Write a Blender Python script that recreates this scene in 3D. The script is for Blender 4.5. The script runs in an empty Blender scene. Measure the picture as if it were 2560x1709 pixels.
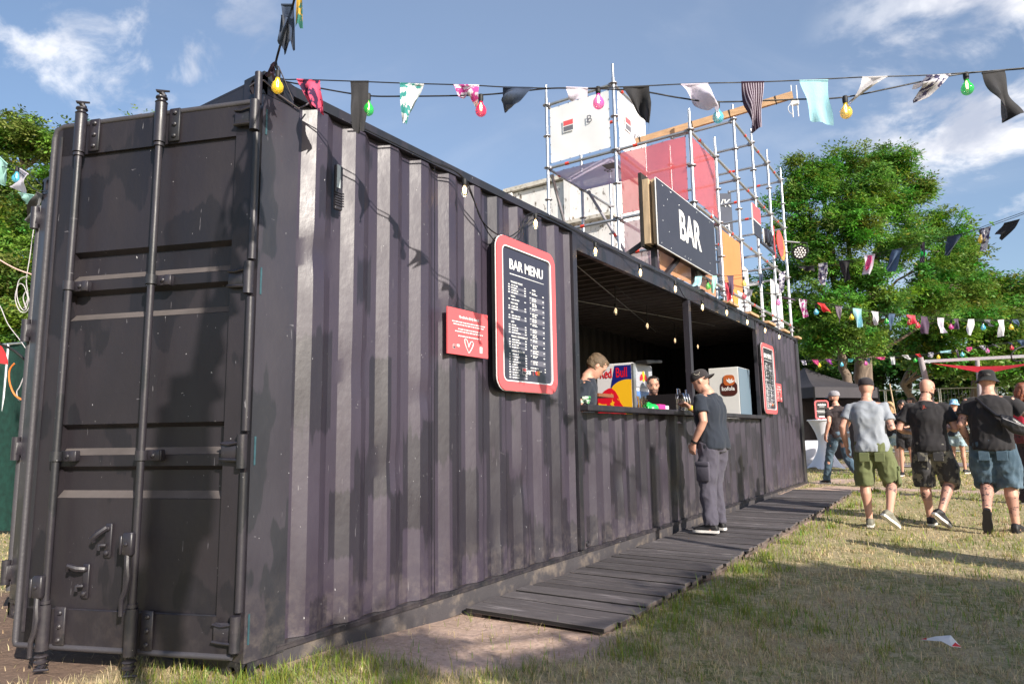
import bpy, bmesh, math, random
import numpy as np
from mathutils import Vector, Matrix, noise as mnoise

random.seed(7); RNG = np.random.default_rng(7)
SC = bpy.context.scene
COL = SC.collection

# ------------------------------------------------------------------ camera
CAMP = Vector((2.75556, -1.94502, 1.09378)); YAW, PITCH, ROLL, FPX = -0.5921204, 0.1364157, -0.0153344, 1706.106
_f = Vector((math.sin(YAW)*math.cos(PITCH), math.cos(YAW)*math.cos(PITCH), math.sin(PITCH)))
_r0 = Vector((math.cos(YAW), -math.sin(YAW), 0)); _u0 = _r0.cross(_f)
CR = _r0*math.cos(ROLL)+_u0*math.sin(ROLL); CU = _u0*math.cos(ROLL)-_r0*math.sin(ROLL); CF = _f
cam = bpy.data.cameras.new("camera"); camo = bpy.data.objects.new("camera", cam); COL.objects.link(camo)
cam.sensor_width = 36; cam.lens = FPX/2560*36; cam.clip_start = .05; cam.clip_end = 3000
camo.matrix_world = Matrix(((CR.x, CU.x, -CF.x, CAMP.x), (CR.y, CU.y, -CF.y, CAMP.y), (CR.z, CU.z, -CF.z, CAMP.z), (0, 0, 0, 1)))
SC.camera = camo
SC.render.resolution_x = 1024; SC.render.resolution_y = 683

def ray(px, py):                                   # direction of a pixel of the 2560x1709 photograph
    return CF + CR*((px-1280)/FPX) + CU*((854.5-py)/FPX)
def at(px, py, axis, val):                         # where that direction meets the plane axis = val
    d = ray(px, py); return CAMP + d*((val-CAMP[axis])/d[axis])
def pt(px, py, depth): return CAMP + ray(px, py)*depth
def onplane(px, py, p0, n):
    d = ray(px, py); return CAMP + d*((Vector(p0)-CAMP).dot(n)/d.dot(n))

# ------------------------------------------------------------------ light
SUN_AZ, SUN_EL = math.radians(-24), math.radians(27)
S = Vector((math.cos(SUN_EL)*math.cos(SUN_AZ), math.cos(SUN_EL)*math.sin(SUN_AZ), math.sin(SUN_EL)))
sun = bpy.data.lights.new("sun", 'SUN'); sun.energy = 5.0; sun.angle = math.radians(.53); sun.color = (1, .93, .82)
suno = bpy.data.objects.new("sun", sun); COL.objects.link(suno)
suno.rotation_euler = (-S).to_track_quat('-Z', 'Y').to_euler()
W = bpy.data.worlds.new("World"); SC.world = W; W.use_nodes = True
nt = W.node_tree; nt.nodes.clear()
def N(nt, t, **kw):
    n = nt.nodes.new(t)
    for k, v in kw.items():
        if k in n.inputs: n.inputs[k].default_value = v
        else: setattr(n, k, v)
    return n
def build_world():
    L = nt.links.new
    sky = N(nt, 'ShaderNodeTexSky', sky_type='NISHITA', sun_disc=False)
    sky.sun_elevation = SUN_EL; sky.sun_rotation = math.radians(90)-SUN_AZ
    sky.air_density = 1.0; sky.dust_density = 1.1; sky.ozone_density = 1.6
    tc = N(nt, 'ShaderNodeTexCoord')
    def cloud(scale, stretch, rot, lo, hi, det=9, dist=.5, loc=(0, 0, 0)):
        mp = N(nt, 'ShaderNodeMapping'); mp.inputs['Scale'].default_value = stretch; mp.inputs['Rotation'].default_value = rot; mp.inputs['Location'].default_value = loc
        L(tc.outputs['Generated'], mp.inputs['Vector'])
        nz = N(nt, 'ShaderNodeTexNoise', Scale=scale, Detail=det, Roughness=.58, Distortion=dist)
        L(mp.outputs[0], nz.inputs['Vector'])
        mr = N(nt, 'ShaderNodeMapRange', interpolation_type='SMOOTHSTEP'); mr.inputs['From Min'].default_value = lo; mr.inputs['From Max'].default_value = hi
        L(nz.outputs['Fac'], mr.inputs['Value']); return mr.outputs[0]
    def region(px, py, r0, r1, sq=1.0):            # soft blob of sky around a direction
        d = ray(px, py).normalized()
        sb = N(nt, 'ShaderNodeVectorMath', operation='SUBTRACT'); L(tc.outputs['Generated'], sb.inputs[0]); sb.inputs[1].default_value = d
        ml = N(nt, 'ShaderNodeVectorMath', operation='MULTIPLY'); L(sb.outputs[0], ml.inputs[0]); ml.inputs[1].default_value = (1, 1, sq)
        ln = N(nt, 'ShaderNodeVectorMath', operation='LENGTH'); L(ml.outputs[0], ln.inputs[0])
        mr = N(nt, 'ShaderNodeMapRange', interpolation_type='SMOOTHSTEP'); mr.inputs['From Min'].default_value = r0; mr.inputs['From Max'].default_value = r1
        mr.inputs['To Min'].default_value = 1; mr.inputs['To Max'].default_value = 0
        L(ln.outputs['Value'], mr.inputs['Value']); return mr.outputs[0]
    def mth(op, a, b):
        m = N(nt, 'ShaderNodeMath', operation=op)
        for i, v in enumerate((a, b)):
            if isinstance(v, (int, float)): m.inputs[i].default_value = v
            else: L(v, m.inputs[i])
        return m.outputs[0]
    cir = cloud(5.5, (1.0, 2.2, 2.4), (.5, .75, .2), .46, .68, 13, .35, (1.3, .2, 4.4))
    reg = mth('MAXIMUM', region(230, 90, .04, .22), region(420, 110, .03, .20))
    cir = mth('MULTIPLY', mth('MULTIPLY', cir, reg), .70)
    cum = cloud(4.2, (1, 1, 1.9), (0, 0, .4), .42, .54, 12, .3, (2.3, .4, 1.2))
    reg2 = mth('MAXIMUM', region(2630, 180, .10, .28), mth('MULTIPLY', region(2420, 400, .02, .24), .6))
    reg2 = mth('MAXIMUM', reg2, mth('MULTIPLY', region(2700, 640, .02, .16), .9))
    cum = mth('MULTIPLY', cum, reg2)
    thin = mth('MULTIPLY', cloud(2.0, (1, 1, 2.4), (.2, .1, 1.2), .46, .85, 10, .8, (5, 1, 0)), .20)
    veil = mth('MULTIPLY', region(1350, 700, .15, 1.5), .27)          # thin high haze on this side of the sky, thickest low down
    fac0 = mth('MINIMUM', mth('ADD', mth('MAXIMUM', cir, thin), cum), .95)
    hz = N(nt, 'ShaderNodeMix', data_type='RGBA'); L(veil, hz.inputs[0]); L(sky.outputs[0], hz.inputs[6]); hz.inputs[7].default_value = (5.0, 5.7, 7.2, 1)
    fac = fac0
    mix = N(nt, 'ShaderNodeMix', data_type='RGBA'); L(fac, mix.inputs[0]); L(hz.outputs[2], mix.inputs[6])
    # cloud bodies: bright tops and grey undersides from a second, smoother noise
    sh = cloud(5.0, (1, 1, 1.6), (0, 0, .4), .38, .66, 6, .2, (2.2, .4, 1.32))
    cc = N(nt, 'ShaderNodeMix', data_type='RGBA'); L(sh, cc.inputs[0]); cc.inputs[6].default_value = (4.0, 4.3, 5.1, 1); cc.inputs[7].default_value = (9.5, 9.3, 9.2, 1)
    L(cc.outputs[2], mix.inputs[7])
    hs = N(nt, 'ShaderNodeHueSaturation', Saturation=1.14, Value=1.0); L(mix.outputs[2], hs.inputs['Color'])
    bg = N(nt, 'ShaderNodeBackground', Strength=.108); L(hs.outputs[0], bg.inputs['Color'])
    out = N(nt, 'ShaderNodeOutputWorld'); L(bg.outputs[0], out.inputs[0])
build_world()
SC.view_settings.view_transform = 'Standard'; SC.view_settings.look = 'None'
SC.view_settings.exposure = 0.50; SC.view_settings.gamma = 1; SC.view_settings.use_curve_mapping = False

# ------------------------------------------------------------------ materials
MATS = {}
def pbr(name, col, rough=.6, metal=0, var=.12, vscale=4, bump=.0, bscale=60, col2=None, c2lo=.5, c2hi=.6, c2scale=3, stretch=(1, 1, 1), trans=0, emit=None, es=0, spec=.5, attr=None, coord='Object', rnd=0, translucent=0, alpha=1, sheen=0):
    if name in MATS: return MATS[name]
    m = bpy.data.materials.new(name); m.use_nodes = True; t = m.node_tree; L = t.links.new
    b = t.nodes['Principled BSDF']; b.inputs['Roughness'].default_value = rough; b.inputs['Metallic'].default_value = metal
    b.inputs['Specular IOR Level'].default_value = spec
    if sheen: b.inputs['Sheen Weight'].default_value = sheen
    tc = N(t, 'ShaderNodeTexCoord'); mp = N(t, 'ShaderNodeMapping'); mp.inputs['Scale'].default_value = stretch; L(tc.outputs[coord], mp.inputs[0])
    def nz(scale, det=5, r=.6):
        n = N(t, 'ShaderNodeTexNoise', Scale=scale, Detail=det, Roughness=r); L(mp.outputs[0], n.inputs['Vector']); return n.outputs['Fac']
    if attr:
        a = N(t, 'ShaderNodeAttribute', attribute_name=attr); c = a.outputs['Color']
    else:
        rgb = N(t, 'ShaderNodeRGB'); rgb.outputs[0].default_value = (*col, 1); c = rgb.outputs[0]
    if col2:
        mr = N(t, 'ShaderNodeMapRange', interpolation_type='SMOOTHSTEP'); L(nz(c2scale, 7), mr.inputs['Value']); mr.inputs['From Min'].default_value = c2lo; mr.inputs['From Max'].default_value = c2hi
        x = N(t, 'ShaderNodeMix', data_type='RGBA'); L(mr.outputs[0], x.inputs[0]); L(c, x.inputs[6]); x.inputs[7].default_value = (*col2, 1); c = x.outputs[2]
    if var:
        h = N(t, 'ShaderNodeHueSaturation'); mr = N(t, 'ShaderNodeMapRange'); L(nz(vscale, 6), mr.inputs['Value'])
        mr.inputs['From Min'].default_value = .3; mr.inputs['From Max'].default_value = .7; mr.inputs['To Min'].default_value = 1-var; mr.inputs['To Max'].default_value = 1+var
        L(mr.outputs[0], h.inputs['Value']); L(c, h.inputs['Color']); c = h.outputs[0]
    if rnd:
        oi = N(t, 'ShaderNodeObjectInfo'); h2 = N(t, 'ShaderNodeHueSaturation'); m2 = N(t, 'ShaderNodeMapRange'); L(oi.outputs['Random'], m2.inputs['Value']); m2.inputs['To Min'].default_value = 1-rnd; m2.inputs['To Max'].default_value = 1+rnd; L(m2.outputs[0], h2.inputs['Value']); L(c, h2.inputs['Color']); c = h2.outputs[0]
    L(c, b.inputs['Base Color'])
    if bump:
        bp = N(t, 'ShaderNodeBump', Strength=bump, Distance=.01); L(nz(bscale, 6), bp.inputs['Height']); L(bp.outputs[0], b.inputs['Normal'])
    if trans: b.inputs['Transmission Weight'].default_value = trans
    if emit: b.inputs['Emission Color'].default_value = (*emit, 1); b.inputs['Emission Strength'].default_value = es
    if alpha < 1: b.inputs['Alpha'].default_value = alpha
    if translucent:
        tr = N(t, 'ShaderNodeBsdfTranslucent'); L(c, tr.inputs[0]); mx = N(t, 'ShaderNodeMixShader'); mx.inputs[0].default_value = translucent
        L(b.outputs[0], mx.inputs[1]); L(tr.outputs[0], mx.inputs[2]); L(mx.outputs[0], t.nodes['Material Output'].inputs[0])
    MATS[name] = m; return m

def container_paint(name, base, fresh, rough=.42, seed=0., patch=.5, cells=0, cellz=0, dust=.34, spec=.72):
    """dark container paint: chalky weathering, brushed touch-up patches in vertical strokes, chips"""
    if name in MATS: return MATS[name]
    m = bpy.data.materials.new(name); m.use_nodes = True; t = m.node_tree; L = t.links.new; b = t.nodes['Principled BSDF']; b.inputs['Specular IOR Level'].default_value = spec
    tc = N(t, 'ShaderNodeTexCoord')
    def nz(scale, st, det=6, r=.6, dist=0, off=0.):
        mp = N(t, 'ShaderNodeMapping'); mp.inputs['Scale'].default_value = st; mp.inputs['Location'].default_value = (seed+off, seed*2.1, seed*.7); L(tc.outputs['Object'], mp.inputs[0])
        n = N(t, 'ShaderNodeTexNoise', Scale=scale, Detail=det, Roughness=r, Distortion=dist); L(mp.outputs[0], n.inputs['Vector']); return n.outputs['Fac']
    def mr(v, a, c, lo=0., hi=1., sm=True):
        n = N(t, 'ShaderNodeMapRange'); 
        if sm: n.interpolation_type = 'SMOOTHSTEP'
        L(v, n.inputs['Value']); n.inputs['From Min'].default_value = a; n.inputs['From Max'].default_value = c; n.inputs['To Min'].default_value = lo; n.inputs['To Max'].default_value = hi; return n.outputs[0]
    def mix(f, a, c):
        x = N(t, 'ShaderNodeMix', data_type='RGBA'); L(f, x.inputs[0])
        for i, v in ((6, a), (7, c)):
            if isinstance(v, tuple): x.inputs[i].default_value = (*v, 1)
            else: L(v, x.inputs[i])
        return x.outputs[2]
    # soft fade over large areas
    c = mix(mr(nz(1.1, (1, 1, 1)), .35, .65), base, tuple(v*1.22 for v in base))
    # roller strokes, taller than wide, with brushed ends
    add = N(t, 'ShaderNodeMath', operation='ADD')
    if cells:                                       # brushed fold by fold: every fold of the sheet has its own patches
        sy = N(t, 'ShaderNodeSeparateXYZ'); L(tc.outputs['Object'], sy.inputs[0])
        fl = N(t, 'ShaderNodeMath', operation='MULTIPLY_ADD'); L(sy.outputs['Y'], fl.inputs[0]); fl.inputs[1].default_value = 2/.276; fl.inputs[2].default_value = cells
        f2 = N(t, 'ShaderNodeMath', operation='FLOOR'); L(fl.outputs[0], f2.inputs[0]); f3 = N(t, 'ShaderNodeMath', operation='MULTIPLY'); L(f2.outputs[0], f3.inputs[0]); f3.inputs[1].default_value = 3.77
        cb = N(t, 'ShaderNodeCombineXYZ'); L(f3.outputs[0], cb.inputs['Y']); L(sy.outputs['Z'], cb.inputs['Z'])
        n0 = N(t, 'ShaderNodeTexNoise', Scale=1.15, Detail=1, Roughness=.5); L(cb.outputs[0], n0.inputs['Vector']); L(n0.outputs['Fac'], add.inputs[0])
    else: L(nz(2.6, (1, 2.2, .75), 2, .5, .0, 3), add.inputs[0])
    fr = N(t, 'ShaderNodeMath', operation='MULTIPLY_ADD'); L(nz(30, (1, 1.2, .12), 3), fr.inputs[0]); fr.inputs[1].default_value = .11; fr.inputs[2].default_value = -.055
    L(fr.outputs[0], add.inputs[1])
    if cellz:                                       # more touch-up low down, where the sheet gets knocked
        sz = N(t, 'ShaderNodeSeparateXYZ'); L(tc.outputs['Object'], sz.inputs[0]); zz = mr(sz.outputs['Z'], .4, 2.2, .045, -.02); ad2 = N(t, 'ShaderNodeMath', operation='ADD'); L(add.outputs[0], ad2.inputs[0]); L(zz, ad2.inputs[1]); add = ad2
    pf = mr(add.outputs[0], .55-.1*(patch-.5), .565-.1*(patch-.5), sm=False)
    c = mix(pf, c, fresh)
    c = mix(mr(nz(70, (1, 1, .5), 2), .755, .77), c, (.45, .44, .46))          # small chips and splashes
    c = mix(mr(nz(9, (1.5, 1.5, .12), 5, .7, .0, 9), .60, .78, 0, .35), c, tuple(v*1.9 for v in base))  # run-off streaks
    c = mix(mr(nz(7, (9, 9, .9), 3, .6, .3, 21), .725, .74, 0, .6), c, (.22, .21, .23))   # fine vertical scratches
    c = mix(mr(nz(5, (1.2, 1.2, 9), 3, .6, .5, 33), .735, .745, 0, .6), c, (.20, .19, .21))
    # dust thrown up along the ground
    sx = N(t, 'ShaderNodeSeparateXYZ'); L(tc.outputs['Object'], sx.inputs[0])
    dz = mr(sx.outputs['Z'], .05, .55, 1, 0); du = N(t, 'ShaderNodeMath', operation='MULTIPLY'); L(dz, du.inputs[0]); L(mr(nz(14, (1, 1, 1), 8, .7), .40, .72, 0, dust), du.inputs[1])
    c = mix(du.outputs[0], c, (.24, .20, .175))
    L(c, b.inputs['Base Color'])
    L(mr(nz(6, (1, 1, .4)), .3, .7, rough-.06, rough+.12), b.inputs['Roughness'])
    bp = N(t, 'ShaderNodeBump', Strength=.22, Distance=.004); L(nz(45, (1, 1, .6), 6), bp.inputs['Height'])
    bp2 = N(t, 'ShaderNodeBump', Strength=.18, Distance=.02); L(nz(4.5, (1, 1, .8), 3), bp2.inputs['Height']); L(bp.outputs[0], bp2.inputs['Normal']); L(bp2.outputs[0], b.inputs['Normal'])
    MATS[name] = m; return m
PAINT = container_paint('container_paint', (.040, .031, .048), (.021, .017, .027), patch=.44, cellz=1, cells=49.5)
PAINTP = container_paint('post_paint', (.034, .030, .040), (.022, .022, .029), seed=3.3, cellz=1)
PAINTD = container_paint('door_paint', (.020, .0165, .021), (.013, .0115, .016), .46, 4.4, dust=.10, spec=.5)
PAINTS = container_paint('rail_paint', (.024, .021, .028), (.017, .017, .022), .40, 8.1, dust=.2, spec=.6)
RAILG = pbr('sill_steel', (.062, .056, .062), .7, col2=(.17, .14, .12), c2lo=.48, c2hi=.7, c2scale=7, bump=.3, bscale=60)
BLACKM = pbr('black_metal', (.018, .018, .02), .4, .2)
INNER = pbr('inner_paint', (.020, .017, .019), .75, var=.2)
CEILP = pbr('ceiling_paint', (.10, .082, .082), .7, var=.25, vscale=5)
GALV = pbr('galvanised_steel', (.56, .57, .60), .38, .75, var=.14, vscale=9, bump=.1, bscale=80)
GALVD = pbr('worn_steel_tube', (.34, .33, .36), .5, .6, var=.25, vscale=14)
REDT = pbr('red_tape', (.80, .07, .04), .5)
RED = pbr('coral_red_plastic', (.78, .12, .13), .38, var=.03)
WHITEP = pbr('white_print', (.82, .82, .82), .6, var=0)
WHITEE = pbr('white_edge', (.85, .85, .86), .35, var=0)
SIGNB = pbr('sign_charcoal', (.040, .040, .056), .42, var=.08, bump=.02)
ROWG = pbr('menu_row_grey', (.13, .13, .165), .5, var=0)
BLACK = pbr('matt_black', (.012, .012, .013), .6)
CABLE = pbr('black_cable', (.012, .012, .014), .5, var=0)
WOODN = pbr('new_timber', (.55, .34, .19), .65, var=.2, vscale=3, stretch=(1, 12, 12), bump=.2)
WOODP = pbr('pale_timber', (.52, .38, .24), .7, var=.25, vscale=4, stretch=(6, 6, 1), bump=.2)
WHITEC = pbr('white_cloth', (.80, .80, .84), .85, var=.04, bump=.05, translucent=.2)

# ------------------------------------------------------------------ mesh helpers
def rootof(o):
    while o.parent: o = o.parent
    return o
class MB:
    def __init__(s): s.v = []; s.f = []; s.mi = []; s.cur = 0
    def add(s, vs, fs):
        n = len(s.v); s.v += [tuple(p) for p in vs]; s.f += [tuple(i+n for i in f) for f in fs]; s.mi += [s.cur]*len(fs); return s
    def box(s, c, d, rot=None, bev=0):
        c = Vector(c); hx, hy, hz = d[0]/2, d[1]/2, d[2]/2
        if bev:
            prof = []; b = min(bev, hx*.9, hy*.9)
            for (sx, sy, a0) in ((1, 1, 0), (-1, 1, 90), (-1, -1, 180), (1, -1, 270)):
                for k in range(3):
                    a = math.radians(a0+45*k); prof.append((sx*(hx-b)+b*math.cos(a), sy*(hy-b)+b*math.sin(a)))
            vs = []; n = len(prof); bz = min(bev, hz*.9)
            for z, k in ((-hz, b), (-hz+bz, 0), (hz-bz, 0), (hz, b)):
                for (x, y) in prof: vs.append(Vector((x*(1-k*.7/hx), y*(1-k*.7/hy), z)))
            fs = [tuple(range(n))[::-1], tuple(range(3*n, 4*n))]
            for l in range(3): fs += [(l*n+i, l*n+(i+1) % n, (l+1)*n+(i+1) % n, (l+1)*n+i) for i in range(n)]
        else:
            vs = [Vector((x, y, z)) for z in (-hz, hz) for y in (-hy, hy) for x in (-hx, hx)]
            fs = [(0, 2, 3, 1), (4, 5, 7, 6), (0, 1, 5, 4), (2, 6, 7, 3), (0, 4, 6, 2), (1, 3, 7, 5)]
        if rot is not None: vs = [rot @ v for v in vs]
        return s.add([v+c for v in vs], fs)
    def bar(s, a, b, w, h=None, up=(0, 0, 1)):          # rectangular bar from a to b
        a, b = Vector(a), Vector(b); d = (b-a); l = d.length; d.normalize(); u = Vector(up)
        if abs(d.dot(u)) > .99: u = Vector((1, 0, 0))
        x = d.cross(u).normalized(); u = x.cross(d)
        R = Matrix((x, d, u)).transposed(); return s.box((a+b)/2, (w, l, h or w), R)
    def tube(s, pts, r, n=10, caps=True, closed=False):
        pts = [Vector(p) for p in pts]; m = len(pts); rs = r if isinstance(r, (list, tuple)) else [r]*m
        vs = []; prev = None
        for i, p in enumerate(pts):
            if closed: t = (pts[(i+1) % m]-pts[i-1]).normalized()
            else: t = (pts[min(i+1, m-1)]-pts[max(i-1, 0)]).normalized()
            if prev is None:
                ref = Vector((0, 0, 1)) if abs(t.z) < .9 else Vector((1, 0, 0)); x = t.cross(ref).normalized()
            else: x = (prev-t*prev.dot(t)).normalized()
            prev = x; y = t.cross(x)
            for k in range(n):
                a = 2*math.pi*k/n; vs.append(p+(x*math.cos(a)+y*math.sin(a))*rs[i])
        fs = []
        for i in range(m if closed else m-1):
            j = (i+1) % m
            fs += [(i*n+k, i*n+(k+1) % n, j*n+(k+1) % n, j*n+k) for k in range(n)]
        if caps and not closed: fs += [tuple(range(n))[::-1], tuple(range((m-1)*n, m*n))]
        return s.add(vs, fs)
    def lathe(s, c, prof, n=16, axis=None):              # prof: (r, h) along axis (default z)
        c = Vector(c); ax = Vector(axis or (0, 0, 1)).normalized(); q = Vector((0, 0, 1)).rotation_difference(ax)
        vs = []
        for (r, h) in prof:
            for k in range(n):
                a = 2*math.pi*k/n; vs.append(c+q @ Vector((r*math.cos(a), r*math.sin(a), h)))
        fs = []
        for i in range(len(prof)-1): fs += [(i*n+k, i*n+(k+1) % n, (i+1)*n+(k+1) % n, (i+1)*n+k) for k in range(n)]
        if prof[0][0] > 1e-4: fs.append(tuple(range(n))[::-1])
        if prof[-1][0] > 1e-4: fs.append(tuple(range((len(prof)-1)*n, len(prof)*n)))
        return s.add(vs, fs)
    def prism(s, poly, o, u, v, w, th):                   # polygon in (u, v) at origin o, extruded along w
        o, u, v, w = Vector(o), Vector(u), Vector(v), Vector(w).normalized(); n = len(poly)
        a = [o+u*x+v*y for x, y in poly]; b = [p+w*th for p in a]
        return s.add(a+b, [tuple(range(n))[::-1], tuple(range(n, 2*n))]+[(i, (i+1) % n, n+(i+1) % n, n+i) for i in range(n)])
    def ring(s, outer, inner, o, u, v, w, th):            # frame between two outlines with equal point counts
        o, u, v, w = Vector(o), Vector(u), Vector(v), Vector(w).normalized(); n = len(outer)
        A = [o+u*x+v*y for x, y in outer]; B = [o+u*x+v*y for x, y in inner]
        V = A+B+[p+w*th for p in A]+[p+w*th for p in B]; F = []
        for i in range(n):
            j = (i+1) % n
            F += [(2*n+i, 2*n+j, 3*n+j, 3*n+i), (i, n+i, n+j, j), (i, j, 2*n+j, 2*n+i), (n+i, 3*n+i, 3*n+j, n+j)]
        return s.add(V, F)
    def grid(s, fn, nu, nv):
        vs = [fn(i/nu, j/nv) for j in range(nv+1) for i in range(nu+1)]
        return s.add(vs, [(j*(nu+1)+i, j*(nu+1)+i+1, (j+1)*(nu+1)+i+1, (j+1)*(nu+1)+i) for j in range(nv) for i in range(nu)])
    def build(s, name, mat, parent=None, smooth=None, world=True, label=None):
        me = bpy.data.meshes.new(name)
        off = rootof(parent).location.copy() if (parent and world) else Vector((0, 0, 0))
        me.from_pydata([Vector(p)-off for p in s.v], [], s.f)
        for m in (mat if isinstance(mat, (list, tuple)) else [mat]): me.materials.append(m)
        if isinstance(mat, (list, tuple)): me.polygons.foreach_set('material_index', s.mi)
        me.update(); me.validate()
        if smooth is not None:
            me.shade_smooth(); me.set_sharp_from_angle(angle=math.radians(smooth))
        o = bpy.data.objects.new(name, me); COL.objects.link(o)
        if parent: o.parent = parent
        if label: o['label'] = label
        return o
def tag(o, label=None, cat=None, group=None, kind=None):
    if label: o['label'] = label
    if cat: o['category'] = cat
    if group: o['group'] = group
    if kind: o['kind'] = kind
    return o
def thing(name, loc, label, cat, group=None, rz=0):
    o = bpy.data.objects.new(name, None); o.empty_display_size = .2; COL.objects.link(o); o.location = loc; o.rotation_euler.z = rz
    return tag(o, label, cat, group)
def copy_tree(o, parent=None):
    c = o.copy(); COL.objects.link(c)
    if parent: c.parent = parent
    for ch in list(o.children): copy_tree(ch, c)
    return c
def rrect(w, h, r, n=6):                                  # rounded rectangle outline centred on 0
    p = []
    for cx, cy, a0 in ((w/2-r, h/2-r, 0), (-w/2+r, h/2-r, 90), (-w/2+r, -h/2+r, 180), (w/2-r, -h/2+r, 270)):
        for k in range(n+1):
            a = math.radians(a0+90*k/n); p.append((cx+r*math.cos(a), cy+r*math.sin(a)))
    return p
def circ(cx, cy, r, n=24, ry=None): return [(cx+r*math.cos(2*math.pi*k/n), cy+(ry or r)*math.sin(2*math.pi*k/n)) for k in range(n)]
def text(name, s, size, o, u, v, mat, parent, depth=.002, bold=0., align='CENTER', sx=1., label=None):
    """flat lettering; o = anchor on the baseline, u = reading direction, v = up"""
    cu = bpy.data.curves.new(name, 'FONT'); cu.body = s; cu.size = size; cu.extrude = depth/2; cu.offset = bold; cu.align_x = align; cu.resolution_u = 3
    ob = bpy.data.objects.new(name, cu); COL.objects.link(ob)
    me = bpy.data.meshes.new_from_object(ob.evaluated_get(bpy.context.evaluated_depsgraph_get()))
    bpy.data.objects.remove(ob); bpy.data.curves.remove(cu)
    u, v = Vector(u).normalized(), Vector(v).normalized(); w = u.cross(v); off = rootof(parent).location if parent else Vector()
    M = Matrix((u*sx, v, w)).transposed()
    me.transform(Matrix.Translation(Vector(o)-off) @ M.to_4x4()); me.materials.clear(); me.materials.append(mat)
    ob = bpy.data.objects.new(name, me); COL.objects.link(ob); ob.parent = parent
    if label: ob['label'] = label
    return ob
def lerp(a, b, t): return a+(b-a)*t
def sm(x, a, b):
    t = max(0., min(1., (x-a)/(b-a))); return t*t*(3-2*t)
def ground_z(x, y):
    z = -.03*sm(x, 1., 2.5)*(1-sm(y, 8, 13)) + .13*sm(y, 7, 13)
    z += .055*(1-sm(y, .4, 1.6))*(1-sm(abs(x+.6), .9, 1.6)) if y > -1.6 else 0
    z += .02*mnoise.noise(Vector((x*.55, y*.55, 0))) + .008*mnoise.noise(Vector((x*2.3, y*2.3, 3)))
    if .06 < x < .97 and 1.6 < y < 10.4: z = min(z, lerp(.0, .095, sm(y, 2, 11))-.05)
    return z
# ------------------------------------------------------------------ ground
def zground(px, py, z=0.0): p = at(px, py, 2, z); return (p.x, p.y)
DIRT = [[zground(*p) for p in poly] for poly in (
    ((690, 1640), (860, 1590), (1000, 1560), (1143, 1537), (1500, 1585), (1530, 1600), (1490, 1640), (1330, 1655), (1260, 1690), (1130, 1700), (940, 1665), (800, 1640)),
    ((-90, 1470), (40, 1490), (140, 1600), (640, 1650), (560, 1670), (330, 1672), (230, 1706), (120, 1760), (-90, 1740)))]
DIRT += [[(1.0, 10.7), (1.25, 11.3), (3.2, 11.2), (3.2, 11.6), (.4, 11.7), (.0, 10.6)],
         [(.02, 11.9), (.9, 12.6), (1.1, 13.3), (.2, 13.2)]]
def polydist(p, poly):
    x, y = p; ins = False; best = 9e9; n = len(poly)
    for i in range(n):
        x1, y1 = poly[i]; x2, y2 = poly[(i+1) % n]
        if (y1 > y) != (y2 > y) and x < (x2-x1)*(y-y1)/(y2-y1)+x1: ins = not ins
        dx, dy = x2-x1, y2-y1; t = max(0, min(1, ((x-x1)*dx+(y-y1)*dy)/(dx*dx+dy*dy)))
        best = min(best, math.hypot(x-x1-t*dx, y-y1-t*dy))
    return -best if ins else best
def dirt(x, y):
    if -3.5 < x < 4 and -2 < y < 14:
        d = min(polydist((x, y), p) for p in DIRT)
        if -2.44 < x < .03 and 0 < y < 12.2: d = -.5
        if .03 < x < 1.0 and 1.55 < y < 10.6: d = -.5
    else: d = 9
    d += .10*mnoise.noise(Vector((x*3, y*3, 5)))+.04*mnoise.noise(Vector((x*11, y*11, 1)))
    return 1-sm(d, -.05, .12)
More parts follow.
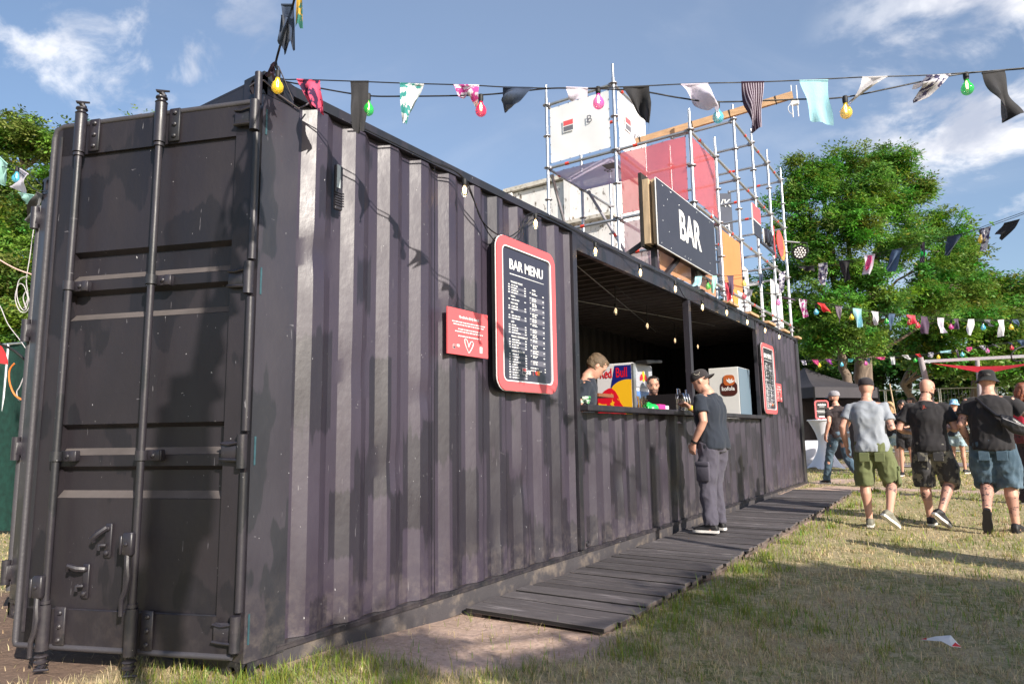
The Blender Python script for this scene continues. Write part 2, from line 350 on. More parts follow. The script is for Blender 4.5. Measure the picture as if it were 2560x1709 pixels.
def build_ground():
    def axis(a, b, lo, hi, st):
        v = list(np.arange(a, b, st)); s = st; x = a
        while x > lo: s *= 1.25; x -= s; v.insert(0, x)
        s = st; x = v[-1]
        while x < hi: s *= 1.25; x += s; v.append(x)
        return v
    xs = axis(-3.5, 5, -600, 600, .07); ys = axis(-1.5, 13.5, -600, 600, .07)
    vs = [(x, y, ground_z(x, y) if abs(x) < 60 and abs(y) < 60 else .13) for y in ys for x in xs]; nx = len(xs)
    fs = [(j*nx+i, j*nx+i+1, (j+1)*nx+i+1, (j+1)*nx+i) for j in range(len(ys)-1) for i in range(nx-1)]
    me = bpy.data.meshes.new('ground'); me.from_pydata(vs, [], fs); me.shade_smooth()
    at_ = me.attributes.new('dirt', 'FLOAT', 'POINT'); at_.data.foreach_set('value', [dirt(v[0], v[1]) for v in vs])
    m = bpy.data.materials.new('ground_soil'); m.use_nodes = True; t = m.node_tree; L = t.links.new; b = t.nodes['Principled BSDF']; b.inputs['Roughness'].default_value = .95; b.inputs['Specular IOR Level'].default_value = .15
    tc = N(t, 'ShaderNodeTexCoord')
    def nz(s, d=8, r=.65, di=0):
        n = N(t, 'ShaderNodeTexNoise', Scale=s, Detail=d, Roughness=r, Distortion=di); L(tc.outputs['Object'], n.inputs['Vector']); return n.outputs['Fac']
    def mr(v, a, c, lo=0., hi=1.):
        n = N(t, 'ShaderNodeMapRange', interpolation_type='SMOOTHSTEP'); L(v, n.inputs['Value']); n.inputs['From Min'].default_value = a; n.inputs['From Max'].default_value = c; n.inputs['To Min'].default_value = lo; n.inputs['To Max'].default_value = hi; return n.outputs[0]
    def mix(f, a, c):
        x = N(t, 'ShaderNodeMix', data_type='RGBA'); L(f, x.inputs[0])
        for i, v in ((6, a), (7, c)):
            if isinstance(v, tuple): x.inputs[i].default_value = (*v, 1)
            else: L(v, x.inputs[i])
        return x.outputs[2]
    turf = mix(mr(nz(1.2), .42, .6), (.42, .34, .20), (.22, .24, .08))
    turf = mix(mr(nz(16, 8, .7), .4, .62), turf, (.52, .43, .27))
    turf = mix(mr(nz(55, 6, .7), .5, .72), turf, (.10, .085, .05))
    soil = mix(mr(nz(2.2), .35, .65), (.62, .45, .37), (.46, .33, .26))
    soil = mix(mr(nz(30, 9, .75), .48, .7), soil, (.72, .53, .45)); soil = mix(mr(nz(90, 4), .66, .72), soil, (.17, .11, .085))
    sx_ = N(t, 'ShaderNodeSeparateXYZ'); L(tc.outputs['Object'], sx_.inputs[0]); soil = mix(mr(sx_.outputs['X'], -.4, .25), (.22, .15, .115), soil)   # browner, darker soil in front of the doors
    soil = mix(mr(nz(40, 8, .7), .50, .66, 0, .5), soil, (.30, .21, .15))
    a = N(t, 'ShaderNodeAttribute', attribute_name='dirt')
    c = mix(a.outputs['Fac'], turf, soil); L(c, b.inputs['Base Color'])
    bp = N(t, 'ShaderNodeBump', Strength=.7, Distance=.02); L(nz(24, 10, .7), bp.inputs['Height'])
    bq = N(t, 'ShaderNodeBump', Strength=.5, Distance=.05); L(nz(5, 5, .6, .6), bq.inputs['Height']); L(bp.outputs[0], bq.inputs['Normal']); L(bq.outputs[0], b.inputs['Normal'])
    me.materials.append(m); o = bpy.data.objects.new('ground', me); COL.objects.link(o); tag(o, kind='structure')
build_ground()

def blades(name, pts, length, width, tilt, cols, mat):
    """pts (n,3); one bent blade of three triangles-worth of faces per point"""
    n = len(pts); az = RNG.uniform(0, 2*math.pi, n); ca, sa = np.cos(az), np.sin(az); tl = tilt
    d1 = np.stack([ca*np.sin(tl*.6), sa*np.sin(tl*.6), np.cos(tl*.6)], 1); d2 = np.stack([ca*np.sin(tl*1.3), sa*np.sin(tl*1.3), np.cos(tl*1.3)], 1)
    tw = az+RNG.uniform(1.0, 2.1, n); w = np.stack([np.cos(tw), np.sin(tw), np.zeros(n)], 1)*width[:, None]
    p0 = pts; p1 = p0+d1*(length*.5)[:, None]; p2 = p1+d2*(length*.5)[:, None]
    V = np.stack([p0-w, p0+w, p1+w*.8, p1-w*.8, p2], 1).reshape(-1, 3)
    me = bpy.data.meshes.new(name); me.vertices.add(len(V)); me.vertices.foreach_set('co', V.ravel())
    base = np.arange(n)*5
    loops = np.stack([base, base+1, base+2, base+3, base+3, base+2, base+4], 1).ravel()
    me.loops.add(7*n); me.loops.foreach_set('vertex_index', loops.astype(np.int32))
    me.polygons.add(2*n); ls = np.stack([np.arange(n)*7, np.arange(n)*7+4], 1).ravel(); me.polygons.foreach_set('loop_start', ls.astype(np.int32))
    ca_ = me.color_attributes.new('tint', 'FLOAT_COLOR', 'POINT'); cc = np.concatenate([np.repeat(cols, 5, 0), np.ones((5*n, 1))], 1); ca_.data.foreach_set('color', cc.ravel().astype(np.float32))
    me.update(); me.materials.append(mat); o = bpy.data.objects.new(name, me); COL.objects.link(o); return o
GRASSM = pbr('grass_blade', (0, 0, 0), .7, var=0, attr='tint', translucent=.3, spec=.2)
def build_grass():
    M = 430000; d = np.exp(RNG.uniform(math.log(1.0), math.log(34), M)); ang = YAW+RNG.uniform(-.85, .80, M)
    x = CAMP.x+np.sin(ang)*d; y = CAMP.y+np.cos(ang)*d
    keep = np.ones(M, bool); keep &= ~((x < .02) & (x > -2.5) & (y > -.0) & (y < 12.3)); keep &= ~((x < .98) & (x > 0) & (y > 1.56) & (y < 10.6))
    keep &= ~((y > 17.0) & (y < 19.5) & (x > -6)); keep &= ~(x < -9)
    x, y, d = x[keep], y[keep], d[keep]; n = len(x)
    nt_ = 2600; ti = RNG.integers(0, n, nt_); own = RNG.integers(0, nt_, n); tuft = RNG.uniform(0, 1, n) < .38     # part of the blades stand in tufts
    tr = .035*RNG.normal(0, 1, (2, n)); near = d < 12; mk = tuft & near; tx, ty, td = x[ti], y[ti], d[ti]; x = np.where(mk, tx[own]+tr[0], x); y = np.where(mk, ty[own]+tr[1], y); d = np.where(mk, td[own], d)
    g = np.empty(n); dr = np.empty(n); zz = np.empty(n)
    for i in range(n):
        v = Vector((x[i]*.9, y[i]*.9, 0)); g[i] = mnoise.noise(v)*.7+.55*mnoise.noise(v*4.1)+.3*mnoise.noise(v*13); zz[i] = ground_z(x[i], y[i]); dr[i] = dirt(x[i], y[i]) if x[i] < 4 else 0
    # greener along the boardwalk and against the container
    edge = np.exp(-((np.abs(x-1.18))/.22)**2)*(y > 1.2)*(y < 11)*.75 + np.exp(-((x-.1)/.5)**2-((y+.15)/.45)**2)*1.3 + (y > 10)*(y < 17)*.15
    g = g+edge; keep = (RNG.uniform(0, 1, n) > dr*.965) & ~((x < .02) & (x > -2.5) & (y > 0) & (y < 12.3)) & ~((x < .98) & (x > 0) & (y > 1.56) & (y < 10.6)); x, y, d, g, zz = x[keep], y[keep], d[keep], g[keep], zz[keep]; n = len(x)
    green = g+RNG.normal(0, .30, n) > .33
    straw = np.array([.68, .55, .33]); c = np.empty((n, 3)); k = RNG.uniform(.55, 1.25, n)[:, None]
    c[:] = straw*k+RNG.normal(0, .025, (n, 3)); gr = np.stack([RNG.uniform(.20, .40, n), RNG.uniform(.30, .44, n), RNG.uniform(.04, .10, n)], 1)*RNG.uniform(.45, 1.1, n)[:, None]
    c[green] = gr[green]; c = np.clip(c, .01, .9)
    tuft = mk[keep]; ln = RNG.uniform(.020, .052, n)*(1+.5*green)*np.where(tuft, 1.35, 1); ln *= np.where(RNG.uniform(0, 1, n) > .96, 1.7, 1)
    wd = np.maximum(.0014, .00036*d)*RNG.uniform(.6, 1.4, n); tilt = np.where(green, RNG.uniform(.1, 1.0, n), RNG.uniform(.35, 1.5, n))
    o = blades('grass', np.stack([x, y, zz-.003], 1), ln, wd, tilt, c, GRASSM)
    tag(o, 'patchy trampled grass, straw yellow with green tufts', 'grass', kind='stuff')
build_grass()

# ------------------------------------------------------------------ boardwalk
def build_deck():
    t = thing('boardwalk', (.5, 6, .05), 'low black stained wooden boardwalk running along the foot of the container bar', 'boardwalk')
    zt = lambda y: lerp(.05, .115, (y-1.5)/9.1)
    m = pbr('stained_plank', (.105, .093, .096), .58, rnd=.28, var=.22, vscale=8, stretch=(1, 9, 9), col2=(.25, .225, .23), c2lo=.56, c2hi=.72, c2scale=2.2, bump=.5, bscale=45)
    mk = pbr('plank_side', (.13, .10, .09), .8, var=.4, vscale=9, bump=.4)
    mdk = pbr('plank_gap_shade', (.012, .010, .010), .9, var=.3, bump=.4); y = 1.535; i = 0  # long edges near black: the shade of the gaps put into the colour
    while y < 10.6:
        w = .163 if i < 4 else .108; gap = .020 if i < 4 else .018
        b = MB(); x0 = .045+random.uniform(-.012, .012)+(.03 if i > 3 else 0); x1 = (1.0 if i < 60 else 1.0)+random.uniform(-.018, .018)
        z = zt(y)+random.uniform(-.004, .004); R = Matrix.Rotation(random.uniform(-.006, .006), 3, 'Y') @ Matrix.Rotation(random.uniform(-.008, .008), 3, 'X') @ Matrix.Rotation(random.uniform(-.004, .004), 3, 'Z')
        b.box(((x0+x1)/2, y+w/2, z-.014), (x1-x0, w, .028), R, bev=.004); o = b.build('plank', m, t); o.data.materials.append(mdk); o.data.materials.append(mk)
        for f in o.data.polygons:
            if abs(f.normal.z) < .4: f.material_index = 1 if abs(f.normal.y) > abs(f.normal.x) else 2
        y += w+gap; i += 1
    for xx in (.12, .52, .93):
        b = MB(); b.bar((xx, 1.56, zt(1.5)-.065), (xx, 10.5, zt(10.5)-.065), .05, .07); b.build('joist', mk, t)
build_deck()

# ------------------------------------------------------------------ container
H = 2.896; LEN = 12.192; WID = 2.438
ROOT = thing('container_bar', (-1.219, 6.096, 0), 'black high cube shipping container converted into a bar with a long serving hatch', 'container')
DENTS = [(y, z, a, r) for y, z, a, r in ((.40, 2.05, .018, .09), (1.50, 1.9, .022, .08), (.95, .95, .012, .12), (2.3, .75, .014, .1), (1.22, 1.35, .012, .08), (2.95, 1.6, .012, .1),
         (3.9, .7, .022, .12), (4.9, .9, .018, .1), (5.4, .5, .016, .1), (9.5, .9, .016, .1), (10.1, .6, .018, .1), (10.6, 1.2, .016, .12), (10.9, .5, .014, .1), (7.1, .7, .014, .1), (.7, 1.45, .010, .15), (1.9, .45, .016, .12))]
def corr_profile(y0, y1, a0, pitch=.276, dep=.036):
    """(x, y) points; the slope that faces the camera starts at a0"""
    k = int((y0-a0)/pitch)-2; P = []; s = pitch/4.06
    while a0+k*pitch < y1+pitch:
        a = a0+k*pitch
        for yy, xx in ((a, -dep), (a+s, 0), (a+2.06*s, 0), (a+3.06*s, -dep)): P.append((xx, yy))
        k += 1
    out = []
    for (xa, ya), (xb, yb) in zip(P, P[1:]):
        if yb <= y0 or ya >= y1: continue
        f = lambda y: xa+(xb-xa)*(y-ya)/(yb-ya)
        if not out: out.append((f(max(ya, y0)), max(ya, y0)))
        for q in (.5, 1.0):
            y = ya+(yb-ya)*q
            if y > max(ya, y0)+1e-4 and y < y1-1e-4: out.append((f(y), y))
        if yb >= y1: out.append((f(y1), y1)); break
    return out
def corr_wall(name, y0, y1, z0, z1, a0, mat, xo=-.012, nz=48, flip=1, pitch=.276, dep=.036, dents=True, parent=None):
    P = corr_profile(y0, y1, a0, pitch, dep); vs = []
    for j in range(nz+1):
        z = z0+(z1-z0)*j/nz
        for x, y in P:
            d = 0
            if dents:
                for (dy, dz, a, r) in DENTS:
                    q = ((y-dy)**2+(z-dz)**2)/(r*r)
                    if q < 6: d -= a*math.exp(-q)*(1 if x > -.02 else .4)
                d += .0025*mnoise.noise(Vector((y*2.5, z*1.5, 2)))
            vs.append((xo+(x+d)*flip, y, z))
    n = len(P); fs = [(j*n+i, j*n+i+1, (j+1)*n+i+1, (j+1)*n+i) for j in range(nz) for i in range(n-1)]
    m = MB(); m.add(vs, fs); return m.build(name, mat, parent or ROOT, smooth=24)
def rect_like(stad, w, h):                                # points on a w x h rectangle at the same angles as the inner outline
    out = []
    for x, y in stad:
        s = max(abs(x)/(w/2), abs(y)/(h/2)); out.append((x/s, y/s))
    return out
def stadium(w, h, n=20):
    p = []
    r = w/2
    for k in range(n//2+1): a = math.pi*k/(n//2); p.append((r*math.cos(a), h/2-r+r*math.sin(a)))
    for k in range(n//2+1): a = math.pi+math.pi*k/(n//2); p.append((r*math.cos(a), -(h/2-r)+r*math.sin(a)))
    return p
def casting(cx, cy, z0, sx, sy):                          # sx, sy = which way is outward
    m = MB(); w, l, h = .162, .178, .118; x = cx-sx*w/2; y = cy-sy*l/2; th = .022
    st = stadium(.062, .085); so = rect_like(st, w, h)
    m.ring(so, st, (x, cy-sy*th, z0+h/2), (1, 0, 0), (0, 0, 1), (0, sy, 0), th)
    st2 = stadium(.055, .079); so2 = rect_like(st2, l, h)
    m.ring(so2, st2, (cx-sx*th, y, z0+h/2), (0, 1, 0), (0, 0, 1), (sx, 0, 0), th)
    m.box((x, y, z0+h-.012), (w-.004, l-.004, .022)); m.box((x, y, z0+.012), (w-.004, l-.004, .022)); m.box((cx-sx*(w-.012), y, z0+h/2), (.02, l-.006, h-.006)); m.box((x, cy-sy*(l-.012), z0+h/2), (w-.006, .02, h-.006))
    return m.build('corner_casting', PAINTS, ROOT, smooth=40)
for cx, sx in ((0, 1), (-WID, -1)):
    for cy, sy in ((0, -1), (LEN, 1)):
        casting(cx, cy, H-.118, sx, sy); casting(cx, cy, 0, sx, sy)
        m = MB(); xi = cx-sx*.075
        m.box((cx-sx*.0615, cy-sy*.1105, H/2), (.12, .217, H-.24))
        m.build('corner_post', PAINTP, ROOT)
# side walls of the visible long side
A0 = .273
corr_wall('side_panel', .218, 3.09, .158, 2.835, A0, PAINT, nz=110)
corr_wall('counter_panel', 3.17, 9.0, .158, 1.285, 3.372, container_paint('counter_paint', (.036, .029, .043), (.019, .016, .025), .42, 2.2, .5, cells=26.2, cellz=1), nz=60)
corr_wall('side_panel', 9.07, 11.99, .158, 2.835, 9.19, PAINT, nz=70)
for y in (1.298,):
    m = MB(); m.box((-.010, y, 1.5), (.004, .004, 2.66)); m.build('weld_seam', PAINTS, ROOT)
m = MB(); m.bar((-.03, .16, 2.866), (-.03, 12.03, 2.866), .056, .055); m.build('top_side_rail', PAINTS, ROOT)
m = MB(); m.bar((-2.41, .16, 2.866), (-2.41, 12.03, 2.866), .056, .055); m.build('top_side_rail', PAINTS, ROOT)
m = MB(); m.box((-.030, 6.096, .151), (.064, 11.84, .010)); m.box((-.004, 6.096, .138), (.012, 11.84, .018)); m.build('lower_rail_flange', PAINTS, ROOT)
m = MB(); m.box((-.028, 6.096, .064), (.03, 11.84, .128)); m.build('bottom_side_rail', RAILG, ROOT)
m = MB(); m.box((-2.41, 6.096, .08), (.05, 11.84, .15)); m.build('bottom_side_rail', RAILG, ROOT)
# hatch frame
for y, w in ((3.13, .07), (9.035, .062)):
    m = MB(); m.box((-.016, y, 1.5), (.05, w, 2.67)); m.build('hatch_post', PAINTS, ROOT)
m = MB(); m.box((-.03, 6.0, 2.03), (.07, .085, 1.38)); m.build('hatch_post', PAINTS, ROOT)
m = MB(); m.box((-.022, 6.08, 2.762), (.05, 5.82, .145)); m.build('hatch_lintel', PAINTS, ROOT)
m = MB(); m.box((.012, 6.08, 1.318), (.15, 5.86, .052), bev=.006); m.build('counter_ledge', PAINTS, ROOT)
# roof, inner walls, floor
m = MB(); yy = .12; P = []
while yy < 12.05:
    P += [(yy, 2.868), (yy+.045, 2.868), (yy+.07, 2.826), (yy+.115, 2.826), (yy+.14, 2.868)]; yy += .209
m.add([(x, y, z) for (y, z) in P for x in (-.055, -2.385)], [(2*i, 2*i+1, 2*i+3, 2*i+2) for i in range(len(P)-1)]); m.build('roof', CEILP, ROOT)
corr_wall('back_panel', .1, 12.1, .15, 2.86, .2, INNER, xo=-2.39, nz=1, flip=-1, dents=False)
m = MB(); m.box((-1.2, 6.1, .15), (2.3, 11.9, .03)); m.build('floor', pbr('plywood_floor', (.10, .07, .05), .7, bump=.2), ROOT)
m = MB(); m.box((-1.2, 12.16, 1.5), (2.12, .03, 2.7)); m.build('end_wall', PAINT, ROOT)
for y in (2.95, 11.6): m = MB(); m.box((-1.22, y, 1.5), (2.3, .02, 2.66)); m.build('partition_wall', INNER, ROOT)
m = MB(); m.box((-1.219, .06, 2.80), (2.12, .10, .14)); m.box((-1.219, .115, 2.882), (2.12, .2, .012)); m.build('door_header', PAINTS, ROOT)
m = MB(); m.box((-1.219, .06, .085), (2.12, .1, .15)); m.build('door_sill', PAINTS, ROOT)
m = MB(); m.box((-1.219, .14, 1.5), (2.1, .02, 2.6)); m.build('inner_bulkhead', INNER, ROOT)

# doors ---------------------------------------------------------------
def make_door(hx, hy, ang, mirror=1):
    c, s = math.cos(ang), math.sin(ang); u = Vector((-c*mirror, -s, 0)); n = Vector((s*mirror, -c, 0)); H0 = Vector((hx, hy, 0))
    D = lambda a, b, z: H0+u*a+n*b+Vector((0, 0, z))
    R = Matrix((u, n*1, Vector((0, 0, 1)))).transposed()
    if R.determinant() < 0: R = Matrix((u, n, Vector((0, 0, 1)))).transposed() @ Matrix.Diagonal((1, 1, -1))
    def bx(m, a, b, z, da, db, dz, bev=0): m.box(D(a, b, z), (da, db, dz), R, bev)
    # pressed steel sheet with four recessed bands, inside a frame of box section
    m = MB(); P = [(2.60, 0)]
    for zt in (2.04, 1.84, 1.18, .98): P += [(zt, 0), (zt-.026, -.046), (zt-.108, -.046), (zt-.15, 0)]
    P += [(.24, 0)]
    m.add([D(a, b-.004, z) for (z, b) in P for a in (.098, 1.005)], [(2*i, 2*i+1, 2*i+3, 2*i+2) for i in range(len(P)-1)])
    for a in (.098, 1.005):                                # end cheeks of the bands
        for k in range(4):
            q = P[1+4*k:5+4*k]; m.add([D(a, b-.004, z) for z, b in q], [(0, 1, 2, 3)])
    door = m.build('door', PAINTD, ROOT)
    for zt in (2.04, 1.84, 1.18, .98):                     # dust on the upward facing slopes, coloured pale to read as sunlit
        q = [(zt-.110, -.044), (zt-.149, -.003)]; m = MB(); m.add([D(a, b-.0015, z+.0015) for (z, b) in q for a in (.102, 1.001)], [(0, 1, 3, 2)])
        m.build('lit_dust_film', pbr('lit_dust_film', (.095, .080, .078), .9, var=.25, vscale=5, stretch=(1, 1, 1)), door)
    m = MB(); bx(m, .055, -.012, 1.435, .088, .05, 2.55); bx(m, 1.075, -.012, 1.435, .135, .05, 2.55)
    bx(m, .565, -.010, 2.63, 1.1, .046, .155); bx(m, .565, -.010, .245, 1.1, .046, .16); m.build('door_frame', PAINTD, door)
    m = MB()
    for z in (2.556, .326): m.tube([D(.1, .006, z), D(1.0, .006, z)], .004, 6)
    m.tube([D(.1, .006, 2.55), D(.1, .006, .33)], .004, 6); m.tube([D(1.008, .006, 2.68), D(1.012, .006, 1.9), D(1.006, .006, 1.1), D(1.01, .006, .2)], .006, 6); m.build('weld_bead', PAINTS, door)
    m = MB(); r = .0145; z0, z1 = .158, 2.718
    m.tube([D(.02, .008, z1), D(1.11, .008, z1), D(1.152, .008, z1-.014), D(1.166, .008, z1-.06), D(1.166, .008, z0+.02), D(1.16, .008, z0+.003), D(1.14, .008, z0), D(.02, .008, z0)], r, 10)
    m.build('door_gasket', pbr('gasket_rubber', (.062, .058, .068), .5, bump=.2), door, smooth=50)
    m = MB(); m.tube([D(1.118, .016, 2.66), D(1.118, .016, .22)], .008, 6); m.build('gasket_lip', PAINTS, door, smooth=50)
    for a in (.495, .965):                                 # locking bars
        dz = .012 if a > .9 else 0
        m = MB(); m.tube([D(a, .055, .20), D(a, .055, 2.66)], .0165, 14)
        for zz, up in ((2.645, 1), (.255, -1)):           # wide guide sleeves
            m.tube([D(a, .055, zz-.10), D(a, .055, zz+.10)], .0275, 16); m.tube([D(a, .055, zz-.105*up), D(a, .055, zz-.12*up)], .0235, 16)
        bar = m.build('locking_bar', PAINTS, door, smooth=40)
        for sg, ze in ((1, 2.745), (-1, .135)):           # cams that project past the leaf at both ends
            m = MB()
            m.lathe(D(a, .055, ze), [(.024, 0), (.030, sg*.006), (.020, sg*.014), (.020, sg*.022), (.028, sg*.028), (.026, sg*.036), (.012, sg*.040)][::sg], 14)
            m.tube([D(a-.012, .05, ze+sg*.038), D(a, .055, ze+sg*.055), D(a+.02, .07, ze+sg*.064), D(a-.035, .045, ze+sg*.066)], [.012, .013, .009, .005], 8)
            m.build('locking_cam', PAINTS, door, smooth=40)
        for z in (1.857, 1.03):                           # mid clamps
            m = MB(); m.tube([D(a, .055, z-.022), D(a, .055, z+.022)], .026, 14); bx(m, a-.045, .028, z, .085, .014, .05, .004); bx(m, a-.068, .02, z, .03, .04, .05, .004)
            m.lathe(D(a-.048, .036, z), [(.011, 0), (.011, .006), (.006, .01)], 8, n); m.build('bar_clamp', PAINTS, door, smooth=40)
        for z in (2.645, .255):
            m = MB(); bx(m, a-.055, .022, z, .06, .012, .17, .004)
            for k in (-.06, .0, .06): m.lathe(D(a-.06, .028, z+k), [(.012, 0), (.012, .006), (.007, .011)], 8, n)
            m.build('sleeve_plate', PAINTS, door, smooth=40)
        # handle hanging from its hub
        hz = .60 if a > .9 else .66
        zt_ = .49+.0 if a > .9 else .69
        m = MB(); bx(m, a+.012, .085, zt_-.05, .052, .03, .10, .008); bx(m, a+.045, .075, zt_-.055, .012, .05, .085, .004); m.lathe(D(a+.012, .10, zt_-.05), [(.009, 0), (.009, .006), (.005, .009)], 8, n); m.build('handle_hub', PAINTS, door, smooth=40)
        m = MB(); L0 = zt_-.09
        m.tube([D(a+.015, .085, L0), D(a+.010, .09, L0-.05), D(a+.0, .092, L0-.10), D(a+.012, .09, L0-.16), D(a+.03, .088, L0-.20), D(a+.03, .088, L0-.27)], [.011, .013, .012, .013, .011, .010], 8)
        m.tube([D(a+.028, .083, L0), D(a+.022, .085, L0-.06), D(a+.024, .085, L0-.15), D(a+.03, .085, L0-.20)], .006, 6)
        m.build('lock_handle', PAINTS, door, smooth=40)
    for (a, z) in ((.70, .64), (.81, .455)):              # catch plates on the sheet
        m = MB(); bx(m, a-.012, .006, z, .036, .01, .155, .005)
        for k in (-.055, .055): m.lathe(D(a-.012, .011, z+k), [(.013, 0), (.012, .009), (.005, .014)], 10, n)
        m.tube([D(a-.012, .02, z+.06), D(a+.012, .045, z+.035), D(a+.035, .05, z+.012), D(a+.03, .045, z-.004)] if a < .75 else [D(a-.015, .02, z+.055), D(a+.01, .04, z+.06), D(a+.045, .05, z+.075), D(a+.055, .045, z+.05)], [.014, .015, .013, .008], 8)
        m.tube([D(a-.012, .02, z-.02), D(a+.01, .034, z-.018), D(a+.012, .034, z-.04)], .009, 8); m.build('handle_catch', PAINTS, door, smooth=40)
    for z in (2.636, 1.84, 1.044, .262):                  # hinges
        m = MB(); bx(m, .048, .024, z, .105, .016, .086, .006); m.tube([D(.10, .034, z+.036), D(.06, .04, z+.030), D(-.0, .042, z+.040)], .006, 6); m.tube([D(.10, .034, z-.036), D(.06, .04, z-.038), D(.0, .042, z-.040)], .007, 6)
        m.build('hinge_blade', PAINTS, door, smooth=40)
        m = MB(); m.tube([D(-.008, .03, z-.075), D(-.008, .03, z+.075)], .0235, 14); m.build('hinge_knuckle', PAINTS, door, smooth=40)
    m = MB()
    for za, zb in ((2.70, 2.86), (1.93, 2.55), (1.135, 1.75), (.35, .95)):
        m.tube([D(-.014, .018, za), D(-.016, .02, (za+zb)/2), D(-.014, .018, zb)], .018, 12)
    m.build('hinge_tube', PAINTS, door, smooth=40)
    m = MB(); bx(m, .585, -.045, 1.435, 1.09, .012, 2.5); m.build('door_back', PAINTD, door)
    return door
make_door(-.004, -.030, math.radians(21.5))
# the other leaf is folded right back along the far side: its edge shows behind the near leaf
def far_door():
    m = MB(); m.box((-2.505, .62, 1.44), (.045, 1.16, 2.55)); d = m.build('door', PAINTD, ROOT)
    m = MB(); m.tube([(-2.49, .02, .16), (-2.49, .02, 2.72)], .022, 10); m.tube([(-2.49, 1.2, .16), (-2.49, 1.2, 2.72)], .022, 10); m.build('door_gasket', MATS['gasket_rubber'], d, smooth=50)
    for z in (2.62, 1.84, 1.06, .28):
        m = MB(); m.tube([(-2.462, -.02, z-.075), (-2.462, -.02, z+.075)], .026, 12); m.box((-2.47, -.005, z), (.07, .05, .09), bev=.006); m.build('hinge_knuckle', PAINTS, d, smooth=40)
far_door()
for z in (2.636, 1.84, 1.044, .262):                      # blue-green bare recess beside each hinge of the near post
    m = MB(); m.box((.0008, .022, z), (.002, .009, .13)); m.build('hinge_recess', pbr('old_teal_paint', (.03, .08, .10), .5, var=.3, vscale=20), ROOT)
# vent cover high on the side
m = MB(); yv = at(848, 380, 0, 0).y
m.box((-.002, yv, 2.44), (.018, .052, .25), bev=.005); v_ = m.build('vent_cover', PAINTS, ROOT)
m = MB()
for k in range(6): m.box((.010, yv, 2.34+.014*k), (.006, .06, .006))
m.build('vent_louvre', PAINTS, v_)
m = MB(); m.box((.0095, yv-.008, 2.50), (.003, .024, .13)); m.build('vent_glass', pbr('vent_glass', (.45, .50, .52), .1), v_)
m = MB(); m.tube([(-.005, 3.24+.02*math.cos(a), .20+.022*math.sin(a)) for a in [k*.35 for k in range(19)]], .005, 6); m.build('lashing_ring', PAINTS, ROOT, smooth=50)
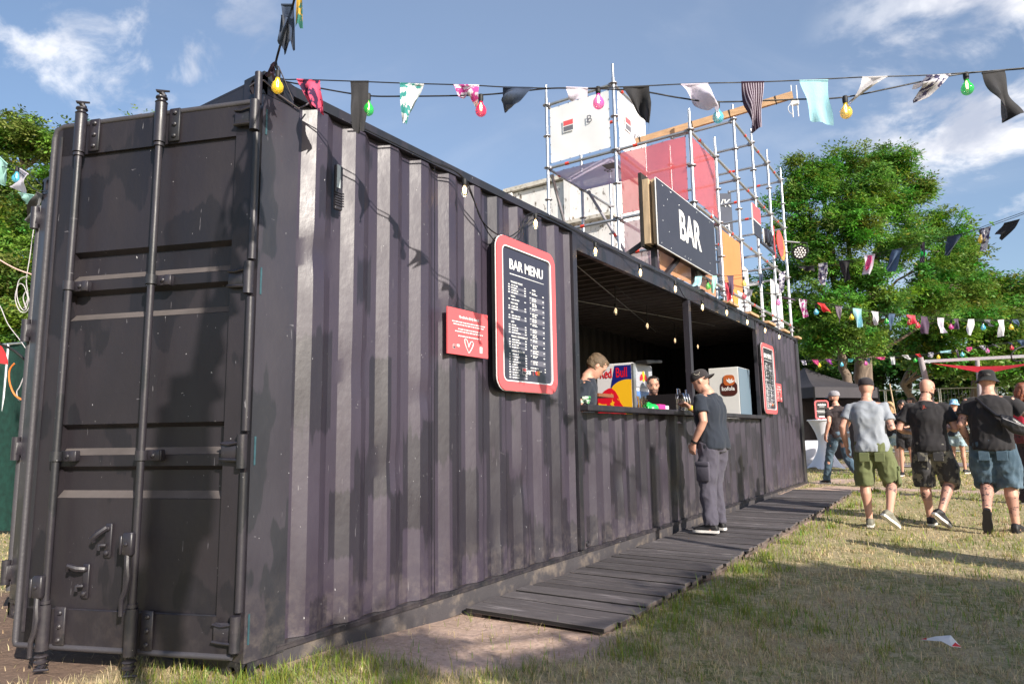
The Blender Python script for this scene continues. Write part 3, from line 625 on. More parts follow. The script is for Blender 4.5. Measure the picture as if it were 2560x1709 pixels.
# ------------------------------------------------------------------ signs on the side
def bank_mark(parent, o, u, s, th=.003, red=None, dark=None):
    """square mark: red over dark with a white bar between"""
    u = Vector(u).normalized(); v = Vector((0, 0, 1)); w = u.cross(v)
    m = MB(); m.prism([(0, 0), (s, 0), (s, s), (0, s)], o, u, v, w, th); m.build('logo_field', WHITEP, parent)
    e = s*.07
    m = MB(); m.prism([(e, s*.54), (s-e, s*.54), (s-e, s-e), (e, s-e)], Vector(o)+w*th, u, v, w, .0015); m.build('logo_red', red or RED, parent)
    m = MB(); m.prism([(e, e), (s-e, e), (s-e, s*.46), (e, s*.46)], Vector(o)+w*th, u, v, w, .0015); m.build('logo_dark', dark or SIGNB, parent)
ORANGE = pbr('orange_print', (.85, .33, .06), .4, var=0); REDP = pbr('red_print', (.75, .06, .05), .4, var=0)
def menu_board(y0, y1, z0, z1, x, label):
    t = thing('menu_board', (x, (y0+y1)/2, z0), label, 'menu board', 'bar menu boards beside the hatch')
    w, h = y1-y0, z1-z0; cy, cz = (y0+y1)/2, (z0+z1)/2; o = (x, cy, cz); u, v, wn = (0, 1, 0), (0, 0, 1), (1, 0, 0)
    X = lambda d: (x+d, cy, cz)
    m = MB(); m.prism(rrect(w-.012, h-.012, .095), X(-.035), u, v, wn, .033); m.build('backing_box', BLACK, t)
    m = MB(); m.ring(rrect(w, h, .10), rrect(w-.145, h-.145, .04), X(-.002), u, v, wn, .006); m.build('white_edge', WHITEE, t)
    m = MB(); m.ring(rrect(w-.008, h-.008, .098), rrect(w-.150+.012, h-.150+.012, .046), X(.004), u, v, wn, .010); m.build('red_frame', RED, t)
    m = MB(); m.ring(rrect(w-.140, h-.140, .046), rrect(w-.156, h-.156, .04), X(.002), u, v, wn, .013); m.build('inner_edge', WHITEE, t)
    m = MB(); m.prism(rrect(w-.15, h-.15, .045), X(-.001), u, v, wn, .004); m.build('menu_panel', pbr('menu_gloss', (.045, .044, .065), .16, var=0), t)
    xf = .0035; P = lambda a, b: (x+xf, y0+a*w, z1-b*h)                 # a, b in 0..1 of the board
    text('title_lettering', 'BAR MENU', .105, P(.50, .205), u, v, WHITEP, t, .001, .0022, sx=.92)
    m = MB(); m.add([P(.22, .235), P(.80, .236), P(.80, .239), P(.22, .241)], [(0, 3, 2, 1)]); m.build('title_rule', WHITEP, t)
    heads = [('TENNESSEE WHISKEY', 4), ('VODKA', 1), ('RUM / LIKÉR', 2), ('GIN', 2), ('LIKÉR', 4), ('NEALKO - ČEPOVANÉ-SOUT', 4), ('NEALKO - PLECH-CAN', 10)]
    rows = MB(); ink = MB(); b = .285; A, Bc = .185, .485
    def q(m, a0, a1, b0, b1, xo): m.add([(x+xo, y0+a0*w, z1-b1*h), (x+xo, y0+a1*w, z1-b1*h), (x+xo, y0+a1*w, z1-b0*h), (x+xo, y0+a0*w, z1-b0*h)], [(0, 1, 2, 3)])
    rg = random.Random(3)
    def words(a, b0, b1, n, lo=.012, hi=.045):
        for _ in range(n):
            l = rg.uniform(lo, hi); q(ink, a, a+l, b0, b1, xf+.001); a += l+.008
    for hd, n in heads:
        text('heading_lettering', hd, .0185, P(A+.045, b+.010), u, v, WHITEP, t, .0008, .0004, align='LEFT', sx=.9); b += .018
        for k in range(n):
            if k % 2: q(rows, A, Bc, b-.001, b+.0155, xf)
            words(A+.006, b+.004, b+.011, 1, .022, .024); words(A+.055, b+.004, b+.0115, 3); q(ink, Bc-.035, Bc-.01, b+.004, b+.011, xf+.001); b += .0166
        b += .010
    b = .305; A, Bc = .535, .80
    text('heading_lettering', 'MIXED', .0185, P(A+.05, b+.006), u, v, WHITEP, t, .0008, .0004, align='LEFT', sx=.9); b += .014
    for k in range(14):
        if k % 2: q(rows, A, Bc, b-.001, b+.034, xf)
        q(ink, A+.008, A+.028, b+.004, b+.010, xf+.001)
        for j in range(3 if k % 3 else 2): words(A+.045, b+.004+.0095*j, b+.0095+.0095*j, 2, .02, .05)
        q(ink, Bc-.035, Bc-.008, b+.010, b+.017, xf+.001); b += .0357
    for k in range(2): words(A, b+.012+.018*k, b+.019+.018*k, 3, .03, .06); q(ink, Bc-.02, Bc, b+.012+.018*k, b+.019+.018*k, xf+.001)
    rows.build('menu_row', ROWG, t); ink.build('menu_print', WHITEP, t)['kind'] = 'stuff'
    bank_mark(t, P(.40, .885), u, .048, .001); text('logo_lettering', 'KB', .042, P(.475, .880), u, v, WHITEP, t, .001, .0008, align='LEFT')
    m = MB(); q(m, .575, .579, .845, .885, xf+.001); m.build('divider', RED, t)
    m = MB(); m.prism(circ(0, 0, .019, 20), P(.64, .865), u, v, wn, .001); m.build('red_disc', REDP, t)
    m = MB(); m.prism(circ(.024, 0, .019, 20), P(.64, .865), u, v, wn, .0022); m.build('orange_disc', ORANGE, t)
    return t
menu_board(1.878, 2.692, 1.405, 2.525, .05, 'charcoal BAR MENU board in a rounded coral frame, the near one left of the hatch')
menu_board(9.085, 9.885, 1.375, 2.50, .05, 'charcoal BAR MENU board in a rounded coral frame at the far end past the hatch')
def poster(y0, y1, z0, z1, x, label):
    t = thing('poster', (x, (y0+y1)/2, z0), label, 'poster', 'coral notice panels on the container'); w, h = y1-y0, z1-z0; u, v = (0, 1, 0), (0, 0, 1)
    m = MB(); m.box((x-.006, (y0+y1)/2, (z0+z1)/2), (.010, w, h)); m.build('panel', RED, t)
    m = MB(); m.box((x-.018, (y0+y1)/2, (z0+z1)/2), (.012, w*.5, h*.94)); m.build('backing', BLACK, t)
    P = lambda a, b: (x, y0+a*w, z1-b*h)
    text('heading_lettering', 'Na zdraví a dobrý skutek!', .026, P(.52, .20), u, v, WHITEP, t, .001, .0006, sx=.80)
    m = MB()
    rg = random.Random(5)
    for b, a0, a1 in ((.28, .10, .92), (.335, .13, .88), (.43, .24, .80), (.485, .17, .86), (.58, .24, .80)):
        a = a0
        while a < a1:
            l = min(rg.uniform(.03, .09), a1-a); m.add([(x+.001, y0+a*w, z1-(b+.022)*h), (x+.001, y0+(a+l)*w, z1-(b+.022)*h), (x+.001, y0+(a+l)*w, z1-b*h), (x+.001, y0+a*w, z1-b*h)], [(0, 1, 2, 3)]); a += l+.012
    m.build('small_print', WHITEP, t)['kind'] = 'stuff'
    m = MB(); hp = [(.50, .98), (.56, .90), (.60, .82), (.62, .75), (.59, .71), (.55, .73), (.52, .79), (.50, .85), (.49, .79), (.46, .70), (.42, .67), (.40, .70), (.41, .78), (.45, .88)]
    m.tube([P(a, b-.04) for a, b in hp], .0032, 6, closed=True); m.build('heart_outline', WHITEP, t)
    bank_mark(t, P(.12, .88), u, .026, .001); text('logo_lettering', 'KB', .024, P(.21, .83), u, v, WHITEP, t, .001, .0005, align='LEFT')
    m = MB(); m.prism([(0, 0), (.028, 0), (.028, .042), (0, .042)], P(.78, .90), u, v, (1, 0, 0), .001); m.build('white_code_block', WHITEP, t)
    return t
poster(1.378, 1.812, 1.617, 1.918, .030, 'small square coral notice with a white heart, left of the near menu board')
poster(10.015, 10.40, 1.60, 1.90, .030, 'small square coral notice beside the far menu board, at the far end')

# ------------------------------------------------------------------ festoon bulbs
GLASSC = pbr('clear_bulb_glass', (.95, .90, .82), .03, var=0, trans=1, spec=.5)
FIL = pbr('lit_filament', (1, .75, .4), .5, var=0, emit=(1, .66, .30), es=9)
FIL0 = pbr('unlit_filament', (.7, .6, .5), .5, var=0, emit=(1, .72, .42), es=1.6)
def shade_glass(name, col): return pbr(name, col, .06, var=0, spec=.7, alpha=.62)
BG = {'green': shade_glass('green_glass', (.02, .55, .07)), 'red': shade_glass('crimson_glass', (.75, .02, .10)), 'pink': shade_glass('magenta_glass', (.85, .08, .50)), 'blue': shade_glass('blue_glass', (.10, .55, .78)), 'yellow': shade_glass('yellow_glass', (.78, .60, .04))}
def bulb(parent, p, s=1., col=None, lit=True, hang=(0, 0, -1), round_=False, label=None):
    """socket at p, bulb hanging down from it"""
    h = Vector(hang); m = MB(); m.lathe(p, [(.016*s, -.004*s), (.019*s, .004*s), (.019*s, .034*s), (.016*s, .052*s)], 12, h)
    so = m.build('socket', BLACK, parent, smooth=40)
    m = MB()
    prof = [(.011, .048), (.014, .062), (.021, .078), (.027, .092), (.030, .106), (.029, .120), (.023, .134), (.012, .143), (.0, .146)] if not round_ else [(.014, .048), (.016, .064), (.022, .078), (.033, .092), (.040, .108), (.0425, .124), (.040, .141), (.031, .156), (.017, .166), (.0, .169)]
    m.lathe(p, [(r*s, z*s) for r, z in prof], 16, h); g = m.build('glass', BG[col] if col else GLASSC, so, smooth=80, label=label)
    m = MB(); pp = Vector(p); ax = h; e = Vector((.006*s, .004*s, 0))
    m.tube([pp+ax*.06*s, pp+ax*.085*s-e, pp+ax*.118*s-e*.6, pp+ax*.122*s+e*.6, pp+ax*.085*s+e, pp+ax*.062*s], .0034*s if not round_ else .003*s, 6); m.build('filament', FIL if lit else FIL0, so)
    return so
def cable(parent, pts, r=.004, name='cable', mat=None, n=6, dense=8):
    P = [Vector(p) for p in pts]; out = []
    for i in range(len(P)-1):
        a, b, c, d = P[max(i-1, 0)], P[i], P[i+1], P[min(i+2, len(P)-1)]
        for k in range(dense):
            t = k/dense; out.append(.5*((2*b)+(c-a)*t+(2*a-5*b+4*c-d)*t*t+(3*b-a-3*c+d)*t**3))
    out.append(P[-1]); m = MB(); m.tube(out, r, n); return m.build(name, mat or CABLE, parent, smooth=60)
T = thing('festoon_lights', (.06, 6, 2.83), 'black festoon cable with lit clear bulbs hung along the top rail above the hatch', 'string lights')
by = [1.49, 2.376, 3.378, 4.365, 5.336, 6.25, 7.259, 8.266, 9.30, 10.248]; bz = [2.765]*10; bz[5] = 2.69
pts = [(.02, .55, 2.835), (.03, 1.2, 2.83)]
for i, y in enumerate(by):
    z = bz[i]; pts.append((.085, y, z+.022))
    bulb(T, (.085, y, z+.018), .82)
    if i == 0: pts += [(.06, 1.72, 2.56), (.05, 2.02, 2.52), (.06, 2.25, 2.66)]
    elif i == 4: pts += [(.06, 5.75, 2.66)]
    elif i < 9: pts += [(.02, y+.3, 2.842), (.02, y+.65, 2.842)]
cable(T, pts, .0045); cable(T, [(.02, 1.25, 2.84), (.06, 1.5, 2.80), (.05, 1.8, 2.50), (.05, 2.0, 2.46), (.05, 2.2, 2.55), (.03, 2.5, 2.83), (.02, 4, 2.835), (.02, 7, 2.835), (.02, 10.4, 2.835)], .004)
T = thing('festoon_lights', (-.9, 6, 2.80), 'festoon cable with small bulbs hanging inside the bar under the ribbed ceiling', 'string lights')
INB = [(1540, 790, -.55), (1619, 825, -.75), (1688, 860, -1.0), (1745, 874, -1.3), (1792, 870, -1.6), (1806, 860, -1.9)]
pr = None
for px, py, xx in INB:
    p = at(px, py, 0, xx); p.z = 2.46; y = at(px, py, 0, xx).y
    top = Vector((xx, y, at(px, py, 0, xx).z+.14)); bulb(T, top, .85, lit=False)
    cable(T, [(xx, y, 2.79), (xx, y, top.z+.1), top], .006, 'drop_cable', dense=3)
    if pr: cable(T, [pr, ((pr[0]+xx)/2, (pr[1]+y)/2, 2.74), (xx, y, 2.79)], .0035, dense=5)
    pr = (xx, y, 2.79)
m = MB(); m.tube([(-.3, 3.3, 2.80), (-1.6, 8.9, 2.80)], .006, 6); m.tube([(-1.9, 3.4, 2.80), (-.6, 8.9, 2.80)], .005, 6)
o = m.build('ceiling_wire', pbr('steel_wire', (.4, .4, .42), .4, .7), None); tag(o, 'thin steel wires crossing under the ribbed ceiling inside the bar', 'wire')

# ------------------------------------------------------------------ BAR sign on the roof edge
t = thing('bar_sign', (.03, 6.05, 2.9), 'large charcoal sign reading BAR propped on timber above the hatch', 'sign')
y0, y1, z0, z1 = 5.045, 7.09, 3.16, 3.93
m = MB(); m.box((.02, (y0+y1)/2, (z0+z1)/2), (.018, y1-y0, z1-z0)); m.build('board', SIGNB, t)
m = MB(); e = .004
for a, b in (((.02, y0-e, z0), (.02, y0-e, z1)), ((.02, y0, z1+e), (.02, y1, z1+e)), ((.02, y0, z0-e), (.02, y1, z0-e))): m.bar(a, b, .019, .007)
m.build('board_edge', WHITEE, t)
text('lettering', 'BAR', .50, (.0305, 6.10, 3.40), (0, 1, 0), (0, 0, 1), WHITEP, t, .002, .012, sx=.84)
for x, wd in ((-.03, .05), (-.105, .08)):
    m = MB(); m.box((x, y0+.10, 3.57), (wd-.01, .19 if x < -.05 else .10, .75)); m.build('timber_batten', WOODP, t)
m = MB(); m.box((-.165, y0+.10, 3.60), (.035, .21, .86)); m.build('charred_board', pbr('charred_wood', (.03, .026, .024), .9, bump=.8, bscale=40), t)
DKM = pbr('dark_steel_angle', (.035, .030, .036), .5)
for a, b, w in (((-.12, y0+.22, 2.9), (-.12, y0+.22, 3.95), .07), ((-.12, 6.6, 2.9), (-.12, 6.6, 3.9), .07), ((-.08, y0+.1, 3.22), (-.08, y1-.1, 3.22), .07)):
    m = MB(); m.bar(a, b, w, .05); m.build('sign_post', DKM, t)
for a, b in (((-.16, y0+.18, 3.30), (-.75, y0-.05, 2.88)), ((-.09, 5.95, 3.2), (-.09, 5.45, 2.88)), ((-.16, 6.6, 3.30), (-.75, 6.6, 2.88))):
    m = MB(); m.bar(a, b, .05, .05); m.build('diagonal_brace', DKM, t)
m = MB()
rg = random.Random(9)
for _ in range(18): m.lathe((.0292, rg.uniform(y0+.08, y1-.08), rg.choice((z0+.04, z1-.04, (z0+z1)/2+rg.uniform(-.3, .3)))), [(.006, 0), (.004, .002)], 6, (1, 0, 0))
m.build('screw_head', GALV, t)['kind'] = 'stuff'

# ------------------------------------------------------------------ scaffold on the roof
SX = [-.10, -1.20, -2.34]; SY = [6.69+1.103*k for k in range(6)]
SCF = thing('scaffold_tower', (-1.2, 9.4, 2.9), 'silver ring lock scaffold tower with red tape marks standing on the container roof', 'scaffold')
LV = [3.10, 4.13, 5.15, 6.16]
def upright(x, y, z0, z1, foot=True, mat=None):
    m = MB(); m.tube([(x, y, z0+.12 if foot else z0), (x, y, z1-.22), (x, y, z1-.20), (x, y, z1)], [.0245, .0245, .019, .019], 12); u_ = m.build('upright', mat or GALV, SCF, smooth=50)
    z = 3.115
    while z < z1-.15:
        if z > z0:
            m = MB(); pr = circ(0, 0, .060, 16); 
            pr = [(a*(1 if k % 2 else .93), b*(1 if k % 2 else .93)) for k, (a, b) in enumerate(pr)]
            m.prism(pr, (x, y, z), (1, 0, 0), (0, 1, 0), (0, 0, 1), .009); m.build('ring', GALVD, u_)
        z += .508
    if foot:
        m = MB(); m.tube([(x, y, z0+.01), (x, y, z0+.2)], .018, 10); m.box((x, y, z0+.006), (.14, .14, .008)); m.lathe((x, y, z0+.11), [(.045, 0), (.045, .02), (.025, .035)], 10); m.build('base_jack', GALVD, SCF, smooth=50)
    return u_
def ledger(a, b, tape=.25, mat=None, name='ledger', r=.0225):
    a, b = Vector(a), Vector(b); d = (b-a).normalized(); m = MB(); m.tube([a+d*.06, b-d*.06], r, 12); l = m.build(name, mat or GALV, SCF, smooth=50)
    m = MB()
    for e, s in ((a, 1), (b, -1)): m.box(e+d*s*.045, (.05, .05, .062), Vector((1, 0, 0)).rotation_difference(d).to_matrix(), bev=.008)
    m.build('wedge_head', GALVD, l)['kind'] = 'stuff'
    if tape is not None:
        m = MB(); p = a+(b-a)*tape; m.tube([p-d*.032, p+d*.032], r+.0018, 12); m.build('tape_mark', REDT, l, smooth=50)
    return l
def X(i, j, z): return (SX[i], SY[j], z)
ROOFZ = 2.90
tops = {(0, 0): 5.45, (1, 0): 6.47, (2, 0): 6.50, (0, 1): 5.45, (1, 1): 6.45, (2, 1): 6.45}
for i in range(3):
    for j in range(6):
        if i == 2 and j > 2: continue
        zt_ = tops.get((i, j), 6.42 if i == 0 else (6.0 if j in (2,) else 5.44)); upright(SX[i], SY[j], ROOFZ+.03, zt_)
# beams across (x direction)
for (i, i2, j, z, tp) in ((1, 2, 0, 6.16, .55), (0, 1, 0, 5.14, .72), (1, 2, 0, 5.14, .70), (1, 2, 0, 4.12, .50), (0, 1, 0, 4.12, .6), (1, 2, 0, 3.60, None), (0, 1, 0, 3.60, .75), (0, 1, 1, 5.14, .6), (1, 2, 1, 5.14, .55), (1, 2, 1, 6.16, .5), (0, 1, 1, 4.12, .4),
        (0, 1, 2, 6.14, None), (0, 1, 2, 5.14, .8), (0, 1, 2, 4.12, .3), (0, 1, 3, 6.14, .62), (0, 1, 3, 5.14, .3), (0, 1, 3, 4.12, .35), (0, 1, 4, 6.14, .58), (0, 1, 4, 5.14, .4), (0, 1, 4, 4.12, .7), (0, 1, 5, 6.14, .4), (0, 1, 5, 5.14, .3), (0, 1, 5, 4.12, .5), (0, 1, 4, 3.11, .5), (0, 1, 3, 3.62, .6), (0, 1, 2, 3.62, .5)):
    ledger(X(i, j, z), X(i2, j, z), tp)
# beams along the container (y direction)
for (i, j, z, tp) in ((1, 0, 6.16, .25), (1, 0, 5.14, .3), (2, 0, 5.14, .3), (2, 0, 6.16, .5), (0, 0, 5.14, .33), (0, 1, 5.14, .6), (0, 2, 5.14, .55), (0, 3, 5.14, .5), (0, 4, 5.14, .45), (0, 0, 4.12, .62), (0, 1, 4.12, .55), (0, 2, 4.12, .5), (0, 3, 4.12, .45), (0, 4, 4.12, .6),
        (0, 2, 6.14, .6), (0, 3, 6.14, .35), (0, 4, 6.14, .45), (1, 2, 5.14, None), (1, 3, 5.14, None), (1, 4, 5.14, .4), (1, 0, 4.12, .3), (1, 1, 4.12, None), (2, 1, 5.14, None)):
    ledger(X(i, j, z), X(i, j+1, z), tp)
m = MB()
ledger((SX[0], SY[0], 3.16), (SX[0], SY[5], 3.16), None, name='base_tube')
for yy in (7.3, 8.2, 9.4, 10.6, 11.3, 12.0): m = MB(); m.tube([(SX[0], yy, 3.16), (SX[0], yy+.06, 3.16)], .0245, 12); m.build('tape_mark', REDT, SCF, smooth=50)
for a, b in (((SX[1]-.02, SY[1], 5.10), (SX[1]+.5, SY[0]+.2, 3.2)), ((SX[2]+.1, SY[1], 5.1), (SX[1], SY[1], 3.2)), ((SX[2], SY[0]+.1, 5.1), (SX[2], SY[1], 3.2))):
    ledger(a, b, .45, GALVD, 'diagonal_brace', .024)
for j, w in ((1, .5), (2, .5), (3, .5), (4, .42), (5, .3)):
    m = MB(); m.box((SX[0]+.03, SY[j]+.02, 2.914), (.22, w, .036)); o = m.build('timber_packer', WOODN, None)
    tag(o, ['', 'pale timber packer under the scaffold foot just right of the BAR sign', 'second timber packer from the BAR sign under a scaffold foot', 'middle timber packer under a scaffold foot', 'fourth timber packer under a scaffold foot, near the far end', 'last timber packer under the scaffold foot at the far corner'][j], 'timber packer', 'timber packers on the roof edge')
# mesh and vinyl banners
MESHP = pbr('pink_mesh', (.95, .23, .25), .7, var=.05, translucent=.55, alpha=.60); MESHW = pbr('violet_grey_mesh', (.72, .62, .78), .7, var=.05, translucent=.5, alpha=.80)
VIN = pbr('white_vinyl', (.92, .92, .93), .5, var=.0, translucent=.12); MESHO = pbr('orange_vinyl', (.92, .36, .14), .6, var=.06, translucent=.35); MESHO2 = pbr('pale_orange_mesh', (.85, .42, .22), .7, translucent=.4, alpha=.85)
def banner(name, P00, P10, P01, P11, mat, label, cat='banner', wob=.012, n=14, th=.004):
    P00, P10, P01, P11 = map(Vector, (P00, P10, P01, P11)); nn = (P10-P00).cross(P01-P00).normalized(); sd = random.random()*50
    def f(u, v):
        p = (P00*(1-u)+P10*u)*(1-v)+(P01*(1-u)+P11*u)*v; return p+nn*(wob*(mnoise.noise(Vector((u*3+sd, v*2.2, 1)))*1.2+.4*mnoise.noise(Vector((u*9, v*6+sd, 1)))))
    t = thing(name, (P00+P10)/2, label, cat); m = MB(); m.grid(f, n, n); o = m.build('sheet', mat, t, smooth=180)
    sol = MB(); 
    for k in range(7):
        for a, b in ((k/6, 0), (k/6, 1), (0, k/6), (1, k/6)):
            p = f(a, b); sol.lathe(p, [(.010, 0), (.010, .004)], 6, nn)
    sol.build('eyelet', GALVD, t)['kind'] = 'stuff'; return t
i_ = .07
b = banner('banner', (SX[2]+i_, SY[0]-.02, 5.20), (SX[1]-i_, SY[0]-.02, 5.20), (SX[2]+i_, SY[0]-.02, 6.08), (SX[1]-i_, SY[0]-.02, 6.08), VIN, 'white vinyl banner with red and grey square mark, top left of the scaffold')
def flat_mark(b, o, u, s, v=(0, 0, 1)): bank_mark(b, o, u, s, .002)
GREYP = pbr('grey_print', (.16, .16, .19), .6, var=0)
bank_mark(b, (SX[2]+.30, SY[0]-.036, 5.62), (1, 0, 0), .19, .002, RED, GREYP); text('lettering', 'B', .17, (SX[2]+.75, SY[0]-.04, 5.66), (1, 0, 0), (0, 0, 1), GREYP, b, .002, .0)
b = banner('banner', (SX[1]+.03, SY[0]+i_, 5.20), (SX[1]+.03, SY[1]-i_, 5.20), (SX[1]+.03, SY[0]+i_, 6.08), (SX[1]+.03, SY[1]-i_, 6.08), VIN, 'white vinyl banner lettered KB on the right side of the top scaffold cube')
bank_mark(b, (SX[1]+.047, SY[0]+.26, 5.55), (0, 1, 0), .22, .002, RED, GREYP); text('lettering', 'KB', .19, (SX[1]+.052, SY[0]+.56, 5.50), (0, 1, 0), (0, 0, 1), GREYP, b, .002, 0, align='LEFT')
b = banner('banner', (SX[2]+i_, SY[0]+i_, 5.09), (SX[1]-i_, SY[0]+i_, 5.09), (SX[2]+i_, SY[1]-i_, 5.09), (SX[1]-i_, SY[1]-i_, 5.09), MESHW, 'violet grey mesh stretched flat under the top scaffold cube with a KB mark')
text('lettering', 'KB', .22, (SX[2]+.85, SY[0]+.42, 5.083), (-1, 0, 0), (0, 1, 0), GREYP, b, .002)
m = MB(); m.box((SX[1]-.25, SY[0]+.35, 5.082), (.2, .2, .003)); m.build('logo_dark', GREYP, b)
banner('banner', (SX[1]+i_, SY[0], 4.18), (SX[0]-i_, SY[0], 4.18), (SX[1]+i_, SY[0], 5.08), (SX[0]-i_, SY[0], 5.08), MESHP, 'translucent pink mesh banner facing the camera behind the BAR sign')
banner('banner', (SX[0], SY[0]+i_, 4.18), (SX[0], SY[1]-i_, 4.18), (SX[0], SY[0]+i_, 5.08), (SX[0], SY[1]-i_, 5.08), MESHP, 'translucent pink mesh banner on the front of the scaffold right of its corner post')
banner('banner', (SX[1]+i_, SY[0]+.03, 3.2), (SX[0]-i_, SY[0]+.03, 3.2), (SX[1]+i_, SY[0]+.03, 4.06), (SX[0]-i_, SY[0]+.03, 4.06), pbr('dark_rose_mesh', (.62, .42, .47), .7, translucent=.4, alpha=.7), 'dull rose mesh behind the BAR sign below the pink banner')
banner('banner', (SX[0]-.05, SY[0]-1.2, 3.0), (SX[0]-.05, SY[0]+.9, 3.0), (SX[0]-.05, SY[0]-1.2, 3.5), (SX[0]-.05, SY[0]+.9, 3.5), MESHO2, 'pale orange mesh just above the roof edge behind the foot of the BAR sign')
banner('banner', (SX[0], SY[1]+i_, 3.25), (SX[0], SY[2]-i_, 3.25), (SX[0], SY[1]+i_, 4.06), (SX[0], SY[2]-i_, 4.06), MESHO, 'bright orange vinyl banner on the scaffold right of the BAR sign')
b = banner('banner', (SX[0]-.25, SY[2]+.1, 3.05), (SX[0]-.25, SY[3]+.2, 3.05), (SX[0]-.25, SY[2]+.1, 3.95), (SX[0]-.25, SY[3]+.2, 3.95), VIN, 'white vinyl banner with an orange disc low on the scaffold')
m = MB(); m.prism(circ(0, 0, .16, 24), (SX[0]-.235, SY[2]+.35, 3.30), (0, 1, 0), (0, 0, 1), (1, 0, 0), .004); m.build('orange_disc', ORANGE, b)
b = banner('banner', (SX[0]-.12, SY[4]+.1, 3.05), (SX[0]-.12, SY[5]-.1, 3.05), (SX[0]-.12, SY[4]+.1, 3.95), (SX[0]-.12, SY[5]-.1, 3.95), VIN, 'white vinyl banner at the far corner of the scaffold above the container end')
# hanging logo: square, letters, discs
t = thing('logo_sign', (.03, 10.4, 4.3), 'cut out KB sign with a red and charcoal square and two discs on the scaffold', 'sign')
m = MB(); m.box((0, 9.57, 4.725), (.02, .50, .26)); m.build('red_half', RED, t); m = MB(); m.box((0, 9.57, 4.445), (.02, .50, .25)); m.build('charcoal_half', SIGNB, t)
m = MB(); m.box((-.004, 9.57, 4.585), (.02, .50, .022)); m.build('white_bar', WHITEE, t); m = MB(); m.box((-.002, 9.318, 4.585), (.021, .006, .53)); m.build('white_edge', WHITEE, t)
text('lettering', 'KB', .36, (.0, 10.33, 4.36), (0, 1, 0), (0, 0, 1), SIGNB, t, .07, .004, sx=1.05)
text('letter_face', 'KB', .36, (-.03, 10.31, 4.36), (0, 1, 0), (0, 0, 1), WHITEP, t, .02, .004, sx=1.05)
m = MB(); m.box((-.01, 10.5, 4.30), (.03, 1.4, .04)); m.build('carrier_bar', SIGNB, t)
m = MB(); m.box((0, 10.78, 4.52), (.015, .03, .60)); m.build('red_divider', RED, t)
m = MB(); m.prism(circ(0, 0, .25, 32), (0, 11.20, 4.585), (0, 1, 0), (0, 0, 1), (1, 0, 0), .015); m.build('red_disc', pbr('red_disc_gloss', (.80, .10, .09), .22, var=0), t)
m = MB(); m.prism(circ(0, 0, .25, 32), (-.022, 11.42, 4.56), (0, 1, 0), (0, 0, 1), (1, 0, 0), .015); m.build('orange_disc', pbr('orange_disc_gloss', (.92, .36, .07), .22, var=0), t)
# plank and antenna
pa, pb = Vector((-1.05, 6.62, 5.26)), pt(1982, 238, 8.9)
pa = pt(1590, 355, 9.75)
t = thing('timber_plank', pa, 'long raw timber plank sticking out over the top of the scaffold', 'plank'); m = MB(); m.bar(pa, pb, .045, .095); m.build('plank', WOODN, t)
for k in (.03, .38, .62, .9):
    p = pa.lerp(pb, k); m = MB(); m.box(p, (.055, .012, .105), Vector((0, 1, 0)).rotation_difference((pb-pa).normalized()).to_matrix()); m.build('cable_tie', BLACK, t)
p = pt(1987, 257, 8.9); t = thing('antenna', p, 'white four rod antenna clipped under the end of the plank', 'antenna')
m = MB(); m.box(p, (.10, .04, .07), bev=.008); m.build('body', WHITEE, t)
for dx, z0, z1 in ((-.035, -.20, -.03), (.035, -.19, -.03), (-.035, .03, .24), (.035, .03, .24)):
    m = MB(); m.tube([p+CR*dx+Vector((0, 0, z0)), p+CR*dx+Vector((0, 0, z1))], .007, 8); m.build('rod', WHITEE, t)
cable(t, [p+CR*-.04, p+CR*-.09+Vector((0, 0, -.06)), p+CR*-.08+Vector((0, 0, -.13)), p+CR*-.03+Vector((0, 0, -.16))], .004, 'lead', WHITEE)
# spotlight
p = pt(2000, 631, 13.6); t = thing('stage_light', p, 'round black LED stage light with white lenses hanging from the far scaffold corner', 'stage light')
m = MB(); ax = (CAMP-p).normalized(); m.lathe(p-ax*.12, [(.06, 0), (.13, .03), (.145, .10), (.145, .16), (.125, .165), (.125, .15)], 24, ax); m.build('housing', BLACKM, t, smooth=40)
m = MB(); q_ = Vector((0, 0, 1)).rotation_difference(ax)
for r, n_ in ((0, 1), (.05, 6), (.095, 12)):
    for k in range(n_):
        a = 2*math.pi*k/n_; lp = p+q_ @ Vector((r*math.cos(a), r*math.sin(a), .035))
        m2 = MB(); m2.lathe(lp, [(.019, 0), (.016, .010), (0, .013)], 10, ax); m2.build('lens', pbr('lens_white', (.95, .92, .93), .2, var=0), t, smooth=60)
m = MB(); sd = CR*.17; m.tube([p+sd, p+sd+Vector((0, 0, .02)), p+sd-CR*.02+Vector((0, 0, .2)), p-sd+CR*.02+Vector((0, 0, .2)), p-sd], .010, 8); m.build('yoke', BLACKM, t, smooth=50)
m = MB(); m.tube([p+Vector((0, 0, .2)), p+Vector((0, 0, .24))-CR*.4, Vector((SX[0], SY[5], p.z+.25))], .016, 8); m.build('support_arm', GALVD, t)
# ------------------------------------------------------------------ inside the bar
FR = at(1584, 905, 0, -.95)                         # near right edge of the fridge's side
t = thing('drinks_fridge', (-1.0, 4.6, .16), 'tall branded drinks fridge with a red bull, blue field and yellow sun behind the counter', 'fridge')
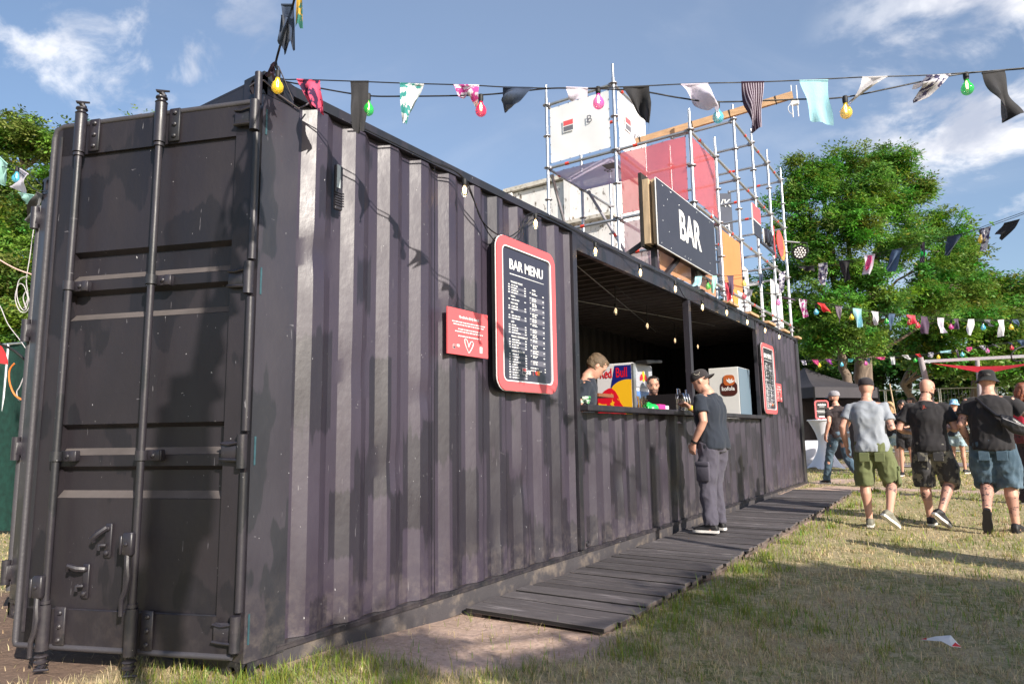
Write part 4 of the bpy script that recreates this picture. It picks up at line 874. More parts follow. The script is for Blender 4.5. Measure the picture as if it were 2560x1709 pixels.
# the side facing the hatch end and camera lies across the container at y = yf
yf = at(1582, 960, 0, -.72).y; xr = -.72; xl = at(1492, 960, 1, yf).x; zt = at(1582, 905, 1, yf).z; dy = .62
FW = pbr('fridge_white', (.72, .70, .73), .35, var=0); FB = pbr('fridge_blue', (.012, .02, .18), .35, var=0); FY = pbr('fridge_yellow', (.90, .50, .02), .35, var=0); FRd = pbr('fridge_red', (.70, .01, .03), .35, var=0)
m = MB(); m.box(((xl+xr)/2, yf+dy/2, (zt+.17)/2), (xr-xl, dy, zt-.17), bev=.01); m.build('cabinet', FW, t)
F = lambda a, b, e=.0: (xl+a*(xr-xl), yf-.002-e, zt-b)    # a across, b metres down
def fpoly(name, pts, mat, e):
    m = MB(); m.prism([(p[0]*(xr-xl), -p[1]*.56) for p in pts], (xl, yf-.001-e, zt), (1, 0, 0), (0, 0, 1), (0, -1, 0), .0015); return m.build(name, mat, t)
fpoly('blue_field', [(.52, .05), (.97, .05), (.97, .9), (.40, .9), (.40, .52)], FB, .001)
sun_ = [(.86+.50*math.cos(a)*1.0, .70-.33*math.sin(a)) for a in [math.radians(d) for d in range(78, 182, 8)]]
fpoly('yellow_sun', [(.97, 1.35), (.97, .375)]+[(min(x, .97), y) for x, y in sun_]+[(.36, 1.35)], FY, .003)
fpoly('red_bull', [(.02, 1.35), (.02, .74), (.12, .68), (.22, .60), (.33, .55), (.42, .55), (.52, .62), (.60, .74), (.64, .86), (.70, .94), (.78, 1.02), (.80, 1.35)], FRd, .005)
for pts in ([(.03, .89), (.06, .87), (.14, .90), (.24, .91), (.25, .89), (.27, .93), (.20, .945), (.06, .925)], [(.36, .90), (.42, .86), (.43, .79), (.45, .85), (.50, .87), (.46, .90), (.48, .95), (.40, .94)], [(.40, .66), (.43, .68), (.43, .72), (.415, .70)], [(.56, .78), (.60, .80), (.61, .84), (.57, .80)]):
    fpoly('yellow_outline', pts, FY, .007)
text('lettering', 'Red', .175, F(.10, .175, .004), (1, 0, 0), (0, 0, 1), FRd, t, .001, .002, align='LEFT', sx=(xr-xl)/.80); text('lettering', 'Bull', .175, F(.54, .175, .004), (1, 0, 0), (0, 0, 1), FRd, t, .001, .002, align='LEFT', sx=(xr-xl)/.80)
m = MB(); m.box((xr+.008, yf+.03, (zt+.17)/2), (.02, .07, zt-.19)); m.build('door_edge', pbr('brushed_alu', (.62, .64, .66), .3, .8), t)
m = MB(); m.box((xr+.004, yf+.33, zt-.16), (.02, .52, .28)); m.build('light_box', pbr('fridge_header', (.42, .43, .48), .35, var=0), t)
m = MB(); m.prism(circ(0, 0, .045, 16, .07), (xr+.016, yf+.30, zt-.16), (0, 1, 0), (0, 0, 1), (1, 0, 0), .002); m.build('yellow_mark', FY, t)
for s in (-1, 1):
    m = MB(); m.prism([(s*.02, -.03), (s*.06, -.05), (s*.11, -.06), (s*.12, -.02), (s*.08, .02), (s*.05, .03), (s*.03, .0)][::s], (xr+.019, yf+.30, zt-.16), (0, 1, 0), (0, 0, 1), (1, 0, 0), .002); m.build('red_mark', FRd, t)
m = MB(); m.box((xr+.006, yf+.33, zt-.85), (.012, .5, 1.0)); m.build('glass_door', pbr('fridge_glass', (.10, .22, .55), .1, var=.4, vscale=6), t)
m = MB(); m.box(((xl+xr)/2+.35, yf+.30, zt+.02), (.16, .5, .04), Matrix.Rotation(.08, 3, 'X'), bev=.01); o = m.build('tray', BLACKM, None); tag(o, 'black tray lying on top of the drinks fridge', 'tray')
# soft-drink cooler at the right
k0 = at(1770, 925, 0, -1.35); k1 = at(1866, 1035, 0, -.9)
yk = at(1845, 920, 0, -.12).y; t = thing('soda_cooler', (-1.1, yk, .16), 'tall white cooler with a side tinted blue grey for shade and a brown and orange soft drink logo', 'cooler')
xr = -.12; xl = at(1772, 960, 1, yk).x; zt = at(1845, 916, 1, yk).z
m = MB(); m.box(((xl+xr)/2, yk+.3, (zt+.17)/2), (xr-xl, .6, zt-.17), bev=.01); m.build('cabinet', pbr('cooler_white', (.70, .69, .68), .35, var=.03), t)
m = MB(); m.box((xr+.003, yk+.3, (zt+.17)/2), (.006, .592, zt-.19)); m.build('shade_tinted_side', pbr('cooler_side_shade', (.15, .21, .27), .4, var=0), t)  # side panel tinted blue grey, so its shade sits in the colour
BRN = pbr('logo_brown', (.07, .018, .014), .4, var=0); ORG = pbr('logo_orange', (.50, .12, .03), .4, var=0)
def blob(r, n=28, sq=.12): return [(r*math.cos(a)*(1-sq*math.cos(4*a)*.6), r*math.sin(a)*(1-sq*math.cos(4*a)*.6)) for a in [2*math.pi*k/n for k in range(n)]]
LX = at(1818, 962, 1, yk-.01).x; LZ = at(1820, 971, 1, yk-.01).z; UZ = at(1820, 950, 1, yk-.01).z
m = MB(); m.prism([(x*1.15, y) for x, y in blob(.118)], (LX+.02, yk-.004, LZ), (1, 0, 0), (0, 0, 1), (0, -1, 0), .003); m.build('logo_lower', BRN, t)
m = MB(); m.prism([(x, y*.95) for x, y in blob(.090)], (LX+.03, yk-.008, UZ), (1, 0, 0), (0, 0, 1), (0, -1, 0), .003); m.build('logo_upper', ORG, t)
m = MB()
for a in (-70, -35, 10, 45): r = math.radians(90+a*.8); d = (math.cos(r), math.sin(r)); pn = (-d[1]*.014, d[0]*.014); m.prism([(0, 0), (d[0]*.05+pn[0], d[1]*.05+pn[1]), (d[0]*.085, d[1]*.085), (d[0]*.05-pn[0], d[1]*.05-pn[1])], (LX+.04, yk-.0115, UZ-.05), (1, 0, 0), (0, 0, 1), (0, -1, 0), .002)
m.build('logo_flower', WHITEP, t)
text('lettering', 'kofola', .088, (LX+.01, yk-.0085, LZ-.028), (1, 0, 0), (0, 0, 1), WHITEP, t, .002, .0015, sx=.9)
# shelf, dispenser, small things on the counter
m = MB(); q_ = at(1473, 990, 0, -.62); m.box((-.62, q_.y, q_.z), (.4, .35, .035)); o = m.build('wooden_shelf', pbr('brown_shelf', (.25, .09, .04), .5), None); tag(o, 'small reddish wooden shelf behind the young bartender', 'shelf')
CH = pbr('polished_steel', (.55, .54, .57), .09, 1, var=0); CH2 = pbr('dark_polished_panel', (.05, .045, .05), .08, .6, var=0)
CZ = 1.346
xa = -.30; ya = at(1617, 1005, 0, xa).y; yb = at(1692, 1010, 0, xa).y
t = thing('drinks_dispenser', (xa-.1, (ya+yb)/2, CZ), 'polished steel drinks dispenser with cup loops on top standing on the counter', 'dispenser')
xa = -.10; yn = at(1690, 1005, 0, xa).y; yb = yn+.02; xw = at(1617, 1005, 1, yn).x; yc = at(1735, 985, 0, xa).y; zd0, zd1 = CZ-.02, at(1690, 984, 0, xa).z
m = MB(); m.box(((xa+xw)/2, (yn+yc)/2+.01, (zd0+zd1)/2), (xa-xw-.01, yc-yn-.01, zd1-zd0-.004)); m.build('casing', CH, t)
m = MB(); m.box(((xa+xw)/2, yn, (zd0+zd1)/2), (xa-xw, .012, zd1-zd0)); m.build('end_panel', CH2, t)
text('panel_print', 'BAR', .05, (xa-.35, yn-.008, CZ+.10), (1, 0, 0), (0, 0, 1), WHITEP, t, .001) if False else None
for px, py in ((1696, 975), (1717, 978)):
    p = at(px, py, 0, xa-.12); w = .045; m = MB(); m.tube([(xa-.12, p.y-w, zd1), (xa-.12, p.y-w*.9, zd1+.08), (xa-.12, p.y+w*.9, zd1+.08), (xa-.12, p.y+w, zd1)], .009, 8); m.build('lever', CH, t, smooth=50)
for j in range(5):
    p = Vector((xa+.05, yb+.08+.085*j, CZ+.03)); m = MB(); m.tube([p+Vector((-.05, 0, .17)), p+Vector((0, 0, .17)), p+Vector((.02, 0, .10)), p+Vector((.02, 0, .05))], [.012, .014, .012, .008], 8); m.build('tap', CH, t, smooth=50)
def cup(p, r, h, mat, name, label, cat='cup', r2=None):
    m = MB(); m.lathe(p, [(r*.75, 0), (r, h), (r*.94, h), (r*.7, .006)], 16); o = m.build(name, mat, None, smooth=40); return tag(o, label, cat)
GRN = pbr('green_plastic', (.02, .50, .10), .3, var=0); PNK = pbr('pink_card', (.85, .05, .33), .4, var=0)
p = at(1632, 1020, 0, -.02); m = MB()
for k in range(9):
    a0 = math.pi*k/9; a1 = math.pi*(k+.82)/9
    m.tube([(p.x-.05*math.sin((a0+a1)/2), p.y+.10*math.cos(a), CZ+.065*math.sin(a)) for a in (a0, (a0+a1)/2, a1)], .012, 8)
m.lathe((p.x-.03, p.y, CZ), [(.09, 0), (.085, .03), (.06, .05), (0, .06)], 16); o = m.build('green_bowl', GRN, None, smooth=60); tag(o, 'upturned ribbed green plastic bowl on the counter ledge', 'bowl')
p = at(1655, 1018, 0, .0); m = MB(); m.box((p.x-.04, p.y+.02, CZ+.027), (.08, .17, .054), bev=.006); o = m.build('pink_box', PNK, None); tag(o, 'bright pink box on the counter ledge', 'box')
p = at(1668, 1019, 0, .0); m = MB(); m.box((p.x-.04, p.y+.03, CZ+.023), (.06, .10, .046), bev=.004); o = m.build('white_box', pbr('card_white', (.7, .62, .68), .5), None); tag(o, 'small pale box next to the pink box on the counter', 'box')
for k, (px, py, h, mt, lb) in enumerate(((1603, 1016, .13, 'clear_bulb_glass', 'clear drinking glass at the left end of the dispenser'), (1611, 1014, .10, 'clear_bulb_glass', 'short clear glass right beside the taller glass'), (1709, 1012, .15, 'polished_steel', 'steel jug on the counter near the post'), (1728, 1010, .14, 'clear_bulb_glass', 'clear plastic cup on the counter beside the hatch post'))):
    p = at(px, py, 0, -.08); cup((p.x, p.y, CZ), .04, h, MATS[mt], 'cup', lb)
p = at(1457, 1008, 0, .02); m = MB()
for k in range(9): m.box((p.x-.02+random.uniform(-.03, .03), p.y+.06+random.uniform(-.06, .06), CZ+.02+random.uniform(0, .05)), (.05, .035, .02), Matrix.Rotation(random.uniform(0, 3), 3, 'Z') @ Matrix.Rotation(random.uniform(-.6, .6), 3, 'X'))
o = m.build('can_heap', pbr('mixed_green_white', (.5, .6, .5), .4, col2=(.05, .25, .08), c2scale=30), None); tag(o, 'little heap of green and white packets at the left end of the counter', 'packets', kind='stuff')
# ------------------------------------------------------------------ bunting and coloured bulbs
CLOTH = {}
def cloth(c, name=None):
    cols = {'black': (.022, .021, .025), 'navy': (.03, .05, .10), 'denim': (.07, .12, .22), 'white': (.80, .79, .82), 'offwhite': (.68, .66, .68), 'lilac': (.78, .72, .84), 'coral': (.80, .10, .15), 'red': (.72, .04, .05), 'pink': (.85, .10, .32), 'mint': (.45, .80, .72), 'aqua': (.42, .74, .84), 'purple': (.45, .08, .45), 'plum': (.10, .06, .11), 'grey': (.20, .20, .24), 'teal': (.05, .30, .30)}
    k = 'cloth_'+c
    if c == 'striped':
        if k not in MATS:
            m = pbr(k, (.03, .02, .035), .8, var=0, translucent=.15); t = m.node_tree; L = t.links.new; uvn = N(t, 'ShaderNodeAttribute', attribute_name='fu')
            w = N(t, 'ShaderNodeMath', operation='MULTIPLY'); L(uvn.outputs['Fac'], w.inputs[0]); w.inputs[1].default_value = 9; f = N(t, 'ShaderNodeMath', operation='FRACT'); L(w.outputs[0], f.inputs[0])
            g = N(t, 'ShaderNodeMath', operation='GREATER_THAN'); L(f.outputs[0], g.inputs[0]); g.inputs[1].default_value = .72; x = N(t, 'ShaderNodeMix', data_type='RGBA'); L(g.outputs[0], x.inputs[0]); x.inputs[6].default_value = (.045, .018, .04, 1); x.inputs[7].default_value = (.5, .44, .52, 1)
            L(x.outputs[2], t.nodes['Principled BSDF'].inputs['Base Color'])
        return MATS[k]
    if c.startswith('print'):
        a, b = {'printpink': ((.80, .10, .20), (.06, .02, .07)), 'printwhite': ((.72, .70, .76), (.08, .07, .16)), 'printyellow': ((.70, .42, .06), (.05, .22, .18)), 'printmint': ((.78, .80, .82), (.05, .32, .30)), 'printmulti': ((.75, .73, .80), (.55, .06, .30))}[c]
        return pbr(k, a, .8, var=0, col2=b, c2lo=.50, c2hi=.53, c2scale=22, translucent=.2)
    return pbr(k, cols[c], .8, var=.10, vscale=12, bump=.15, bscale=90, translucent=.12 if c in ('black', 'navy', 'plum') else .25, sheen=.2)
def flag(parent, A, B, C, D, mat, nrm, wave=.012, seed=0, label=None, curl=0):
    """cloth strip: A-B on the cord, C-D the free end (left, right)"""
    A, B, C, D = map(Vector, (A, B, C, D)); nrm = Vector(nrm).normalized(); nu, nv = 8, 14; m = MB(); L_ = ((C-A).length+(D-B).length)/2; mid0 = (A+B)/2
    def f(u, v):
        w = v**.55                                          # cloth gathers in below the cord
        p = (A.lerp(B, u)).lerp(C.lerp(D, u), v)
        q = (A.lerp(B, u)*(1-v)+(A.lerp(B, .5)+(C.lerp(D, u)-C.lerp(D, .5))*1.0)*v)+(C.lerp(D, .5)-A.lerp(B, .5))*v
        narrow = p.lerp(q, .0)
        o = nrm*(wave*(math.sin(u*5.2+v*4.1+seed)+.7*math.sin(u*9+seed*2+v*2))*min(1, v*2.2)+curl*v*v)
        return narrow+o+Vector((0, 0, -.012*math.sin(math.pi*v)))
    m.grid(f, nu, nv); o = m.build('flag', mat, parent, smooth=180, label=label)
    at_ = o.data.attributes.new('fu', 'FLOAT', 'POINT'); at_.data.foreach_set('value', [i/nu for j in range(nv+1) for i in range(nu+1)])
    m = MB(); m.tube([A, A.lerp(B, .5), B], .0045*max(1, L_*3), 6); m.build('hem', mat, o); return o

# first pair of lines: from the near corner casting out to the right
P0 = Vector((.14, .16, 0)); DN = Vector((1.38, .87, 0)).normalized(); NN = Vector((-DN.y, DN.x, 0))
G = lambda px, py: onplane(px, py, P0, NN)
BU = thing('bunting', (.05, .05, 2.95), 'nearest rag bunting, large fluttering strips from the near container corner to the right', 'bunting', 'rag bunting lines')
cp = [(702, 196), (760, 199), (900, 204), (1030, 209), (1170, 213), (1290, 219), (1450, 221), (1590, 216), (1740, 209), (1872, 206), (2000, 201), (2160, 193), (2300, 189), (2430, 181), (2560, 170), (2700, 156)]
wp = [G(*p) for p in cp]; far = G(2700, 156); POLE1 = far+DN*1.2
cable(BU, [(.02, .02, 2.93)]+wp+[POLE1+Vector((0, 0, .05))], .0032, 'cord')
FL1 = [((742, 199), (800, 203), (783, 275), (808, 275), 'printpink', .012), ((876, 204), (922, 204), (884, 328), (911, 330), 'black', .006), ((1000, 209), (1060, 212), (1003, 306), (1018, 315), 'printmint', .010), ((1134, 213), (1198, 214), (1150, 240), (1192, 256), 'printmulti', .012),
 ((1257, 218), (1332, 220), (1254, 262), (1266, 270), 'navy', .014), ((1415, 219), (1470, 221), (1421, 246), (1468, 250), 'lilac', .006), ((1558, 220), (1623, 216), (1608, 290), (1622, 328), 'black', .012), ((1702, 212), (1770, 210), (1770, 275), (1815, 283), 'lilac', .014),
 ((1853, 206), (1910, 205), (1874, 325), (1902, 322), 'striped', .010), ((1998, 202), (2070, 201), (2030, 296), (2080, 319), 'aqua', .006), ((2155, 194), (2218, 192), (2122, 268), (2130, 244), 'offwhite', .015), ((2316, 190), (2375, 187), (2283, 212), (2310, 250), 'printwhite', .014), ((2455, 184), (2512, 176), (2505, 303), (2558, 284), 'black', .010)]
for k, (a, b, c, d, col, wv) in enumerate(FL1): flag(BU, G(*a), G(*b), G(*c), G(*d), cloth(col), NN, wv*3.2, k*1.7)
G2 = lambda px, py: onplane(px, py, P0+NN*.03, NN)
FS = thing('festoon_lights', (.05, .08, 2.92), 'black festoon cable with large coloured globe bulbs sagging beside the near bunting line', 'string lights', 'coloured bulb lines')
cp = [(700, 198), (760, 213), (905, 238), (1010, 241), (1190, 238), (1290, 230), (1380, 221), (1490, 222), (1600, 228), (1700, 245), (1793, 255), (1980, 249), (2105, 244), (2220, 222), (2300, 205), (2412, 184), (2560, 172), (2700, 160)]
cable(FS, [(.03, .03, 2.92)]+[G2(*p) for p in cp]+[POLE1], .0042)
for (px, py, c, s) in ((921, 236, 'green', 1.0), (1202, 238, 'red', 1.0), (1495, 219, 'pink', 1.0), (1793, 256, 'blue', .95), (2112, 242, 'yellow', 1.0), (2414, 183, 'green', 1.0)): bulb(FS, G2(px, py), .67*s, c, True, round_=True, label=c+' glass bulb')
t = thing('timber_pole', (POLE1.x, POLE1.y, 0), 'timber pole that carries the near bunting lines, off to the right', 'pole'); m = MB(); m.tube([(POLE1.x, POLE1.y, -.2), (POLE1.x+.02, POLE1.y, 3.4)], [.06, .045], 12); m.build('pole', WOODP, t, smooth=50)

# second line: from the same corner up over the camera
c0 = pt(692, 172, 3.28); hd = Vector((CAMP.x-c0.x, CAMP.y-c0.y, 0)).normalized(); side = Vector((-hd.y, hd.x, 0))
q1 = pt(690, 154, 3.27); q2 = pt(712, 75, 3.15); q3 = pt(738, -10, 3.05); dd = (q3-q1)
end = q1+dd.normalized()*0
BV = thing('bunting', c0, 'rag bunting rising from the near corner over the camera, navy and printed strips', 'bunting', 'rag bunting lines')
e1 = Vector((1.9, -1.0, 3.38)); e2 = Vector((3.15, -1.65, 3.42)); e3 = Vector((5.6, -2.9, 3.7))
cable(BV, [c0, q1, q2, q3, (q3+e1)/2+Vector((0, 0, -.02)), e1, e2, e3], .0055, 'cord')
nh = hd
flag(BV, pt(703, 12, 3.1), pt(735, 12, 3.1), pt(712, 122, 3.15), pt(738, 120, 3.15), cloth('navy'), nh, .04, 1, 'navy strip'); flag(BV, pt(703, 40, 3.12), pt(722, 40, 3.12), pt(693, 108, 3.15), pt(716, 118, 3.15), cloth('navy'), nh, .03, 4, 'navy strip')
flag(BV, pt(742, -20, 3.02), pt(754, -20, 3.02), pt(739, 66, 3.05), pt(758, 70, 3.05), cloth('printyellow'), nh, .02, 2, 'yellow and green printed strip')
flag(BV, pt(690, 152, 3.26), pt(686, 160, 3.28), pt(662, 178, 3.3), pt(688, 206, 3.3), cloth('plum'), nh, .03, 7, 'dark rolled strip at the corner')
for k, (s, c) in enumerate(((.55, 'navy'), (.8, 'black'), (1.05, 'plum'), (1.3, 'black'), (1.55, 'navy'), (1.8, 'black'))):
    p = (q3+e1)/2; base = (q3.lerp(e1, min(1, s))) if s <= 1 else e1.lerp(e2, s-1); du = (e2-e1).normalized()*.09
    flag(BV, base-du, base+du, base-du*.6+Vector((.02, .05, -.42)), base+du*.5+Vector((.03, .05, -.40)), cloth(c), side, .03, k)
p = e2.lerp(e3, .22); du = Vector((.11, .06, 0)); flag(BV, p-du, p+du, p-du*1.2+Vector((.02, .0, -1.15)), p+du*.9+Vector((.0, 0, -1.08)), cloth('black'), side, .05, 3); p = e2.lerp(e3, .10); flag(BV, p-du*.8, p+du*.8, p-du+Vector((.0, .0, -.8)), p+du*.7+Vector((.0, 0, -.75)), cloth('black'), side, .05, 6)  # two long strips added out of view, to throw shade down the door
m = MB(); m.tube([(5.6, -2.92, -.2), (5.62, -2.92, 3.9)], [.07, .05], 12); o = m.build('timber_pole', WOODP, None, smooth=50); tag(o, 'tall timber pole behind the camera that holds the overhead bunting', 'pole')
t = thing('festoon_lights', (.05, -.05, 2.9), 'yellow globe bulb hanging by its cable against the near corner casting', 'string lights', 'coloured bulb lines')
pb_ = pt(695, 178, 3.22); cable(t, [pt(690, 154, 3.24), pt(692, 166, 3.23), pb_], .005, dense=4); bulb(t, pb_, .66, 'yellow', True, round_=True, label='yellow glass bulb')
m = MB(); m.tube([(-.10, -.008, 2.84), (-.03, -.018, 2.842), (.006, -.004, 2.84), (.010, .08, 2.80), (.012, .20, 2.775)], .005, 6); m.tube([(.012, .20, 2.775), (.03, .23, 2.80), (.02, .26, 2.83)], .004, 6); m.tube([(.04, .05, 2.93), (.02, .16, 2.80)], .003, 6)
o = m.build('tie_wire', pbr('tie_wire', (.14, .12, .13), .5, .4), None, smooth=60); tag(o, 'twisted wire tied through the corner casting and along the near post', 'wire', kind='stuff')

def far_bunting(label, cord, d0, d1, flags, bulbs=(), cable2=None, bs=1., wave=.03, lamps_label=None):
    px0, px1 = cord[0][0], cord[-1][0]; D = lambda px: lerp(d0, d1, (px-px0)/(px1-px0)); PP = lambda px, py: pt(px, py, D(px))
    B = thing('bunting', PP(*cord[0]), label, 'bunting', 'rag bunting lines'); r = max(.003, D(px0)*.00035)
    cable(B, [PP(*p) for p in cord], r, 'cord'); nr = Vector((-CF.x, -CF.y, 0)).normalized()
    for k, (a, b, c, d, col) in enumerate(flags): flag(B, PP(*a), PP(*b), PP(*c), PP(*d), cloth(col), nr, wave, k*2.3)
    if bulbs:
        F_ = thing('festoon_lights', PP(*cord[0]), lamps_label, 'string lights', 'coloured bulb lines'); off = -nr*.05
        if cable2: cable(F_, [PP(*p)+off for p in cable2], r)
        for px, py, c in bulbs: bulb(F_, PP(px, py)+off, bs, c, False, round_=True, label=c+' glass bulb')
far_bunting('upper right rag bunting in front of the ash tree, mostly dark strips',
 [(1985, 660), (2045, 668), (2110, 655), (2210, 630), (2320, 603), (2420, 580), (2470, 562), (2560, 530), (2640, 500)], 9.6, 7.4,
 [((1995, 668), (2035, 664), (2010, 674), (2036, 680), 'black'), ((2046, 660), (2068, 657), (2051, 712), (2065, 712), 'printwhite'), ((2097, 652), (2125, 650), (2112, 706), (2122, 700), 'black'), ((2160, 638), (2188, 636), (2158, 685), (2176, 686), 'lilac'), ((2170, 640), (2180, 640), (2160, 676), (2172, 676), 'pink'), ((2230, 626), (2256, 621), (2214, 672), (2234, 682), 'denim'), ((2305, 606), (2312, 605), (2305, 655), (2309, 658), 'striped'), ((2368, 594), (2406, 584), (2357, 638), (2375, 638), 'navy'), ((2452, 572), (2478, 567), (2453, 622), (2460, 630), 'printwhite'), ((2510, 558), (2550, 548), (2490, 585), (2506, 601), 'black')],
 [(2176, 645, 'red'), (2311, 610, 'green'), (2459, 572, 'yellow')], [(1985, 664), (2110, 658), (2320, 607), (2470, 566), (2640, 504)], .95, lamps_label='festoon cable with red, green and yellow bulbs along the upper right bunting')
far_bunting('short rag bunting from the foot of the BAR sign, pale and dark strips',
 [(1738, 690), (1800, 690), (1860, 687), (1902, 684), (1960, 682)], 8.6, 9.6,
 [((1738, 692), (1755, 691), (1730, 713), (1750, 716), 'aqua'), ((1781, 690), (1792, 690), (1779, 734), (1786, 732), 'mint'), ((1813, 706), (1822, 707), (1818, 755), (1827, 748), 'coral'), ((1818, 690), (1834, 690), (1822, 738), (1833, 742), 'plum'), ((1898, 686), (1908, 684), (1898, 718), (1903, 720), 'navy'), ((1948, 682), (1964, 678), (1946, 732), (1955, 732), 'printwhite')],
 [(1772, 696, 'green'), (1862, 690, 'yellow')], [(1718, 690), (1772, 698), (1800, 702), (1862, 692), (1960, 684)], .8, lamps_label='short festoon cable with green and yellow bulbs at the foot of the BAR sign')
far_bunting('mid height rag bunting before the trees, many pale, red and grey strips',
 [(1795, 700), (1865, 720), (1940, 738), (1998, 746), (2060, 757), (2130, 769), (2200, 780), (2300, 790), (2400, 797), (2500, 799), (2600, 796)], 9.2, 10.8,
 [((1868, 722), (1882, 726), (1862, 740), (1876, 742), 'grey'), ((1955, 742), (1985, 748), (1962, 746), (1990, 752), 'plum'), ((1997, 747), (2018, 750), (2008, 795), (2018, 792), 'printmulti'), ((2043, 757), (2062, 760), (2060, 778), (2080, 782), 'red'), ((2088, 764), (2104, 766), (2096, 800), (2101, 808), 'striped'), ((2132, 770), (2154, 773), (2143, 818), (2153, 818), 'aqua'), ((2178, 778), (2196, 780), (2190, 812), (2194, 812), 'white'), ((2222, 784), (2238, 785), (2222, 823), (2230, 824), 'denim'), ((2266, 787), (2288, 789), (2280, 806), (2290, 812), 'coral'), ((2302, 790), (2318, 792), (2306, 834), (2322, 834), 'plum'), ((2343, 794), (2360, 795), (2350, 832), (2366, 832), 'lilac'), ((2384, 797), (2396, 797), (2388, 822), (2396, 824), 'plum'), ((2420, 798), (2435, 798), (2419, 838), (2430, 838), 'white'), ((2460, 799), (2476, 799), (2474, 812), (2480, 817), 'grey'), ((2494, 800), (2510, 799), (2498, 842), (2510, 840), 'white'), ((2530, 799), (2544, 799), (2542, 812), (2552, 816), 'denim')],
 [(1862, 722, 'red'), (1948, 738, 'pink'), (2043, 762, 'blue'), (2132, 776, 'yellow'), (2220, 786, 'green'), (2277, 789, 'red'), (2298, 797, 'red'), (2382, 800, 'pink'), (2462, 802, 'blue'), (2532, 802, 'yellow')], [(1765, 694), (1862, 718), (1948, 736), (2043, 758), (2132, 771), (2300, 793), (2462, 801), (2600, 798)], .80, lamps_label='long festoon cable with many coloured bulbs along the mid height bunting')
far_bunting('lowest and most distant rag bunting, small strips just above the tent and the heads',
 [(1998, 900), (2090, 899), (2180, 895), (2260, 890), (2330, 884), (2400, 876), (2480, 862), (2560, 848), (2620, 838)], 17.5, 15.5,
 [((2002, 900), (2014, 900), (2008, 912), (2017, 912), 'printwhite'), ((2030, 899), (2045, 899), (2042, 912), (2046, 913), 'pink'), ((2064, 898), (2079, 898), (2076, 910), (2080, 911), 'purple'), ((2120, 897), (2135, 896), (2120, 903), (2128, 906), 'teal'), ((2168, 895), (2174, 895), (2172, 910), (2175, 911), 'denim'), ((2188, 893), (2214, 892), (2200, 898), (2208, 899), 'pink'), ((2225, 892), (2237, 891), (2231, 911), (2238, 911), 'white'), ((2254, 888), (2270, 887), (2274, 899), (2280, 896), 'offwhite'), ((2288, 885), (2300, 884), (2304, 896), (2309, 898), 'red'), ((2320, 882), (2334, 880), (2322, 893), (2331, 894), 'printwhite'), ((2350, 878), (2378, 875), (2352, 882), (2378, 882), 'aqua'), ((2388, 874), (2394, 872), (2395, 894), (2399, 896), 'striped'), ((2416, 868), (2430, 867), (2418, 879), (2428, 877), 'pink'), ((2448, 864), (2462, 863), (2468, 882), (2472, 883), 'printwhite'), ((2480, 860), (2490, 862), (2500, 868), (2506, 871), 'grey'), ((2518, 855), (2528, 858), (2534, 864), (2538, 867), 'navy'), ((2542, 850), (2560, 848), (2552, 862), (2562, 868), 'denim')],
 [(2050, 901, 'yellow'), (2106, 899, 'blue'), (2166, 896, 'pink'), (2290, 888, 'green'), (2348, 880, 'yellow'), (2408, 873, 'blue'), (2471, 864, 'pink'), (2532, 856, 'red')], [(1998, 902), (2180, 898), (2330, 886), (2480, 864), (2620, 840)], 1.0, wave=.02, lamps_label='farthest festoon cable with small coloured bulbs above the tent')
far_bunting('end of bunting at the left edge above the green fence',
 [(-60, 400), (0, 415), (50, 432), (82, 470), (112, 478)], 6.2, 4.6,
 [((0, 393), (18, 410), (0, 460), (12, 462), 'mint'), ((50, 422), (70, 435), (30, 470), (60, 482), 'lilac'), ((46, 482), (84, 488), (66, 505), (74, 514), 'mint'), ((92, 480), (106, 486), (58, 552), (86, 558), 'black')],
 [(32, 412, 'blue')], [(-60, 402), (32, 410), (110, 474)], .75, lamps_label='festoon cable with one blue bulb at the left edge')

# ------------------------------------------------------------------ things behind and to the left
def grimy_box():
    a = pt(1268, 482, 15.5); u = Vector((1, 0, 0)); w = Vector((0, 1, 0)); L_ = -2.95-a.x; zt = a.z
    R = Matrix((u, w, Vector((0, 0, 1)))).transposed(); t = thing('storage_cabin', (a.x, a.y, .1), 'grimy white steel cabin with ledges and mould streaks behind the scaffold', 'cabin')
    gm = pbr('grimy_white', (.80, .78, .77), .75, var=.1, vscale=2, col2=(.16, .13, .10), c2lo=.56, c2hi=.66, c2scale=4.5, stretch=(2.2, 2.2, 1), bump=.3, bscale=30)
    lg = pbr('ledge_white', (.62, .58, .52), .8, var=.2, vscale=6, col2=(.20, .17, .13), c2lo=.5, c2hi=.68, c2scale=10)
    m = MB(); m.box(a+u*L_/2+w*1.2+Vector((0, 0, -zt/2)), (L_, 2.4, zt-.1), R); m.build('wall', gm, t)
    m = MB(); m.box(a+u*L_/2+w*1.2+Vector((0, 0, .02)), (L_+.1, 2.6, .09), R); m.build('roof', lg, t)
    for k in range(5): m = MB(); m.box(a+u*L_/2-w*.09+Vector((0, 0, -1.05-.95*k)), (L_, .2, .07), R); m.build('ledge', lg, t)
    for k in range(int(L_/1.5)+1): m = MB(); m.box(a+u*min(L_-.1, .1+1.5*k)-w*.05+Vector((0, 0, -zt/2)), (.16, .09, zt-.12), R); m.build('rib', gm, t)
grimy_box()
a = pt(1812, 600, 17); R = Matrix((CR, CF, Vector((0, 0, 1)))).transposed(); t = thing('billboard', (a.x, a.y, .1), 'dark navy billboard with white lettering half hidden behind the scaffold tubes', 'billboard')
